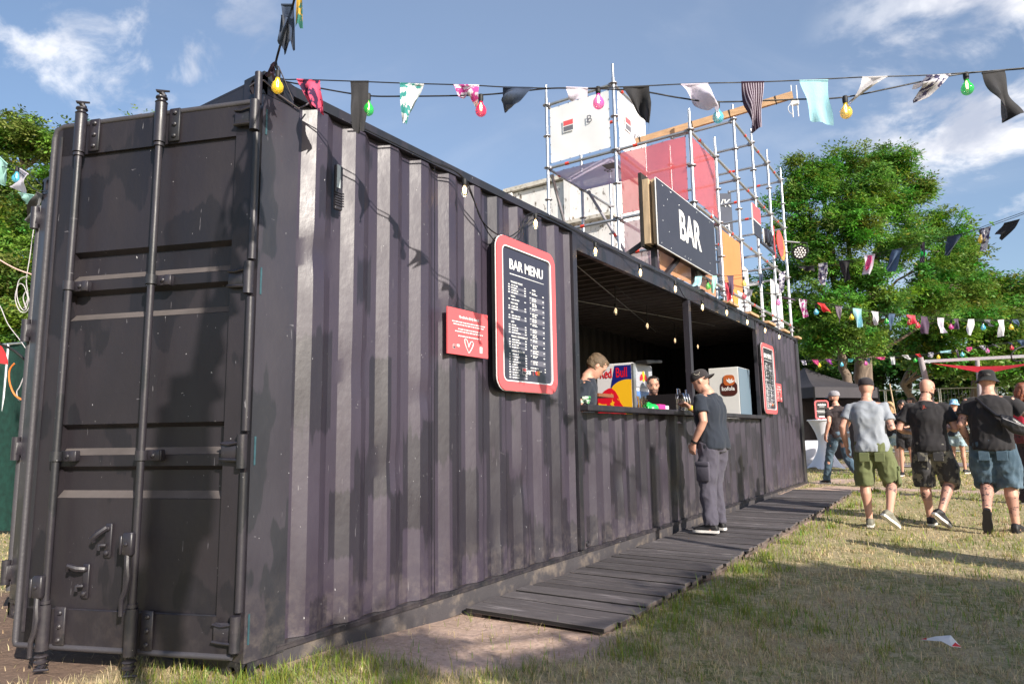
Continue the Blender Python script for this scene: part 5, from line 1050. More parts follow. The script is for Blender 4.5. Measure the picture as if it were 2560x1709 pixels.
m = MB(); m.box(a+Vector((0, 0, -.1)), (.42, .08, 2.6), R); m.build('panel', pbr('navy_panel', (.03, .04, .075), .6), t); m = MB(); m.box((a.x, a.y, a.z/2-.6), (.1, .1, a.z-1.0)); m.build('post', GALVD, t)
text('lettering', 'ro', .26, a-CF*.06+CR*.0+Vector((0, 0, .25)), CR, (0, 0, 1), WHITEP, t, .002)
text('lettering', 'VK', .28, a-CF*.06+CR*.02+Vector((0, 0, .85)), CR, (0, 0, 1), WHITEP, t, .002)
# left: screened fence with cables
def left_fence():
    p0, p1 = at(-260, 1240, 2, 0.0), Vector((-2.95, 3.6, 0)); 
    a = Vector((-7.5, 1.6, 0)); b = Vector((-2.62, 2.9, 0)); zt = at(30, 910, 1, 2.6).z
    t = thing('screened_fence', a, 'wire fence covered in dark green shade netting left of the container', 'fence'); u = (b-a); gm = pbr('green_netting', (.007, .045, .034), .8, var=.35, vscale=14, bump=.6, bscale=120, translucent=.15)
    def f(s, v): p = a+u*s; n_ = Vector((u.y, -u.x, 0)).normalized(); return p+Vector((0, 0, .05+(zt-.05)*v))+n_*(.07*math.sin(s*19)*(1-v)+.03*math.sin(s*51+v*3))
    m = MB(); m.grid(f, 60, 12); m.build('netting', gm, t, smooth=180)
    m = MB(); m.tube([a+Vector((0, 0, zt)), b+Vector((0, 0, zt))], .014, 8); m.build('top_rail', GALV, t)
    for k in range(4): p = a+u*(.02+.32*k); m = MB(); m.tube([p, p+Vector((0, 0, zt))], .017, 8); m.build('post', GALV, t)
left_fence()
GC = pbr('grey_cord', (.55, .52, .55), .6, var=0); OC = pbr('orange_cord', (.85, .22, .04), .6, var=0)
def lc(pts, d, r, mat, label, nm='hanging_cable'):
    m = cable(None, [pt(x, y, d) for x, y in pts], r, nm, mat); return tag(m, label, 'cable')
lc([(85, 565), (75, 640), (66, 700), (70, 740), (60, 770)], 4.9, .0032, GC, 'pale grey cable hanging down beside the folded container door')
lc([(70, 690), (48, 700), (42, 735), (50, 765), (62, 775), (70, 750), (60, 715), (46, 712), (38, 745), (48, 775), (64, 780), (74, 760), (66, 730), (58, 745), (66, 772)], 4.88, .0032, GC, 'coil of pale grey cable knotted beside the container', 'cable_coil')
lc([(-40, 620), (0, 650), (40, 672), (80, 686)], 4.9, .0055, pbr('pink_cord', (.75, .48, .42), .6), 'thin pinkish cable running in from the left edge to the container')
lc([(-30, 720), (0, 765), (20, 810), (50, 850), (68, 876)], 5.0, .0032, GC, 'grey white cable drooping at the left edge')
lc([(-20, 855), (0, 860), (35, 876), (66, 902)], 4.8, .009, CABLE, 'thick black cable crossing above the green fence')
lc([(36, 908), (24, 925), (24, 955), (36, 985), (56, 1000)], 4.7, .006, OC, 'orange cable looped over the top of the green fence')
lc([(64, 930), (50, 965), (42, 980), (48, 1000), (60, 985), (58, 960)], 4.72, .004, GC, 'thin white cables tangled at the green fence corner')
t = thing('cloth_scrap', pt(5, 880, 5.2), 'red cloth corner hanging at the left edge', 'cloth'); m = MB(); A_, B_, C_, D_ = pt(-30, 840, 5.2), pt(2, 850, 5.2), pt(-10, 905, 5.2), pt(18, 912, 5.2)
m.grid(lambda u, v: A_.lerp(B_, u).lerp(C_.lerp(D_, u), v)+CF*.02*math.sin(u*5+v*4), 6, 8); m.build('cloth', cloth('red'), t, smooth=180)

# far right: tent, table, board, fence, shade sail
def gnd(px, d): 
    """point on the ground at a pixel column and depth"""
    p = pt(px, 1000, d); return Vector((p.x, p.y, ground_z(p.x, p.y)))
def tent():
    m_ = pbr('tent_fabric', (.045, .040, .048), .7, var=.15, bump=.15, bscale=8); d = 20.5
    c = gnd(2040, d); ap = pt(2014, 932, 21.0).z; ev = pt(2050, 974, d).z; h = 1.18; ax = Vector((CR.x, CR.y, 0)).normalized(); ay = Vector((CF.x, CF.y, 0)).normalized(); rot = Matrix.Rotation(math.radians(20), 3, 'Z'); ax = rot @ ax; ay = rot @ ay
    c = c+ax*0; t = thing('gazebo_tent', c, 'black pop up gazebo tent with side walls beyond the container', 'tent'); K = [c+ax*sx*h+ay*sy*h for sx, sy in ((-1, -1), (1, -1), (1, 1), (-1, 1))]
    E = [Vector((k.x, k.y, ev)) for k in K]; A = Vector((c.x, c.y, ap+.12))-ax*.35; m = MB()
    for i in range(4):
        a, b = E[i], E[(i+1) % 4]
        m.grid(lambda u, v: a.lerp(b, u).lerp(A, v)-Vector((0, 0, .10*math.sin(math.pi*v)*(1-.3*abs(u-.5)))), 8, 8)
    m.build('roof', m_, t, smooth=30)
    for i in range(4):
        a, b = E[i], E[(i+1) % 4]; m = MB(); m.grid(lambda u, v: a.lerp(b, u)-Vector((0, 0, .30*v))+(a-c).normalized()*0, 8, 2); m.build('valance', m_, t)
        m = MB(); m.bar(K[i], E[i], .04, .04); m.build('leg', BLACKM, t)
    for i in (1, 2):
        a, b = E[i], E[(i+1) % 4]; m = MB(); m.grid(lambda u, v: a.lerp(b, u)-Vector((0, 0, .28+(ev-.30-.2)*v))+ay*.05*math.sin(u*17+v*2), 20, 8); m.build('side_wall', pbr('tent_wall', (.085, .075, .088), .8, var=.25, vscale=3, bump=.3, bscale=6), t, smooth=180)
    m = MB(); m.tube([E[1]+Vector((.3, .1, .1)), K[1]+Vector((.5, .2, 0))], .02, 8); m.build('pole', WOODP, t)
tent()
WL = pbr('stretch_cover', (.82, .82, .90), .8, var=.02)
d = 17.5; p = gnd(2052, d); zt = pt(2052, 1051, d).z
t = thing('cocktail_table', p, 'tall round standing table in a white stretch cover with pinched waist, near the tent', 'table')
m = MB(); n = 48
def cov(u, v):
    a = 2*math.pi*u; h = v; r = .37*(1-h)**0+0; w = .14+.24*(abs(h-.55)/.55)**1.7 if h < .55 else .14+.22*((h-.55)/.45)**1.6
    s = 1+.22*max(0, (.35-h)/.35)*math.cos(4*a); return Vector((p.x+w*s*math.cos(a), p.y+w*s*math.sin(a), p.z+.02+.06*max(0, (.2-h)/.2)*(1-math.cos(4*a))*.5+(zt-p.z)*h))
m.grid(cov, n, 20); m.build('cover', WL, t, smooth=60); m = MB(); m.lathe((p.x, p.y, zt-.01), [(.35, 0), (.37, .01), (.37, .03), (.35, .035)], 32); m.build('table_top', WL, t, smooth=40)
zb = pt(2052, 1048, d).z; ztp = pt(2052, 1000, d).z; t = thing('counter_sign', (p.x, p.y, zt+.03), 'black notice board in a rounded red frame standing on the white cocktail table', 'sign')
u_ = Vector((CR.x, CR.y, 0)).normalized(); w_ = Vector((-CF.x, -CF.y, 0)).normalized(); hh = ztp-zb; ww = hh*.74; oc = Vector((p.x, p.y, zb+hh/2))
m = MB(); m.ring(rrect(ww, hh, .07), rrect(ww-.07, hh-.07, .045), oc, u_, (0, 0, 1), u_.cross(Vector((0, 0, 1))), .03); m.build('red_frame', RED, t); m = MB(); m.prism(rrect(ww-.06, hh-.06, .05), oc+w_*-.0, u_, (0, 0, 1), w_, .015); m.build('panel', BLACK, t)
fo = oc+w_*.034
m = MB()
m.tube([fo+u_*-.05+Vector((0, 0, hh*.22)), fo+u_*-.02+Vector((0, 0, hh*.32)), fo+Vector((0, 0, hh*.26)), fo+u_*.02+Vector((0, 0, hh*.32)), fo+u_*.05+Vector((0, 0, hh*.22))], .007, 6); m.build('emblem', WHITEP, t)
rg = random.Random(2)
for z, w, hgt in ((.14, .26, .03), (.09, .16, .012), (-.03, .36, .014), (-.075, .30, .012), (-.20, .24, .03), (-.27, .30, .012), (-.31, .34, .012)): m = MB(); m.box(fo+Vector((0, 0, z*hh/.55)), (w*.8, .002, hgt), Matrix((u_, w_, Vector((0, 0, 1)))).transposed()); m.build('print_line', WHITEP, t)
p = gnd(2008, 18.6); t = thing('low_table', p, 'low table under a white cloth behind the cocktail table', 'table'); m = MB(); m.box((p.x-.2, p.y, p.z+.36), (1.3, .7, .70), bev=.04); m.build('tablecloth', WL, t, smooth=40)
p = gnd(2140, 21.5); t = thing('low_table', p, 'narrow white topped trestle table behind the walking men', 'table'); m = MB(); m.box((p.x, p.y, p.z+1.0), (1.1, .6, .05)); m.build('table_top', WL, t)
for sx in (-.5, .5): m = MB(); m.bar((p.x+sx, p.y, p.z), (p.x+sx, p.y, p.z+1.0), .05, .05); m.build('leg', GALVD, t)
# path
m = MB(); pa_, pb2 = gnd(1990, 18.2), gnd(2700, 17.2); w1, w2 = gnd(1990, 20.4), gnd(2700, 19.0)
for q in (pa_, pb2, w1, w2): q.z = .150
pa_ -= (pb2-pa_).normalized()*14; w1 -= (w2-w1).normalized()*14
m.add([pa_, pb2, w2, w1], [(0, 1, 2, 3)]); o = m.build('path', pbr('worn_path', (.30, .25, .25), .9, var=.2, vscale=1.5, bump=.3)); o['kind'] = 'structure'
# mesh fence behind
def mesh_fence():
    a, b = gnd(2085, 25), gnd(2800, 22.5); zt = pt(2300, 972, 24.2).z; t = thing('wire_fence', a, 'grey temporary wire fence panels in front of the trees', 'fence'); u = b-a; n_ = 5
    for k in range(n_):
        q0, q1 = a+u*(k/n_), a+u*((k+1)/n_-.006); m = MB()
        for s, e in ((q0+Vector((0, 0, .15)), q0+Vector((0, 0, zt-q0.z))), (q1+Vector((0, 0, .15)), q1+Vector((0, 0, zt-q1.z)))): m.tube([s, e], .02, 6)
        m.tube([q0+Vector((0, 0, zt-q0.z)), q1+Vector((0, 0, zt-q1.z))], .022, 6); m.tube([q0+Vector((0, 0, .2)), q1+Vector((0, 0, .2))], .02, 6); fr = m.build('fence_panel', GALV, t)
        m = MB(); L_ = (q1-q0).length; nw = int(L_/(.11 if k > 1 else .16))
        for i in range(nw): p = q0.lerp(q1, i/nw); m.bar(p+Vector((0, 0, .2)), p+Vector((0, 0, zt-p.z)), .005 if k != 2 else .010)
        for i in range(9): m.bar(q0+Vector((0, 0, .3+.2*i)), q1+Vector((0, 0, .3+.2*i)), .004)
        o = m.build('wire_mesh', GALVD, fr); o['kind'] = 'stuff'
mesh_fence()
# shade sail, its poles
d = 15.0; t = thing('shade_sail', pt(2310, 900, d), 'red triangular shade sail with a pale strap slung between poles', 'shade sail')
SAILM = pbr('red_sail', (.62, .012, .03), .7, var=.04, translucent=.35); A_, B_ = pt(2325, 907, 15.4), pt(2720, 880, 13.0); M_ = pt(2464, 934, 13.0)
m = MB()
def sail(u, v):
    top = A_.lerp(B_, u)+Vector((0, 0, -.16*math.sin(math.pi*u))); bot = (A_.lerp(M_, min(1, u*2.6)) if u < .385 else M_.lerp(B_, (u-.385)/.615)); return top.lerp(bot, v)
m.grid(sail, 26, 6); m.build('sail', SAILM, t, smooth=180)
m = MB(); m.bar(pt(2312, 903, 15.4), pt(2600, 888, 14.0), .02, .065); m.build('strap', WHITEC, t)
m = MB(); m.tube([pt(2308, 902, 15.4), A_], .012, 6); m.build('rope', WHITEC, t)
p = gnd(2352, 15.4); q = pt(2301, 893, 15.4); m = MB(); m.tube([p-(q-p)*.02, q], [.075, .055], 12); o = m.build('timber_pole', pbr('grey_pole', (.36, .31, .33), .8, var=.2, stretch=(4, 4, .5)), None, smooth=50); tag(o, 'leaning grey timber pole that holds the red shade sail', 'pole')
p = gnd(2446, 17); q = pt(2443, 900, 17); m = MB(); m.tube([p, q], .05, 10); o = m.build('timber_pole', MATS['grey_pole'], None, smooth=50); tag(o, 'second grey pole behind the red shade sail', 'pole')
t = thing('umbrella_hoop', pt(2545, 880, 9.5), 'thin dark hoop hanging at the right edge below the bunting', 'hoop'); m = MB(); m.tube([pt(2552+24*math.cos(a), 884+17*math.sin(a)-6*math.cos(a), 9.5) for a in [2*math.pi*k/24 for k in range(24)]], .010, 6, closed=True); m.build('hoop', BLACKM, t); m = MB(); m.tube([pt(2560, 862, 9.5), pt(2570, 800, 9.5)], .006, 6); m.build('strap', BLACKM, t)
# litter
p = at(2352, 1627, 2, -.02); t = thing('crumpled_wrapper', p, 'crumpled white and red paper wrapper lying on the shaded grass', 'litter'); sz = .11
pts_ = [(-.6, .5, .02), (-.1, .1, .05), (.5, -.05, .06), (.75, -.35, .01), (.2, -.55, .02), (-.05, -.2, .035), (.3, -.25, .05)]
R = Matrix((CR, Vector((CF.x, CF.y, 0)).normalized(), Vector((0, 0, 1)))).transposed(); V = [p+R @ Vector((x*sz, y*sz, .02+z)) for x, y, z in pts_]
m = MB(); m.add(V, [(0, 1, 5), (1, 2, 6), (1, 6, 5), (2, 3, 6), (6, 3, 4), (5, 6, 4)]); m.build('paper', WHITEC, t)
V2 = [v+Vector((0, 0, .003)) for v in V]; m = MB(); m.add([V2[3], V2[4], V2[6].lerp(V2[3], .5), V2[0], V2[1].lerp(V2[0], .6), V2[5].lerp(V2[0], .7)], [(0, 2, 1), (3, 4, 5)]); m.build('red_print', cloth('red'), t)
p = at(24, 1532, 2, .03); m = MB(); m.tube([p, p+Vector((.045, .02, .012))], .005, 8); o = m.build('cigarette_end', pbr('cig', (.8, .62, .5), .7), None); tag(o, 'cigarette end lying on the soil at the far left', 'litter')
# twigs and straw on the bare soil
def twigs():
    n = 900; m = MB(); rg = random.Random(4)
    for _ in range(n):
        if rg.random() < .6: x, y = rg.uniform(.02, 1.5), rg.uniform(-.4, 1.55)
        else: x, y = rg.uniform(-3.0, .1), rg.uniform(-1.2, -.0)
        if dirt(x, y) < .3: continue
        z = ground_z(x, y)+.004; a = rg.uniform(0, 6.3); l = rg.uniform(.01, .05); b = a+rg.uniform(-.6, .6); d1 = Vector((math.cos(a), math.sin(a), rg.uniform(-.02, .15)))*l; d2 = Vector((math.cos(b), math.sin(b), rg.uniform(-.2, .1)))*l; p = Vector((x, y, z))
        w = Vector((-d1.y, d1.x, 0)).normalized()*.0011; m.add([p-w, p+w, p+d1+w, p+d1-w, p+d1+d2], [(0, 1, 2, 3), (3, 2, 4)])
    o = m.build('dry_straw', pbr('straw', (.55, .40, .27), .8, var=.4, vscale=8), None); tag(o, 'loose dry straw scattered on the bare soil', 'straw', kind='stuff')
twigs()

# ------------------------------------------------------------------ trees
LEAF = {}
def leafmat(name, base):
    return pbr(name, (0, 0, 0), .5, var=0, attr='tint', translucent=.40, spec=.35)
LM = leafmat('leaf', None); BARK = pbr('bark', (.20, .15, .12), .9, var=.35, vscale=6, stretch=(3, 3, .6), bump=.8, bscale=20)
def leaves(name, cen, leafl, leafw, per, cols, parent, droop=.3):
    """cen (n,3): origin of sprays; each spray carries `per` leaflets"""
    n = len(cen); az = RNG.uniform(0, 2*math.pi, n); el = RNG.uniform(-.7, .5, n); D = np.stack([np.cos(az)*np.cos(el), np.sin(az)*np.cos(el), np.sin(el)-droop*.3], 1); D /= np.linalg.norm(D, axis=1)[:, None]
    up = RNG.normal(0, .45, (n, 3))+np.array([.25, -.15, 1.0]); s = np.cross(D, up); s /= np.linalg.norm(s, axis=1)[:, None]+1e-9
    V = []; C = []
    for k in range(per):
        sg = (-1) ** k; t = (k//2+.6)*leafl*.55; o = cen+D*t if k < per-1 else cen+D*(t+leafl*.3)
        a = (D*.55+s*sg*.85) if k < per-1 else D; a = a+RNG.normal(0, .22, (n, 3)); a /= np.linalg.norm(a, axis=1)[:, None]
        b = np.cross(a, np.cross(s, D)+RNG.normal(0, .35, (n, 3))); b /= np.linalg.norm(b, axis=1)[:, None]+1e-9; l = leafl*RNG.uniform(.7, 1.2, n)[:, None]; w = leafw*RNG.uniform(.7, 1.2, n)[:, None]
        V.append(np.stack([o, o+a*l*.5+b*w*.5, o+a*l, o+a*l*.5-b*w*.5], 1)); C.append(cols)
    V = np.concatenate(V, 0).reshape(-1, 3); C = np.concatenate(C, 0); q = len(V)//4; C = np.clip(C*RNG.uniform(.8, 1.2, (q, 1)), 0, 1)
    me = bpy.data.meshes.new(name); off = np.array(rootof(parent).location) if parent else 0; me.vertices.add(len(V)); me.vertices.foreach_set('co', (V-off).astype(np.float32).ravel())
    me.loops.add(4*q); me.loops.foreach_set('vertex_index', np.arange(4*q, dtype=np.int32)); me.polygons.add(q); me.polygons.foreach_set('loop_start', np.arange(0, 4*q, 4, dtype=np.int32))
    a_ = me.color_attributes.new('tint', 'FLOAT_COLOR', 'POINT'); cc = np.concatenate([np.repeat(C, 4, 0), np.ones((4*q, 1))], 1); a_.data.foreach_set('color', cc.astype(np.float32).ravel())
    me.update(); me.materials.append(LM); o = bpy.data.objects.new(name, me); COL.objects.link(o); o.parent = parent; return o
def tree(name, label, cat, base, lobes, nclump, per_clump, leafl, leafw, trunks, hue=(.085, .185, .028), group=None, per=5, clump_r=.42, lob_world=False, fill=.0):
    base = Vector(base); t = thing(name, base, label, cat, group)
    LB = [(pt(a, b, d), r/FPX*d) for a, b, d, r in lobes] if not lob_world else [(Vector(c), r) for c, r in lobes]
    cl = []; wts = np.array([r**2.2 for _, r in LB]); wts /= wts.sum()
    for k in range(nclump):
        i = RNG.choice(len(LB), p=wts); c, r = LB[i]; v = Vector(RNG.normal(0, 1, 3)).normalized(); rr = r*(RNG.uniform(.35, 1.05) if RNG.uniform() < .75-fill else RNG.uniform(0, .8)); p = c+Vector((v.x*rr, v.y*rr, v.z*rr*.9)); cl.append((p, i))
    C = []; K = []
    for p, i in cl:
        n = int(per_clump*RNG.uniform(.5, 1.4)); r = clump_r*RNG.uniform(.6, 1.3); g = RNG.normal(0, 1, (n, 3)); g /= np.linalg.norm(g, axis=1)[:, None]; g *= (RNG.uniform(0, 1, n)**.5)[:, None]*np.array([r, r, r*.62]); C.append(np.array(p)+g)
        hc = np.array(hue)*np.array([RNG.uniform(.6, 1.5), RNG.uniform(.75, 1.25), RNG.uniform(.6, 1.4)])*RNG.uniform(.7, 1.25); K.append(np.tile(hc, (n, 1)))
    C = np.concatenate(C); K = np.concatenate(K)*RNG.uniform(.75, 1.25, (len(C), 1)); yl = RNG.uniform(0, 1, len(C)) > .965; K[yl] = np.array([.25, .26, .03]); leaves('crown', C, leafl, leafw, per, K, t)
    for path, r0, r1 in trunks:
        P = [Vector(q) for q in path]; m = MB(); n = len(P)*4; pts = []
        for i in range(len(P)-1):
            for k in range(4): s = k/4; q = P[i].lerp(P[i+1], s)+Vector((mnoise.noise(Vector((i*3+s*3, r0*40, 1)))*.12, mnoise.noise(Vector((i*3+s*3, r0*40, 9)))*.12, 0))*(0 if i+s == 0 else 1); pts.append(q)
        pts.append(P[-1]); m.tube(pts, [lerp(r0, r1, i/(len(pts)-1)) for i in range(len(pts))], 10); m.build('trunk', BARK, t, smooth=60)
    # limbs from the nearest trunk point up to each lobe and out to some of its clumps
    m = MB(); tips = []
    for i, (c, r) in enumerate(LB):
        best = min((q for path, _, _ in trunks for q in map(Vector, path[1:])), key=lambda q: (q-c).length+max(0, q.z-c.z)*3); mid = best.lerp(c, .5)+Vector((0, 0, .12*(c-best).length)); rr = min(.12, .03+r*.035)
        m.tube([best, best.lerp(mid, .5), mid, mid.lerp(c, .5), c], [rr, rr*.85, rr*.65, rr*.5, rr*.3], 7)
        for p, j in cl:
            if j == i and RNG.uniform() < .30:
                s = mid.lerp(c, RNG.uniform(.1, 1)); m.tube([s, s.lerp(p, .5)+Vector((0, 0, .08)), p], [rr*.32, rr*.2, .008], 5)
    m.build('branches', BARK, t, smooth=60)['kind'] = 'stuff'; return t
d = 22.
b = gnd(2168, d); tp = lambda px, py, dd=d: pt(px, py, dd)
tree('ash_tree', 'tall multi stemmed ash tree with an open bright green crown behind the scaffold', 'tree', b,
 [(1975, 500, 22, 62), (2035, 440, 22, 72), (2115, 405, 22, 60), (2200, 400, 22.5, 58), (2250, 420, 22, 50), (2180, 470, 21, 70), (2090, 510, 21, 75), (2000, 590, 22, 75), (2250, 520, 22, 62), (2280, 470, 22, 40), (2150, 560, 20.5, 70), (2060, 640, 21, 70), (2230, 610, 21, 75), (2300, 590, 22, 55), (2320, 660, 21.5, 60), (2150, 690, 20.5, 75), (1960, 680, 22, 60), (2010, 760, 21, 70), (2100, 790, 20, 70), (2210, 760, 20.5, 75), (2300, 750, 21, 65), (2050, 860, 20.5, 55), (2170, 850, 20, 55), (2310, 480, 22, 26), (2330, 510, 22, 20), (2345, 570, 22.5, 52), (2385, 640, 22.5, 52), (2420, 720, 22.5, 56), (2470, 800, 22.5, 60), (2400, 790, 21.5, 60)],
 660, 44, .13, .048, [([b, tp(2160, 960), tp(2150, 880), tp(2172, 780), tp(2190, 640), tp(2215, 500), tp(2220, 420)], .30, .04), ([b+Vector((-.35, .1, 0)), tp(2118, 960), tp(2100, 880), tp(2092, 760), tp(2080, 620), tp(2060, 500), tp(2050, 430)], .17, .03), ([b+Vector((.15, -.1, .8)), tp(2165, 900), tp(2150, 820), tp(2128, 700), tp(2125, 560), tp(2120, 440)], .16, .03)], per=5, clump_r=.40, hue=(.135, .30, .042))
b = gnd(2440, 24)
tree('broadleaf_tree', 'dense darker broadleaf tree filling the right edge behind the shade sail', 'tree', b,
 [(2390, 640, 24, 60), (2350, 720, 24, 70), (2440, 720, 24, 75), (2500, 770, 24, 60), (2560, 790, 24, 60), (2400, 800, 23, 80), (2500, 830, 23, 80), (2590, 820, 24, 80), (2330, 830, 23, 70), (2400, 600, 24, 26), (2415, 570, 24, 22), (2475, 715, 24, 40), (2520, 725, 24, 34), (2565, 735, 24, 44), (2540, 900, 23, 70), (2440, 900, 22.5, 60), (2350, 900, 22.5, 50), (2680, 820, 24, 90)],
 620, 30, .17, .075, [([b, gnd(2440, 24)+Vector((0, 0, 2)), pt(2440, 760, 24)], .22, .06), ([b+Vector((-1.2, .3, 0)), pt(2262, 960, 24), pt(2300, 860, 24)], .14, .05)], hue=(.12, .26, .04), clump_r=.5, fill=.15)
b = gnd(2270, 30)
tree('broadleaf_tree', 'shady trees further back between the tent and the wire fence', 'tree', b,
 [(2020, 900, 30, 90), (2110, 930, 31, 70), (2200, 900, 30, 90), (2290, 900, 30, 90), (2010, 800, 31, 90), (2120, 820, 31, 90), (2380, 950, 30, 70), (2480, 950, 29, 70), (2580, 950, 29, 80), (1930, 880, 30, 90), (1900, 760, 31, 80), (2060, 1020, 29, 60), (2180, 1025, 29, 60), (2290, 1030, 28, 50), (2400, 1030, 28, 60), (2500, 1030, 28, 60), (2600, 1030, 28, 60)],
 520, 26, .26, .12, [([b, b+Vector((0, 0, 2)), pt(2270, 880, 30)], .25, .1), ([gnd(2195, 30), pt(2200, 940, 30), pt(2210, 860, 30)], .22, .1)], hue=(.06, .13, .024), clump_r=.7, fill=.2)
b = gnd(20, 14) if False else Vector((-9.5, 6.0, 0))
tree('hedge_tree', 'leafy sunlit tree behind the green fence left of the container', 'tree', b,
 [(30, 330, 12, 75), (90, 360, 12, 60), (150, 380, 12, 55), (210, 340, 12, 40), (0, 450, 11.5, 90), (100, 480, 11, 80), (40, 580, 11, 90), (-60, 560, 11, 110), (0, 700, 10.5, 90), (80, 680, 10.5, 80), (-80, 750, 10.5, 110), (20, 830, 10, 80), (90, 800, 10, 70), (-60, 900, 10, 90), (230, 320, 12, 22), (355, 285, 12.5, 8), (-150, 400, 12, 130), (60, 920, 10, 60)],
 560, 34, .075, .036, [([b, b+Vector((.1, .1, 2)), pt(40, 600, 12), pt(60, 420, 12)], .18, .03)], hue=(.14, .26, .042), clump_r=.26, fill=.1)
b = Vector((-14, 9, 0))
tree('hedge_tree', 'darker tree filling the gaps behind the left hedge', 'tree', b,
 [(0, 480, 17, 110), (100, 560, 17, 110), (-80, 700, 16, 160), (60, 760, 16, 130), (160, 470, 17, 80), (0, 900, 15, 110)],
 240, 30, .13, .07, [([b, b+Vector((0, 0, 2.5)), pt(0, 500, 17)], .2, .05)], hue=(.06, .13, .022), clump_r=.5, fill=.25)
# ------------------------------------------------------------------ people
def remesh(name, mb, vox, mat, parent, smooth_it=3, wrinkle=0., wscale=6, world=False, matfn=None, mats=None, seed=0., label=None, wstretch=(1, 1, 1)):
    me = bpy.data.meshes.new('tmp'); me.from_pydata([tuple(v) for v in mb.v], [], mb.f); ob = bpy.data.objects.new('tmp', me); COL.objects.link(ob)
    r = ob.modifiers.new('r', 'REMESH'); r.mode = 'VOXEL'; r.voxel_size = vox
    if smooth_it: s = ob.modifiers.new('s', 'SMOOTH'); s.iterations = smooth_it; s.factor = .5
    out = bpy.data.meshes.new_from_object(ob.evaluated_get(bpy.context.evaluated_depsgraph_get())); bpy.data.objects.remove(ob); bpy.data.meshes.remove(me)
    out.name = name; n = len(out.vertices)
    if wrinkle:
        co = np.empty(n*3); out.vertices.foreach_get('co', co); co = co.reshape(-1, 3); no = np.empty(n*3); out.vertex_normals.foreach_get('vector', no); no = no.reshape(-1, 3)
        d = np.array([mnoise.noise(Vector((c[0]*wscale*wstretch[0]+seed, c[1]*wscale*wstretch[1], c[2]*wscale*wstretch[2])))+.9*(.5-abs(mnoise.noise(Vector((c[0]*wscale*1.7*wstretch[0], c[1]*wscale*1.7+seed, c[2]*wscale*1.3*wstretch[2])))))-.2 for c in co])
        co += no*d[:, None]*wrinkle; out.vertices.foreach_set('co', co.ravel()); out.update()
    out.materials.clear()
    for m in (mats or [mat]): out.materials.append(m)
    if matfn:
        for p in out.polygons: p.material_index = matfn(p.center)
    else: out.polygons.foreach_set('material_index', [0]*len(out.polygons))
    out.shade_smooth(); o = bpy.data.objects.new(name, out); COL.objects.link(o); o.parent = parent
    if label: o['label'] = label
    return o
def rings(m, R, n=18, p=2.0):
    """R: (centre, xvec*rx, yvec*ry) -> closed loft"""
    vs = []
    for c, ax, ay in R:
        for k in range(n):
            a = 2*math.pi*k/n; ca, sa = math.cos(a), math.sin(a); e = 2/p
            vs.append(Vector(c)+ax*(abs(ca)**e*(1 if ca >= 0 else -1))+ay*(abs(sa)**e*(1 if sa >= 0 else -1)))
    L = len(R); fs = [tuple(range(n))[::-1], tuple(range((L-1)*n, L*n))]
    for i in range(L-1): fs += [(i*n+k, i*n+(k+1) % n, (i+1)*n+(k+1) % n, (i+1)*n+k) for k in range(n)]
    m.add(vs, fs)
def limb(m, pts, rs, n=14): m.tube([Vector(p) for p in pts], rs, n)
SKIN = {'fair': pbr('skin_fair', (.62, .33, .24), .5, var=.10, vscale=6, bump=.08, bscale=120), 'tan': pbr('skin_tan', (.52, .27, .19), .5, var=.10, vscale=6, bump=.08, bscale=120), 'pale': pbr('skin_pale', (.68, .42, .34), .5, var=.10, vscale=6)}
TAT = pbr('tattooed_skin', (.50, .27, .21), .5, col2=(.10, .07, .075), c2lo=.52, c2hi=.60, c2scale=26, var=.1)
def cotton(name, c, **k): return pbr(name, c, .88, var=.08, vscale=5, bump=.25, bscale=160, sheen=.15, **k)
C_BLK = cotton('black_cotton', (.016, .014, .017)); C_NAVY = cotton('navy_cotton', (.016, .022, .036)); C_GREY = cotton('light_grey_cotton', (.31, .335, .38)); C_BROWN = cotton('dark_brown_cotton', (.030, .020, .022))
C_OLIVE = cotton('olive_cotton', (.135, .155, .065)); C_PANT = cotton('grey_purple_twill', (.075, .068, .095)); C_DENIM = cotton('washed_denim', (.050, .092, .135), col2=(.12, .18, .24), c2lo=.45, c2hi=.7, c2scale=5); C_DENL = cotton('pale_denim', (.30, .42, .48), col2=(.50, .58, .60), c2lo=.5, c2hi=.7, c2scale=7)
C_CAMO = cotton('camouflage_cotton', (.20, .185, .15), col2=(.04, .038, .042), c2lo=.48, c2hi=.50, c2scale=9); HAIR = {'dark': pbr('dark_hair', (.018, .012, .010), .5, var=.3, vscale=20, bump=.6, bscale=90, stretch=(1, 1, .2)), 'blond': pbr('blond_hair', (.50, .31, .15), .5, var=.35, vscale=22, bump=.8, bscale=90, stretch=(1, 1, .15)), 'fairshort': pbr('short_fair_hair', (.13, .085, .05), .6, var=.4, vscale=30, bump=.8, bscale=90), 'red': pbr('auburn_hair', (.22, .07, .035), .5, var=.35, vscale=18, bump=.9, bscale=60)}
SOLE = pbr('white_rubber', (.72, .69, .66), .6); SHOEB = pbr('black_shoe', (.016, .015, .018), .6, bump=.2); SHOEG = pbr('grey_green_shoe', (.20, .19, .15), .6, bump=.2)
EYEW = pbr('eye_white', (.7, .68, .66), .3, var=0); LIPS = pbr('lips', (.45, .16, .13), .5, var=0)
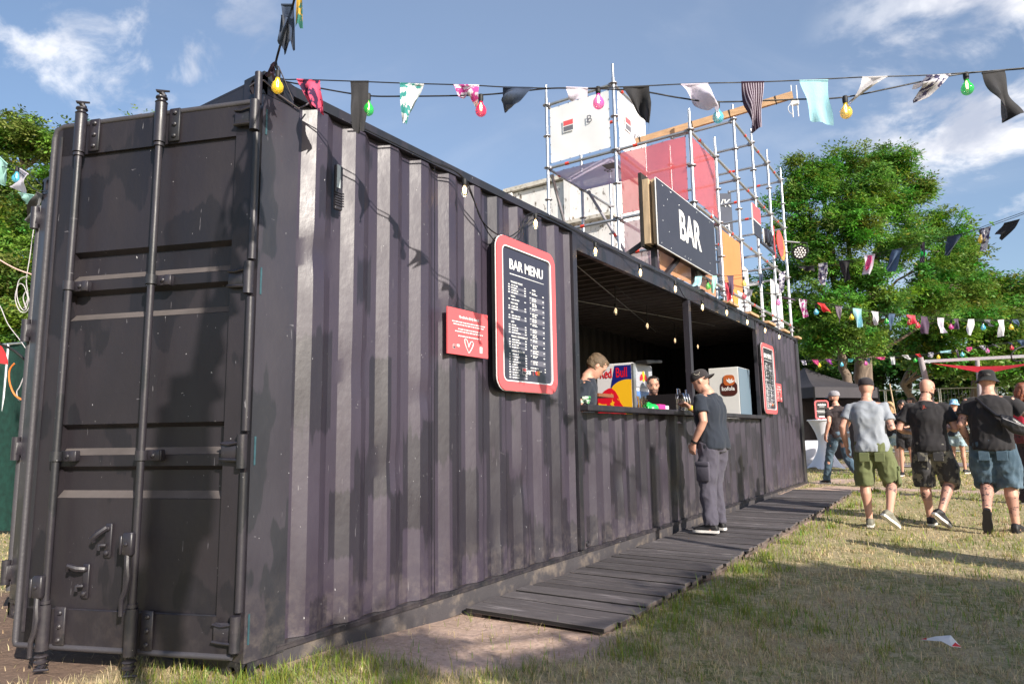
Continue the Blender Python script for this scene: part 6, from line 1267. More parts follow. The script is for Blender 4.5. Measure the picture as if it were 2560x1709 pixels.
def person(label, loc, rz, Ht=1.78, skin='fair', lean=(0, .02), hipoff=(0, 0), legs=None, arms=None, head=(0, 0), top=None, bottom=None, shoes=None, build=1.0, vox=.0085, hair=None, tat=None, group=None, sleeve=.55, belly=0., shoulder=1.0, face=False, legtop=None):
    """local axes: x to the person's right, y forward, z up. legs: {side:(knee, ankle, toe_dir)}, arms: {side:(elbow, wrist, fingers, palm)}"""
    s = Ht/1.78; t = thing('person', loc, label, 'person', group, rz)
    H0 = Vector((hipoff[0], hipoff[1], .93)); NK = Vector((lean[0], lean[1], 1.475)); bw = build
    def sp(q):                                            # spine point between hips and neck
        c = H0.lerp(NK, q); c.y += .025*math.sin(math.pi*q)*0-.0; return c
    X_, Y_ = Vector((1, 0, 0)), Vector((0, 1, 0)); bm = MB()
    prof = [(-.14, .10, .085), (-.08, .155, .115), (.0, .172, .128), (.12, .160, .118), (.25, .150+belly*.3, .112+belly), (.42, .158+belly*.2, .116+belly), (.60, .176, .126), (.76, .186, .122), (.86, .172, .104), (.93, .125, .086), (.98, .082, .070), (1.03, .060, .060), (1.08, .056, .058)]
    rings(bm, [(sp(q), X_*rx*bw, Y_*ry*bw) for q, rx, ry in prof], 20, 2.3)
    SH = {sd: NK+Vector((sd*.172*shoulder*bw, -.005, -.075)) for sd in (-1, 1)}; A = {}; Lg = {}
    # head
    hy, hp = head; Rh = Matrix.Rotation(hy, 3, 'Z') @ Matrix.Rotation(hp, 3, 'X'); hc = NK+Vector((0, .015, .052))+Rh @ Vector((0, .018, .105)); hx, hyv, hz = Rh @ X_, Rh @ Y_, Rh @ Vector((0, 0, 1))
    limb(bm, [NK-Vector((0, 0, .05)), NK+Vector((0, .008, .03)), hc-hz*.06], [.062*bw, .055*bw, .055*bw])
    HP = [(-.118, .020, .020, .048), (-.108, .036, .040, .038), (-.085, .050, .062, .022), (-.05, .062, .080, .008), (-.01, .069, .088, .0), (.03, .073, .093, -.002), (.06, .072, .092, -.004), (.09, .060, .078, -.006), (.110, .036, .048, -.006), (.118, .014, .018, -.006)]
    rings(bm, [(hc+hz*z+hyv*oy, hx*rx, hyv*ry) for z, rx, ry, oy in HP], 20, 2.1)
    bm.lathe(hc+hyv*.088-hz*.030, [(.0, -.02), (.012, -.012), (.014, .0), (.009, .018), (.004, .038), (.0, .044)], 8, (hz-hyv*.22))       # nose
    rings(bm, [(hc+hyv*(.082)+hz*.026+hx*q, hyv*.012, hz*.010) for q in (-.045, -.02, .0, .02, .045)], 8)                            # brow
    for q in (-.079, .064)[:1]: rings(bm, [(hc+hyv*.078-hz*.070+hx*w, hyv*.016, hz*.009) for w in (-.02, 0, .02)], 8)                     # lips
    for sd in (-1, 1): rings(bm, [(hc+hx*sd*(.073+.004*k)-hyv*.002+hz*.0, hyv*(.016-.002*k), hz*(.030-.003*k)) for k in range(3)], 10)     # ears
    legs = legs or {}; arms = arms or {}
    for sd in (-1, 1):
        kn, an, td = legs.get(sd, (Vector((sd*.105, .02, .50)), Vector((sd*.12, 0, .085)), (sd*.15, 1, 0))); kn, an = Vector(kn), Vector(an); hj = H0+Vector((sd*.088*bw, 0, -.03)); Lg[sd] = (hj, kn, an, Vector(td).normalized())
        limb(bm, [hj+Vector((0, 0, .04)), hj.lerp(kn, .35), hj.lerp(kn, .8), kn, kn.lerp(an, .28)+Vector((0, -.012, 0)), kn.lerp(an, .6), an], [.088*bw, .086*bw, .062*bw, .056*bw, .060*bw, .045*bw, .036*bw])
        d = Lg[sd][3]; limb(bm, [an+Vector((0, 0, -.01)), an-Vector((0, 0, .045)), an+d*.08-Vector((0, 0, .055)), an+d*.15-Vector((0, 0, .06))], [.036, .038, .034, .022])
        el, wr, fd, pn = arms.get(sd, (SH[sd]+Vector((sd*.06, -.03, -.28)), SH[sd]+Vector((sd*.07, .04, -.53)), (0, .1, -1), (-sd, 0, 0))); el, wr = Vector(el), Vector(wr); fd = Vector(fd).normalized(); pn = (Vector(pn)-fd*Vector(pn).dot(fd)).normalized(); A[sd] = (el, wr)
        limb(bm, [NK+Vector((sd*.09*bw, -.004, -.06)), SH[sd], SH[sd].lerp(el, .45), el, el.lerp(wr, .3), el.lerp(wr, .7), wr], [.045*bw, .054*bw, .047*bw, .040*bw, .041*bw, .033*bw, .026*bw])
        side = fd.cross(pn); pc = wr+fd*.045
        rings(bm, [(wr+fd*a, side*w, pn*h) for a, w, h in ((-.01, .026, .020), (.02, .034, .017), (.055, .040, .016), (.088, .040, .014), (.095, .036, .010))], 12, 2.6)
        for k, (off, ln) in enumerate(((-.030, .072), (-.010, .082), (.010, .078), (.029, .062))):
            b0 = wr+fd*.080+side*off; c1 = b0+fd*ln*.45+pn*ln*.18; c2 = c1+fd*ln*.22+pn*ln*.30; limb(bm, [b0, c1, c2, c2+pn*ln*.18-fd*ln*.02], [.0105, .0098, .009, .0075], 8)
        sgn = 1 if (side.dot(Vector((0, 1, 0)))+.01) > 0 else -1; b0 = wr+fd*.025+side*sgn*.026; limb(bm, [b0, b0+side*sgn*.024+fd*.022+pn*.010, b0+side*sgn*.026+fd*.048+pn*.022, b0+side*sgn*.020+fd*.064+pn*.030], [.015, .013, .011, .009], 8)
    bm.v = [Vector(v)*s for v in bm.v]
    mats = [SKIN[skin], TAT]
    tp = []
    if tat:
        for kind, sd, a, b in tat:
            if kind == 'arm': q0, q1 = A[sd][0]*s, A[sd][1]*s
            elif kind == 'uparm': q0, q1 = SH[sd]*s, A[sd][0]*s
            else: q0, q1 = Lg[sd][1]*s, Lg[sd][2]*s
            tp.append((q0.lerp(q1, a), q0.lerp(q1, b), .085))
    def mf(c):
        for a, b, r in tp:
            ab = b-a; u = max(0, min(1, (c-a).dot(ab)/ab.length_squared))
            if 0 < (c-a).dot(ab)/ab.length_squared < 1 and (c-a-ab*u).length < r: return 1
        return 0
    body = remesh('body', bm, vox*s, None, t, 2, mats=mats, matfn=mf if tp else None)
    J = dict(s=s, NK=NK, H0=H0, SH=SH, A=A, Lg=Lg, hc=hc, hx=hx, hy=hyv, hz=hz, sp=sp, bw=bw, t=t, body=body, belly=belly, rz=rz, prof=prof, X=X_, Y=Y_)
    if top: shirt(J, top, sleeve)
    if bottom: trousers(J, *bottom)
    if shoes: shoe(J, *shoes)
    if hair: hairdo(J, *hair)
    if face:
        for sd in (-1, 1):
            m = MB(); m.lathe((hc+hyv*.083+hx*sd*.030+hz*.006)*s, [(.0, -.003), (.011, .0), (.009, .005), (0, .007)], 10, hyv); m.build('eye', pbr('eye_dark', (.05, .035, .03), .2, var=0), t, smooth=60, world=False)
            m = MB(); m.tube([(hc+hyv*.090+hx*sd*x+hz*(.026+z))*s for x, z in ((.012, .0), (.030, .006), (.047, .0))], .0042, 6); m.build('eyebrow', HAIR['dark'], t, world=False)
    return J
def vscale(m, s): m.v = [Vector(v)*s for v in m.v]; return m
def shirt(J, mat, sleeve=.55, length=-.10, loose=.018, name='shirt', vneck=False):
    m = MB(); sp, bw, X_, Y_ = J['sp'], J['bw'], J['X'], J['Y']; L = loose
    prof = [(length, .178, .135), (.02, .182, .138), (.14, .172, .130), (.28, .165+J['belly']*.3, .124+J['belly']), (.42, .170+J['belly']*.2, .128+J['belly']), (.60, .184, .134), (.76, .188, .128), (.86, .172, .108), (.93, .125, .088), (.975, .086, .074), (.995, .070, .068)]
    rings(m, [(sp(q), X_*(rx*bw+L*.6), Y_*(ry*bw+L*.6)) for q, rx, ry in prof], 24, 2.3)
    for sd in (-1, 1):
        sh, (el, wr) = J['SH'][sd], J['A'][sd]
        if sleeve <= 1: e = sh.lerp(el, sleeve); limb(m, [J['NK']+Vector((sd*.08*bw, -.004, -.060)), sh, sh.lerp(e, .5), e], [.045*bw, .062*bw, .064*bw, .070*bw], 18)
        else: e = el.lerp(wr, sleeve-1); limb(m, [J['NK']+Vector((sd*.08*bw, -.004, -.060)), sh, sh.lerp(el, .5), el, e], [.045*bw, .062*bw, .062*bw, .057*bw, .048*bw], 18)
    return remesh(name, vscale(m, J['s']), .0095, mat, J['t'], 2, wrinkle=.017, wscale=8.5, seed=J['rz']*7, wstretch=(1, 1, .8))
def trousers(J, mat, ends=1.0, width=1.0, name='trousers'):
    """ends: 1 = ankle; .5 = knee"""
    m = MB(); sp, bw, X_, Y_ = J['sp'], J['bw'], J['X'], J['Y']
    rings(m, [(sp(q), X_*(rx*bw+.010), Y_*(ry*bw+.010)) for q, rx, ry in ((-.16, .12, .10), (-.09, .166, .128), (.0, .176, .134), (.06, .172, .130), (.10, .168, .126))], 22, 2.3)
    for sd in (-1, 1):
        hj, kn, an, td = J['Lg'][sd]; hj = hj+Vector((sd*.004, 0, .03)); w = width
        if ends <= .62: f = ends/.5; e = hj.lerp(kn, min(1, f)) if f <= 1 else kn.lerp(an, f-1); limb(m, [hj, hj.lerp(kn, .3), hj.lerp(kn, .7), e-(e-hj)*.02] if f <= 1 else [hj, hj.lerp(kn, .5), kn, e], [.106*bw, .110*bw*w, .104*bw*w, .108*bw*w] if f <= 1 else [.106*bw, .108*bw*w, .092*bw*w, .094*bw*w], 18)
        else: e = kn.lerp(an, (ends-.5)*2); limb(m, [hj, hj.lerp(kn, .4), kn, kn.lerp(e, .5), e+Vector((0, 0, .01)), e-Vector((0, 0, .03))], [.104*bw, .100*bw*w, .080*bw*w, .074*bw*w, .072*w*bw, .074*w*bw], 18)
    return remesh(name, vscale(m, J['s']), .0095, mat, J['t'], 2, wrinkle=.019, wscale=9.5, seed=J['rz']*3+5, wstretch=(1, 1, .9))
def shoe(J, mat, sole=None, high=False):
    for sd in (-1, 1):
        hj, kn, an, d = J['Lg'][sd]; an = Vector(an); shin = (an-kn).normalized(); up = (Vector((0, 0, 1))-d*d.z).normalized() if abs(d.z) < .8 else -shin; w = d.cross(up).normalized(); up = w.cross(d); b = an-up*.068; m = MB()
        P = [(-.075, .028, .030, .034), (-.055, .036, .048, .045), (.0, .038, .055, .048), (.06, .043, .042, .040), (.12, .047, .032, .030), (.165, .042, .026, .025), (.195, .022, .018, .018)]
        rings(m, [(b+d*y+up*(hh-.012), w*wx, up*hh) for y, wx, hh, _ in P], 16, 2.4); limb(m, [an-up*.02, an+up*(.05 if high else .012)], [.046, .043 if high else .044])
        remesh('shoe', vscale(m, J['s']), .008, mat, J['t'], 1)
        m = MB(); pr = [(-.082, 0), (-.076, -.030), (-.04, -.037), (.02, -.036), (.09, -.048), (.15, -.046), (.19, -.028), (.205, 0), (.19, .028), (.15, .046), (.09, .048), (.02, .036), (-.04, .037), (-.076, .030)]
        m.prism(pr, b-up*.014, d, w, up, .026); vscale(m, J['s']); m.build('sole', sole or SOLE, J['t'], smooth=40, world=False)
def headshell(J, zmin, zmax, off, back=0.): # (z,rx,ry,oy) inflated
    HP = [(-.118, .020, .020, .048), (-.108, .036, .040, .038), (-.085, .050, .062, .022), (-.05, .062, .080, .008), (-.01, .069, .088, .0), (.03, .073, .093, -.002), (.06, .072, .092, -.004), (.09, .060, .078, -.006), (.110, .036, .048, -.006), (.118, .014, .018, -.006)]
    out = []
    for i in range(30):
        z = zmin+(min(zmax, .117)-zmin)*i/29
        for a, b in zip(HP, HP[1:]):
            if a[0] <= z <= b[0]:
                k = (z-a[0])/(b[0]-a[0]); rx, ry, oy = (lerp(a[j], b[j], k) for j in (1, 2, 3)); out.append((J['hc']+J['hz']*(z+off*.9*max(0, z/.11))+J['hy']*(oy-back), J['hx']*(rx+off), J['hy']*(ry+off))); break
    return out
def hairdo(J, kind, mat, *a):
    hc, hx, hy, hz, t, s = (J[k] for k in ('hc', 'hx', 'hy', 'hz', 't', 's'))
    if kind == 'short':
        m = MB(); rings(m, headshell(J, .012, .117, .007, .012), 22); rings(m, headshell(J, -.05, .03, .003, .022), 22)
        for _ in range(46):
            th = random.uniform(0, 6.28); r = random.uniform(0, .07); p = hc+hz*(.105-.25*r)+hx*r*math.cos(th)+hy*(r*math.sin(th)+.015); d = (hz*.7+hx*random.uniform(-.5, .5)+hy*random.uniform(-.1, .9)).normalized(); limb(m, [p-d*.02, p+d*.008, p+d*.020], [.010, .008, .004], 5)
        remesh('hair', vscale(m, s), .0075, mat, t, 1, wrinkle=.004, wscale=45)
    if kind == 'stubble':
        m = MB(); rings(m, headshell(J, .045, .117, .003, .006), 22); remesh('hair', vscale(m, s), .006, mat, t, 1)
    if kind == 'beard':
        m = MB(); rings(m, headshell(J, -.117, -.045, .004, -.004), 22); remesh('beard', vscale(m, s), .007, mat, t, 1, wrinkle=.003, wscale=50)
    if kind == 'long':
        m = MB(); rings(m, headshell(J, .0, .117, .012, .012), 22); L = a[0] if a else .42; wv = a[1] if len(a) > 1 else .6
        for k in range(34):
            th = math.pi*(.98+1.04*k/33); r0 = hc+hx*.078*math.cos(th)+hy*(.090*math.sin(th)-.008)+hz*.03; lay = random.uniform(-.012, .012); L2 = L*random.uniform(.85, 1.05)
            pts = [r0+hz*.03]+[r0+hy*(lay-.010*q)-Vector((0, 0, L2*q))+hx*math.cos(th)*(.030*q)+Vector((math.sin(q*9+k)*.012*wv, math.cos(q*8+k*2)*.010*wv, 0)) for q in (.15, .3, .45, .6, .75, .9, 1.0)]
            limb(m, pts, [.018, .022, .021, .020, .018, .015, .011, .004], 6)
        remesh('hair', vscale(m, s), .009, mat, t, 1, wrinkle=.006, wscale=30, wstretch=(1, 1, .3))
def cap(J, mat, back=True, brim_mat=None, logo=None, name='cap'):
    hc, hx, hy, hz, t, s = (J[k] for k in ('hc', 'hx', 'hy', 'hz', 't', 's')); m = MB(); R = headshell(J, .022, .117, .013, .004); rings(m, R, 24); c = remesh(name, vscale(m, s), .007, mat, t, 2)
    f = -1 if back else 1; m = MB(); o = hc+hz*.030+hy*f*.085
    def br(u, v): a = math.pi*(u-.5)*.95; y = v*.075*math.cos(a*.92)**.6; return (o+hx*.076*math.sin(a)*(1+.0*v)+hy*f*(y+.012*math.cos(a)-.030*(1-math.cos(a)))-hz*(.020*v+.018*math.sin(a)**2))*s
    m.grid(br, 14, 5); m2 = MB(); n = len(m.v); m2.add(m.v+[v+hz*.004 if isinstance(v, Vector) else tuple(Vector(v)+hz*.004) for v in m.v], m.f+[tuple(i+n for i in q)[::-1] for q in m.f]); m2.build('brim', brim_mat or mat, c, smooth=60, world=False)
    m = MB(); m.lathe((hc+hz*.130)*s, [(.008, -.004), (.008, .002), (.003, .005)], 8, hz); m.build('button', mat, c, world=False)
    if back:                                             # strap opening sits over the forehead; a seam shows on each panel
        m = MB()
        for a in (-.9, 0, .9): m.tube([(hc+hz*z+hx*math.sin(a)*(r+.014)+hy*-math.cos(a)*(r*1.25+.014))*s for z, r in ((.03, .073), (.06, .071), (.09, .060), (.115, .036), (.128, .01))], .0018, 5)
        m.build('seam', mat, c, world=False)
    return c
def bucket(J, mat, name='bucket_hat'):
    hc, hx, hy, hz, t, s = (J[k] for k in ('hc', 'hx', 'hy', 'hz', 't', 's')); m = MB(); prof = [(.118, -.012), (.092, .022), (.084, .040), (.080, .085), (.072, .112), (.055, .124), (.0, .128)]; n = 32; vs = []
    for r, h in prof:
        for k in range(n): a = 2*math.pi*k/n; vs.append((hc+hz*(h+.006*math.sin(3*a)*(1 if h < .03 else 0))+hx*r*math.cos(a)+hy*(r*1.17*math.sin(a)-.003))*s)
    m.add(vs, [(i*n+k, i*n+(k+1) % n, (i+1)*n+(k+1) % n, (i+1)*n+k) for i in range(len(prof)-1) for k in range(n)]); return m.build(name, mat, t, smooth=50, world=False)
V_ = Vector
def gp(px, py, z=None):
    p = at(px, py, 2, -.02 if z is None else z)
    for _ in range(4): p = at(px, py, 2, ground_z(p.x, p.y) if z is None else z)
    return p
def rzview(px, extra=0): d = ray(px, 1000); return math.atan2(-d.x, d.y)+math.radians(extra)     # facing straight away from the camera

def local(w, loc, rz, Ht): return (Matrix.Rotation(-rz, 3, 'Z') @ (Vector(w)-Vector(loc)))/(Ht/1.78)
# customer at the counter: faces the hatch, left arm down, right arm on the ledge
fc = at(1795, 1328, 2, .09); CL = V_((fc.x, fc.y, .092)); wt = at(1722, 1022, 0, .12); wt.z = 1.385; et = (wt+at(1800, 1060, 0, .33))/2+V_((.08, .06, -.03)); et = at(1788, 1062, 0, .30)
J = person('man in a dark t-shirt and backwards cap leaning an arm on the bar counter', CL, math.radians(78), 1.70, 'fair', lean=(.0, .03), head=(math.radians(22), math.radians(-24)),
 legs={-1: (V_((-.12, .03, .50)), V_((-.15, -.01, .085)), (-.25, 1, 0)), 1: (V_((.10, .07, .50)), V_((.12, .05, .085)), (.1, 1, 0))},
 arms={-1: (V_((-.26, -.05, 1.17)), V_((-.235, .10, .94)), (.15, .35, -1), (1, .1, 0)), 1: (local(et, CL, math.radians(78), 1.70), local(wt, CL, math.radians(78), 1.70), local(wt, CL, math.radians(78), 1.70)-local(et, CL, math.radians(78), 1.70), (0, -.15, -1))},
 top=C_NAVY, bottom=(C_PANT, .97, 1.05), shoes=(SHOEB, SOLE), tat=[('arm', 1, .15, .85)], build=1.06, sleeve=.62)
CAPM = cotton('faded_black_cap', (.030, .024, .026)); c = cap(J, CAPM, True); hairdo(J, 'stubble', HAIR['fairshort'])
s_ = J['s']; hc, hx, hy, hz = J['hc'], J['hx'], J['hy'], J['hz']
m = MB(); q = hc+hz*.07-hx*.083-hy*.015
for pts in ([(-.030, .022), (-.022, .006), (0, .004), (.022, .008), (.034, .026)], [(-.012, .004), (-.008, -.018), (.0, -.026), (.008, -.016), (.012, .004)]): m.tube([(q+hy*a+hz*b-hx*(-.001+.0*abs(a)))*s_ for a, b in pts], .0022, 5)
m.build('bull_head_stitching', pbr('cream_thread', (.55, .50, .42), .8, var=0), c, world=False)
el, wr = J['A'][-1]; m = MB(); d = (wr-el).normalized(); m.tube([(wr-d*.035)*s_, (wr-d*.012)*s_], .035*s_, 14); m.build('wristwatch_strap', BLACK, J['t'], smooth=50, world=False)
el, wr = J['A'][1]; d = (wr-el).normalized(); m = MB(); m.tube([(wr-d*.045)*s_, (wr-d*.015)*s_], .034*s_, 14); m.build('festival_wristband', pbr('yellow_band', (.75, .55, .05), .5), J['t'], smooth=50, world=False)
def pocket(J, sd, q, mat, name='cargo_pocket'):
    hj, kn, an, td = J['Lg'][sd]; c_ = hj.lerp(kn, q); c_ = c_+V_((sd*.092*J['bw'], 0, 0)); m = MB(); m.box(c_*J['s'], (.03, .15, .19), bev=.012); m.box((c_+V_((sd*.012, 0, .085)))*J['s'], (.02, .155, .05), bev=.008); m.build(name, mat, J['t'], smooth=50, world=False)
pocket(J, -1, .66, C_PANT)

# three friends walking away
g1 = gp(2185, 1318); rz1 = rzview(2190, -4); WG = 'friends walking away across the grass'
J = person('man in a light grey t-shirt, olive cargo shorts and dark cap walking away', V_((g1.x+.02, g1.y, g1.z)), rz1, 1.75, 'fair', lean=(.01, .05), hipoff=(.03, 0), head=(math.radians(-8), math.radians(-8)),
 legs={-1: (V_((-.085, .06, .50)), V_((-.06, .03, .085)), (-.05, 1, 0)), 1: (V_((.20, .10, .52)), V_((.17, -.26, .20)), (.55, .62, -.60))},
 arms={-1: (V_((-.27, -.03, 1.17)), V_((-.25, .10, .93)), (0, .2, -1), (1, 0, 0)), 1: (V_((.26, -.04, 1.13)), V_((.20, .17, 1.20)), (-.3, 1, .3), (-1, 0, 0))},
 top=C_GREY, bottom=(C_OLIVE, .53, 1.10), shoes=(SHOEG, SOLE), tat=[('leg', 1, .05, .4), ('uparm', 1, .6, .9)], build=.99, group=None, sleeve=.62, shoulder=1.04)
cap(J, cotton('black_cap', (.022, .017, .021)), False); hairdo(J, 'stubble', HAIR['fairshort'])
m = MB(); s_ = J['s']; NK = J['NK']; pocket(J, 1, .80, C_OLIVE)
def backpocket(J, sd, mat): m = MB(); m.box((J['H0']+V_((sd*.080, -.134*J['bw']-.004, -.115)))*J['s'], (.105, .016, .105), bev=.006); m.build('back_pocket', mat, J['t'], world=False)
backpocket(J, 1, C_OLIVE); backpocket(J, -1, C_OLIVE)
g2 = gp(2352, 1316); rz2 = rzview(2345, -6)
J = person('shaven headed man in a black t-shirt and camouflage shorts with tattooed calves walking away', V_((g2.x-.04, g2.y, g2.z)), rz2, 1.76, 'fair', lean=(.0, .06), hipoff=(.02, 0), head=(math.radians(-30), math.radians(-16)),
 legs={-1: (V_((-.09, .07, .50)), V_((-.06, .05, .085)), (.05, 1, 0)), 1: (V_((.17, .10, .52)), V_((.08, -.22, .19)), (.50, .60, -.62))},
 arms={-1: (V_((-.30, -.03, 1.14)), V_((-.20, .20, 1.10)), (.3, 1, .1), (1, 0, 0)), 1: (V_((.30, .0, 1.13)), V_((.20, .22, 1.15)), (-.3, 1, .1), (-1, 0, 0))},
 top=C_BLK, bottom=(C_CAMO, .56, 1.12), shoes=(SHOEB, SOLE), tat=[('leg', 1, .2, .8), ('leg', -1, .25, .5)], build=1.03, sleeve=.68, shoulder=1.05, hair=('beard', HAIR['dark']))
s_ = J['s']; hc, hx, hy, hz = J['hc'], J['hx'], J['hy'], J['hz']
m = MB(); m.tube([(hc+hx*x+hy*y+hz*.018)*s_ for x, y in ((.079, -.01), (.078, .05), (.066, .088))], .003, 5); m.tube([(hc-hx*x+hy*y+hz*.018)*s_ for x, y in ((.079, -.01), (.078, .05), (.066, .088))], .003, 5)
for sd in (-1, 1): m.box((hc+hx*sd*.033+hy*.100+hz*.008)*s_, (.055, .008, .036), Matrix((hx, hy, hz)).transposed(), bev=.004)
m.build('sunglasses', BLACK, J['t'], world=False)['kind'] = 'stuff'
m = MB(); rings(m, [(hc+hz*.100+hy*(.03-.03*k), hx*.022, hz*.020) for k in range(3)], 10); remesh('hair', vscale(m, s_), .006, HAIR['dark'], J['t'], 1)
q = J['sp'](.84)+V_((.0, -.134*1.03, 0)); text('shirt_print', 'JL', .05, V_((0, 0, 0)), (1, 0, 0), (0, 0, 1), pbr('orange_red_print', (.60, .10, .06), .7, var=0), None, .003)
o = bpy.data.objects['shirt_print']; o.parent = J['t']; o.matrix_local = Matrix.Translation(q*s_+V_((0, -.004, 0)))
backpocket(J, 1, C_CAMO); backpocket(J, -1, C_CAMO); pocket(J, 1, .80, C_CAMO)
g3 = gp(2505, 1330); rz3 = rzview(2480, -2)
J = person('man in a black bucket hat, black t-shirt and denim shorts with a crossbody bag', V_((g3.x+.03, g3.y, g3.z)), rz3, 1.82, 'fair', lean=(-.02, .05), hipoff=(-.03, 0), head=(math.radians(-6), math.radians(-6)),
 legs={1: (V_((.085, .05, .50)), V_((.10, .02, .085)), (.25, 1, 0)), -1: (V_((-.12, .08, .51)), V_((-.13, -.27, .22)), (-.05, .35, -.93))},
 arms={-1: (V_((-.30, -.02, 1.15)), V_((-.24, .12, .93)), (.2, .4, -1), (1, 0, 0)), 1: (V_((.35, .04, 1.20)), V_((.42, .24, 1.12)), (.3, 1, -.1), (-1, 0, 0))},
 top=C_BLK, bottom=(C_DENIM, .54, 1.14), shoes=(SHOEB, SHOEB), tat=[('leg', -1, .05, .85), ('leg', 1, .3, .8), ('uparm', -1, .6, .98), ('arm', -1, .05, .8), ('uparm', 1, .6, .98)], build=1.08, sleeve=.60, belly=.01, shoulder=1.06)
bucket(J, cotton('black_hat', (.010, .010, .012))); hairdo(J, 'stubble', HAIR['dark']); backpocket(J, 1, C_DENIM); backpocket(J, -1, C_DENIM)
s_ = J['s']; sp = J['sp']; LEA = pbr('black_leatherette', (.014, .013, .016), .35, bump=.3, bscale=50)
tb = thing('crossbody_bag', J['t'].location.copy(), 'black crossbody bag slung on the back of the man in the bucket hat', 'bag', None, rz3)
m = MB(); rings(m, [(sp(.42)+V_((.10+.20*k/6, -.205+.03*(k/6), .04-.115*k/6)), V_((0, .035, 0))*(1-.25*abs(k-3)/3), V_((0, 0, .095))*(1-.35*abs(k-3)/3)) for k in range(7)], 14, 2.6); remesh('bag_body', vscale(m, s_), .009, LEA, tb, 2, wrinkle=.006, wscale=14)
m = MB(); m.tube([(sp(.94)+V_((-.11, -.105, 0)))*s_, (sp(.80)+V_((-.05, -.165, 0)))*s_, (sp(.55)+V_((.06, -.185, .02)))*s_, (sp(.47)+V_((.13, -.195, .03)))*s_], .017, 8); m.build('strap', LEA, tb, smooth=60, world=False)
m = MB(); m.tube([(sp(.42)+V_((.12, -.245, .055)))*s_, (sp(.42)+V_((.28, -.225, -.03)))*s_], .004, 6); m.build('zip', GALVD, tb, world=False)

# man striding by the table
g4 = gp(2108, 1212); rz4 = math.radians(42)
J = person('bearded man in a grey cap, dark t-shirt and jeans striding past the tent', g4, rz4, 1.74, 'fair', lean=(0, .03), head=(math.radians(28), 0),
 legs={-1: (V_((-.10, .22, .52)), V_((-.10, .34, .085)), (-.1, 1, 0)), 1: (V_((.11, -.02, .49)), V_((.12, -.36, .13)), (.15, .85, -.45))},
 arms={-1: (V_((-.25, -.10, 1.17)), V_((-.26, .02, .93)), (0, .3, -1), (1, 0, 0)), 1: (V_((.25, .04, 1.17)), V_((.24, .20, .97)), (0, .4, -1), (-1, 0, 0))},
 top=C_BROWN, bottom=(C_DENIM, .98, .92), shoes=(SHOEB, SOLE), build=.98, hair=('beard', HAIR['dark']), sleeve=.6)
cap(J, cotton('grey_cap', (.34, .33, .36)), False); hairdo(J, 'stubble', HAIR['dark'])
# group of friends chatting further back
def stander(label, px, py, rz, Ht, skin, topm, bot, hair, hat=None, arms=None, sleeve=.6, vox=.011, dz=None, **k):
    g = gp(px, py); J = person(label, g, rz, Ht, skin, head=k.get('head', (0, -.1)), top=topm, bottom=bot, shoes=(SHOEB, SOLE), build=k.get('build', .90), hair=hair, vox=vox, sleeve=sleeve, arms=arms, legs=k.get('legs'), face=k.get('face', False), tat=k.get('tat'))
    if hat: bucket(J, hat)
    return J
AF = {-1: (V_((-.22, .05, 1.16)), V_((-.08, .25, 1.12)), (.8, .5, 0), (0, 0, -1)), 1: (V_((.22, .05, 1.16)), V_((.08, .25, 1.10)), (-.8, .5, 0), (0, 0, -1))}
stander('woman with long blond hair, dark oversized top and denim shorts behind the grey shirt', 2236, 1178, rzview(2236, -30), 1.66, 'pale', C_BLK, (C_DENL, .22, 1.05), ('long', HAIR['blond'], .38), sleeve=1.6)
stander('woman with long dark hair all in black facing the camera between the men', 2272, 1190, rzview(2272, 175), 1.62, 'fair', C_BLK, (C_BLK, .20, 1.1), ('long', HAIR['dark'], .36), sleeve=1.8, arms=AF, face=True)
stander('woman with dark hair and denim shorts mostly hidden behind the camouflage shorts', 2299, 1187, rzview(2299, 150), 1.68, 'tan', C_BLK, (C_DENL, .24, 1.05), ('short', HAIR['dark']), sleeve=.6, arms=AF, face=True)
stander('woman in a sky blue bucket hat, navy top and frayed pale denim shorts', 2400, 1183, rzview(2400, -20), 1.63, 'tan', C_NAVY, (C_DENL, .24, 1.12), None, hat=pbr('sky_blue_hat', (.16, .42, .72), .8, col2=(.45, .62, .78), c2lo=.52, c2hi=.56, c2scale=16), arms=AF, sleeve=.7)
stander('person in a pale blue hat far back beyond the bucket hat man', 2515, 1165, rzview(2515, 160), 1.70, 'fair', C_GREY, (C_DENIM, 1.0, 1.0), None, hat=pbr('pale_blue_hat', (.40, .62, .80), .8))
g5 = gp(2588, 1262); J = person('woman with curly auburn hair, dark red top and dark trousers at the right edge', g5, rzview(2552, -25), 1.70, 'fair', top=cotton('dark_rose_top', (.12, .03, .035)), bottom=(cotton('dark_plum_trousers', (.030, .020, .030)), 1.0, 1.05), shoes=(SHOEB, SOLE), hair=('long', HAIR['red'], .34, 2.2), build=.95, sleeve=1.5)
tb = thing('red_backpack', g5, 'crimson bag worn by the auburn haired woman at the right edge', 'bag', None, rzview(2552, -25)); m = MB(); rings(m, [(V_((.0, -.21, 1.02+.30*k/5)), V_((.13, 0, 0))*(1-.3*abs(k-2.5)/2.5), V_((0, .06, 0))) for k in range(6)], 14, 3); remesh('bag_body', m, .011, pbr('crimson_bag', (.45, .02, .05), .5), tb, 2, wrinkle=.006, wscale=12)
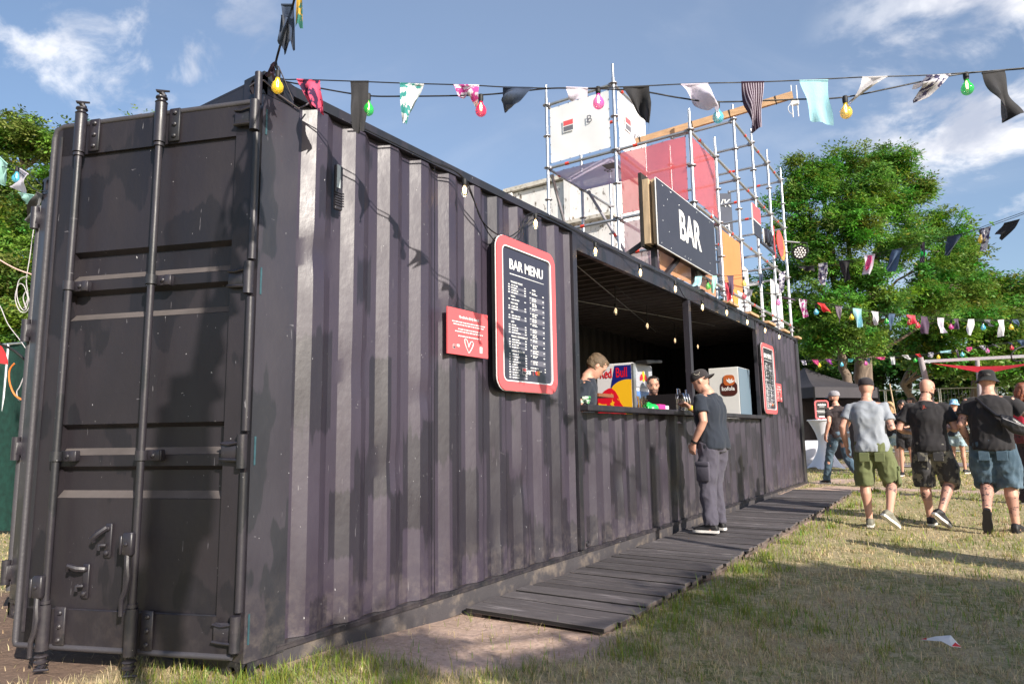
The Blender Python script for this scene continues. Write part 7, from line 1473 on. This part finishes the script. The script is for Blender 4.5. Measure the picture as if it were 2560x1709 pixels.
# bar staff
fz = .165
p = at(1462, 925, 0, -.44); J = person('young fair haired bartender in a dark apron looking down behind the hatch post', V_((p.x-.03, p.y-.12, fz)), math.radians(-62), 1.78, 'fair', lean=(.0, .10), head=(math.radians(10), math.radians(-42)), top=C_NAVY, bottom=(C_BLK, 1.0, 1.0), shoes=(SHOEB, SOLE), hair=('short', HAIR['fairshort']), build=.94, face=True,
 arms={-1: (V_((-.24, -.02, 1.15)), V_((-.17, .13, .96)), (.7, .3, -.5), (0, -1, 0)), 1: (V_((.24, -.02, 1.15)), V_((.17, .13, .96)), (-.7, .3, -.5), (0, -1, 0))})
p = at(1630, 962, 0, -.58); Hb = at(1630, 936, 0, -.58).z-fz; J = person('dark haired bearded bartender in black facing out from behind the drinks dispenser', V_((p.x, p.y, fz)), math.radians(-148), Hb, 'tan', lean=(.0, .04), head=(math.radians(0), math.radians(-8)), top=C_BLK, bottom=(C_BLK, 1.0, 1.0), shoes=(SHOEB, SOLE), hair=('short', HAIR['dark']), build=1.0, face=True, arms={-1: (V_((-.26, .05, 1.16)), V_((-.16, .30, 1.10)), (.3, 1, -.2), (0, 0, -1)), 1: (V_((.26, .05, 1.16)), V_((.16, .30, 1.10)), (-.3, 1, -.2), (0, 0, -1))})
hairdo(J, 'beard', pbr('short_brown_beard', (.11, .06, .045), .7, var=.3, vscale=40))

# ------------------------------------------------------------------ out of view to the right: what throws the shadows on the grass
def shade_tree():  # made-up tree, crown lobes laid out backwards from the shadow they should throw
    k = 3.2/S.z; lb = []
    for (px, py, r) in ((2290, 1565, .80), (2060, 1590, .62), (2560, 1560, 1.0), (2420, 1640, .55), (1880, 1640, .38), (1700, 1675, .26), (1500, 1690, .16), (1300, 1690, .12), (1120, 1670, .10), (1000, 1640, .10), (2760, 1560, 1.0), (2200, 1510, .45)):
        g = at(px, py, 2, 0); lb.append(((g.x+S.x*k, g.y+S.y*k, 3.2), r))
    c = Vector(lb[0][0]); b_ = Vector((c.x+.6, c.y-.3, 0))
    tree('added_shade_tree', 'added young tree, unseen to the right, its crown shaped to shade the foreground grass', 'tree', b_, lb, 520, 40, .11, .062, [([b_, (b_.x, b_.y, 1.4), (c.x, c.y, 2.9)], .09, .03)], hue=(.12, .26, .04), clump_r=.22, lob_world=True, fill=.5)
shade_tree()
g = at(1835, 1450, 2, 0); k = 1.68/S.z; person('man standing on the grass just out of view to the right', V_((g.x+S.x*k, g.y+S.y*k, -.02)), 2.0, 1.78, top=C_BLK, bottom=(C_DENIM, 1., 1.), shoes=(SHOEB, SOLE), vox=.012, hair=('short', HAIR['dark']))
g = at(2150, 1352, 2, 0); k = 1.60/S.z; person('woman in pale top standing on the grass out of view to the right', V_((g.x+S.x*k, g.y+S.y*k, -.02)), 1.2, 1.68, top=C_GREY, bottom=(C_DENL, .4, 1.), shoes=(SHOEB, SOLE), vox=.012, hair=('long', HAIR['dark'], .3))
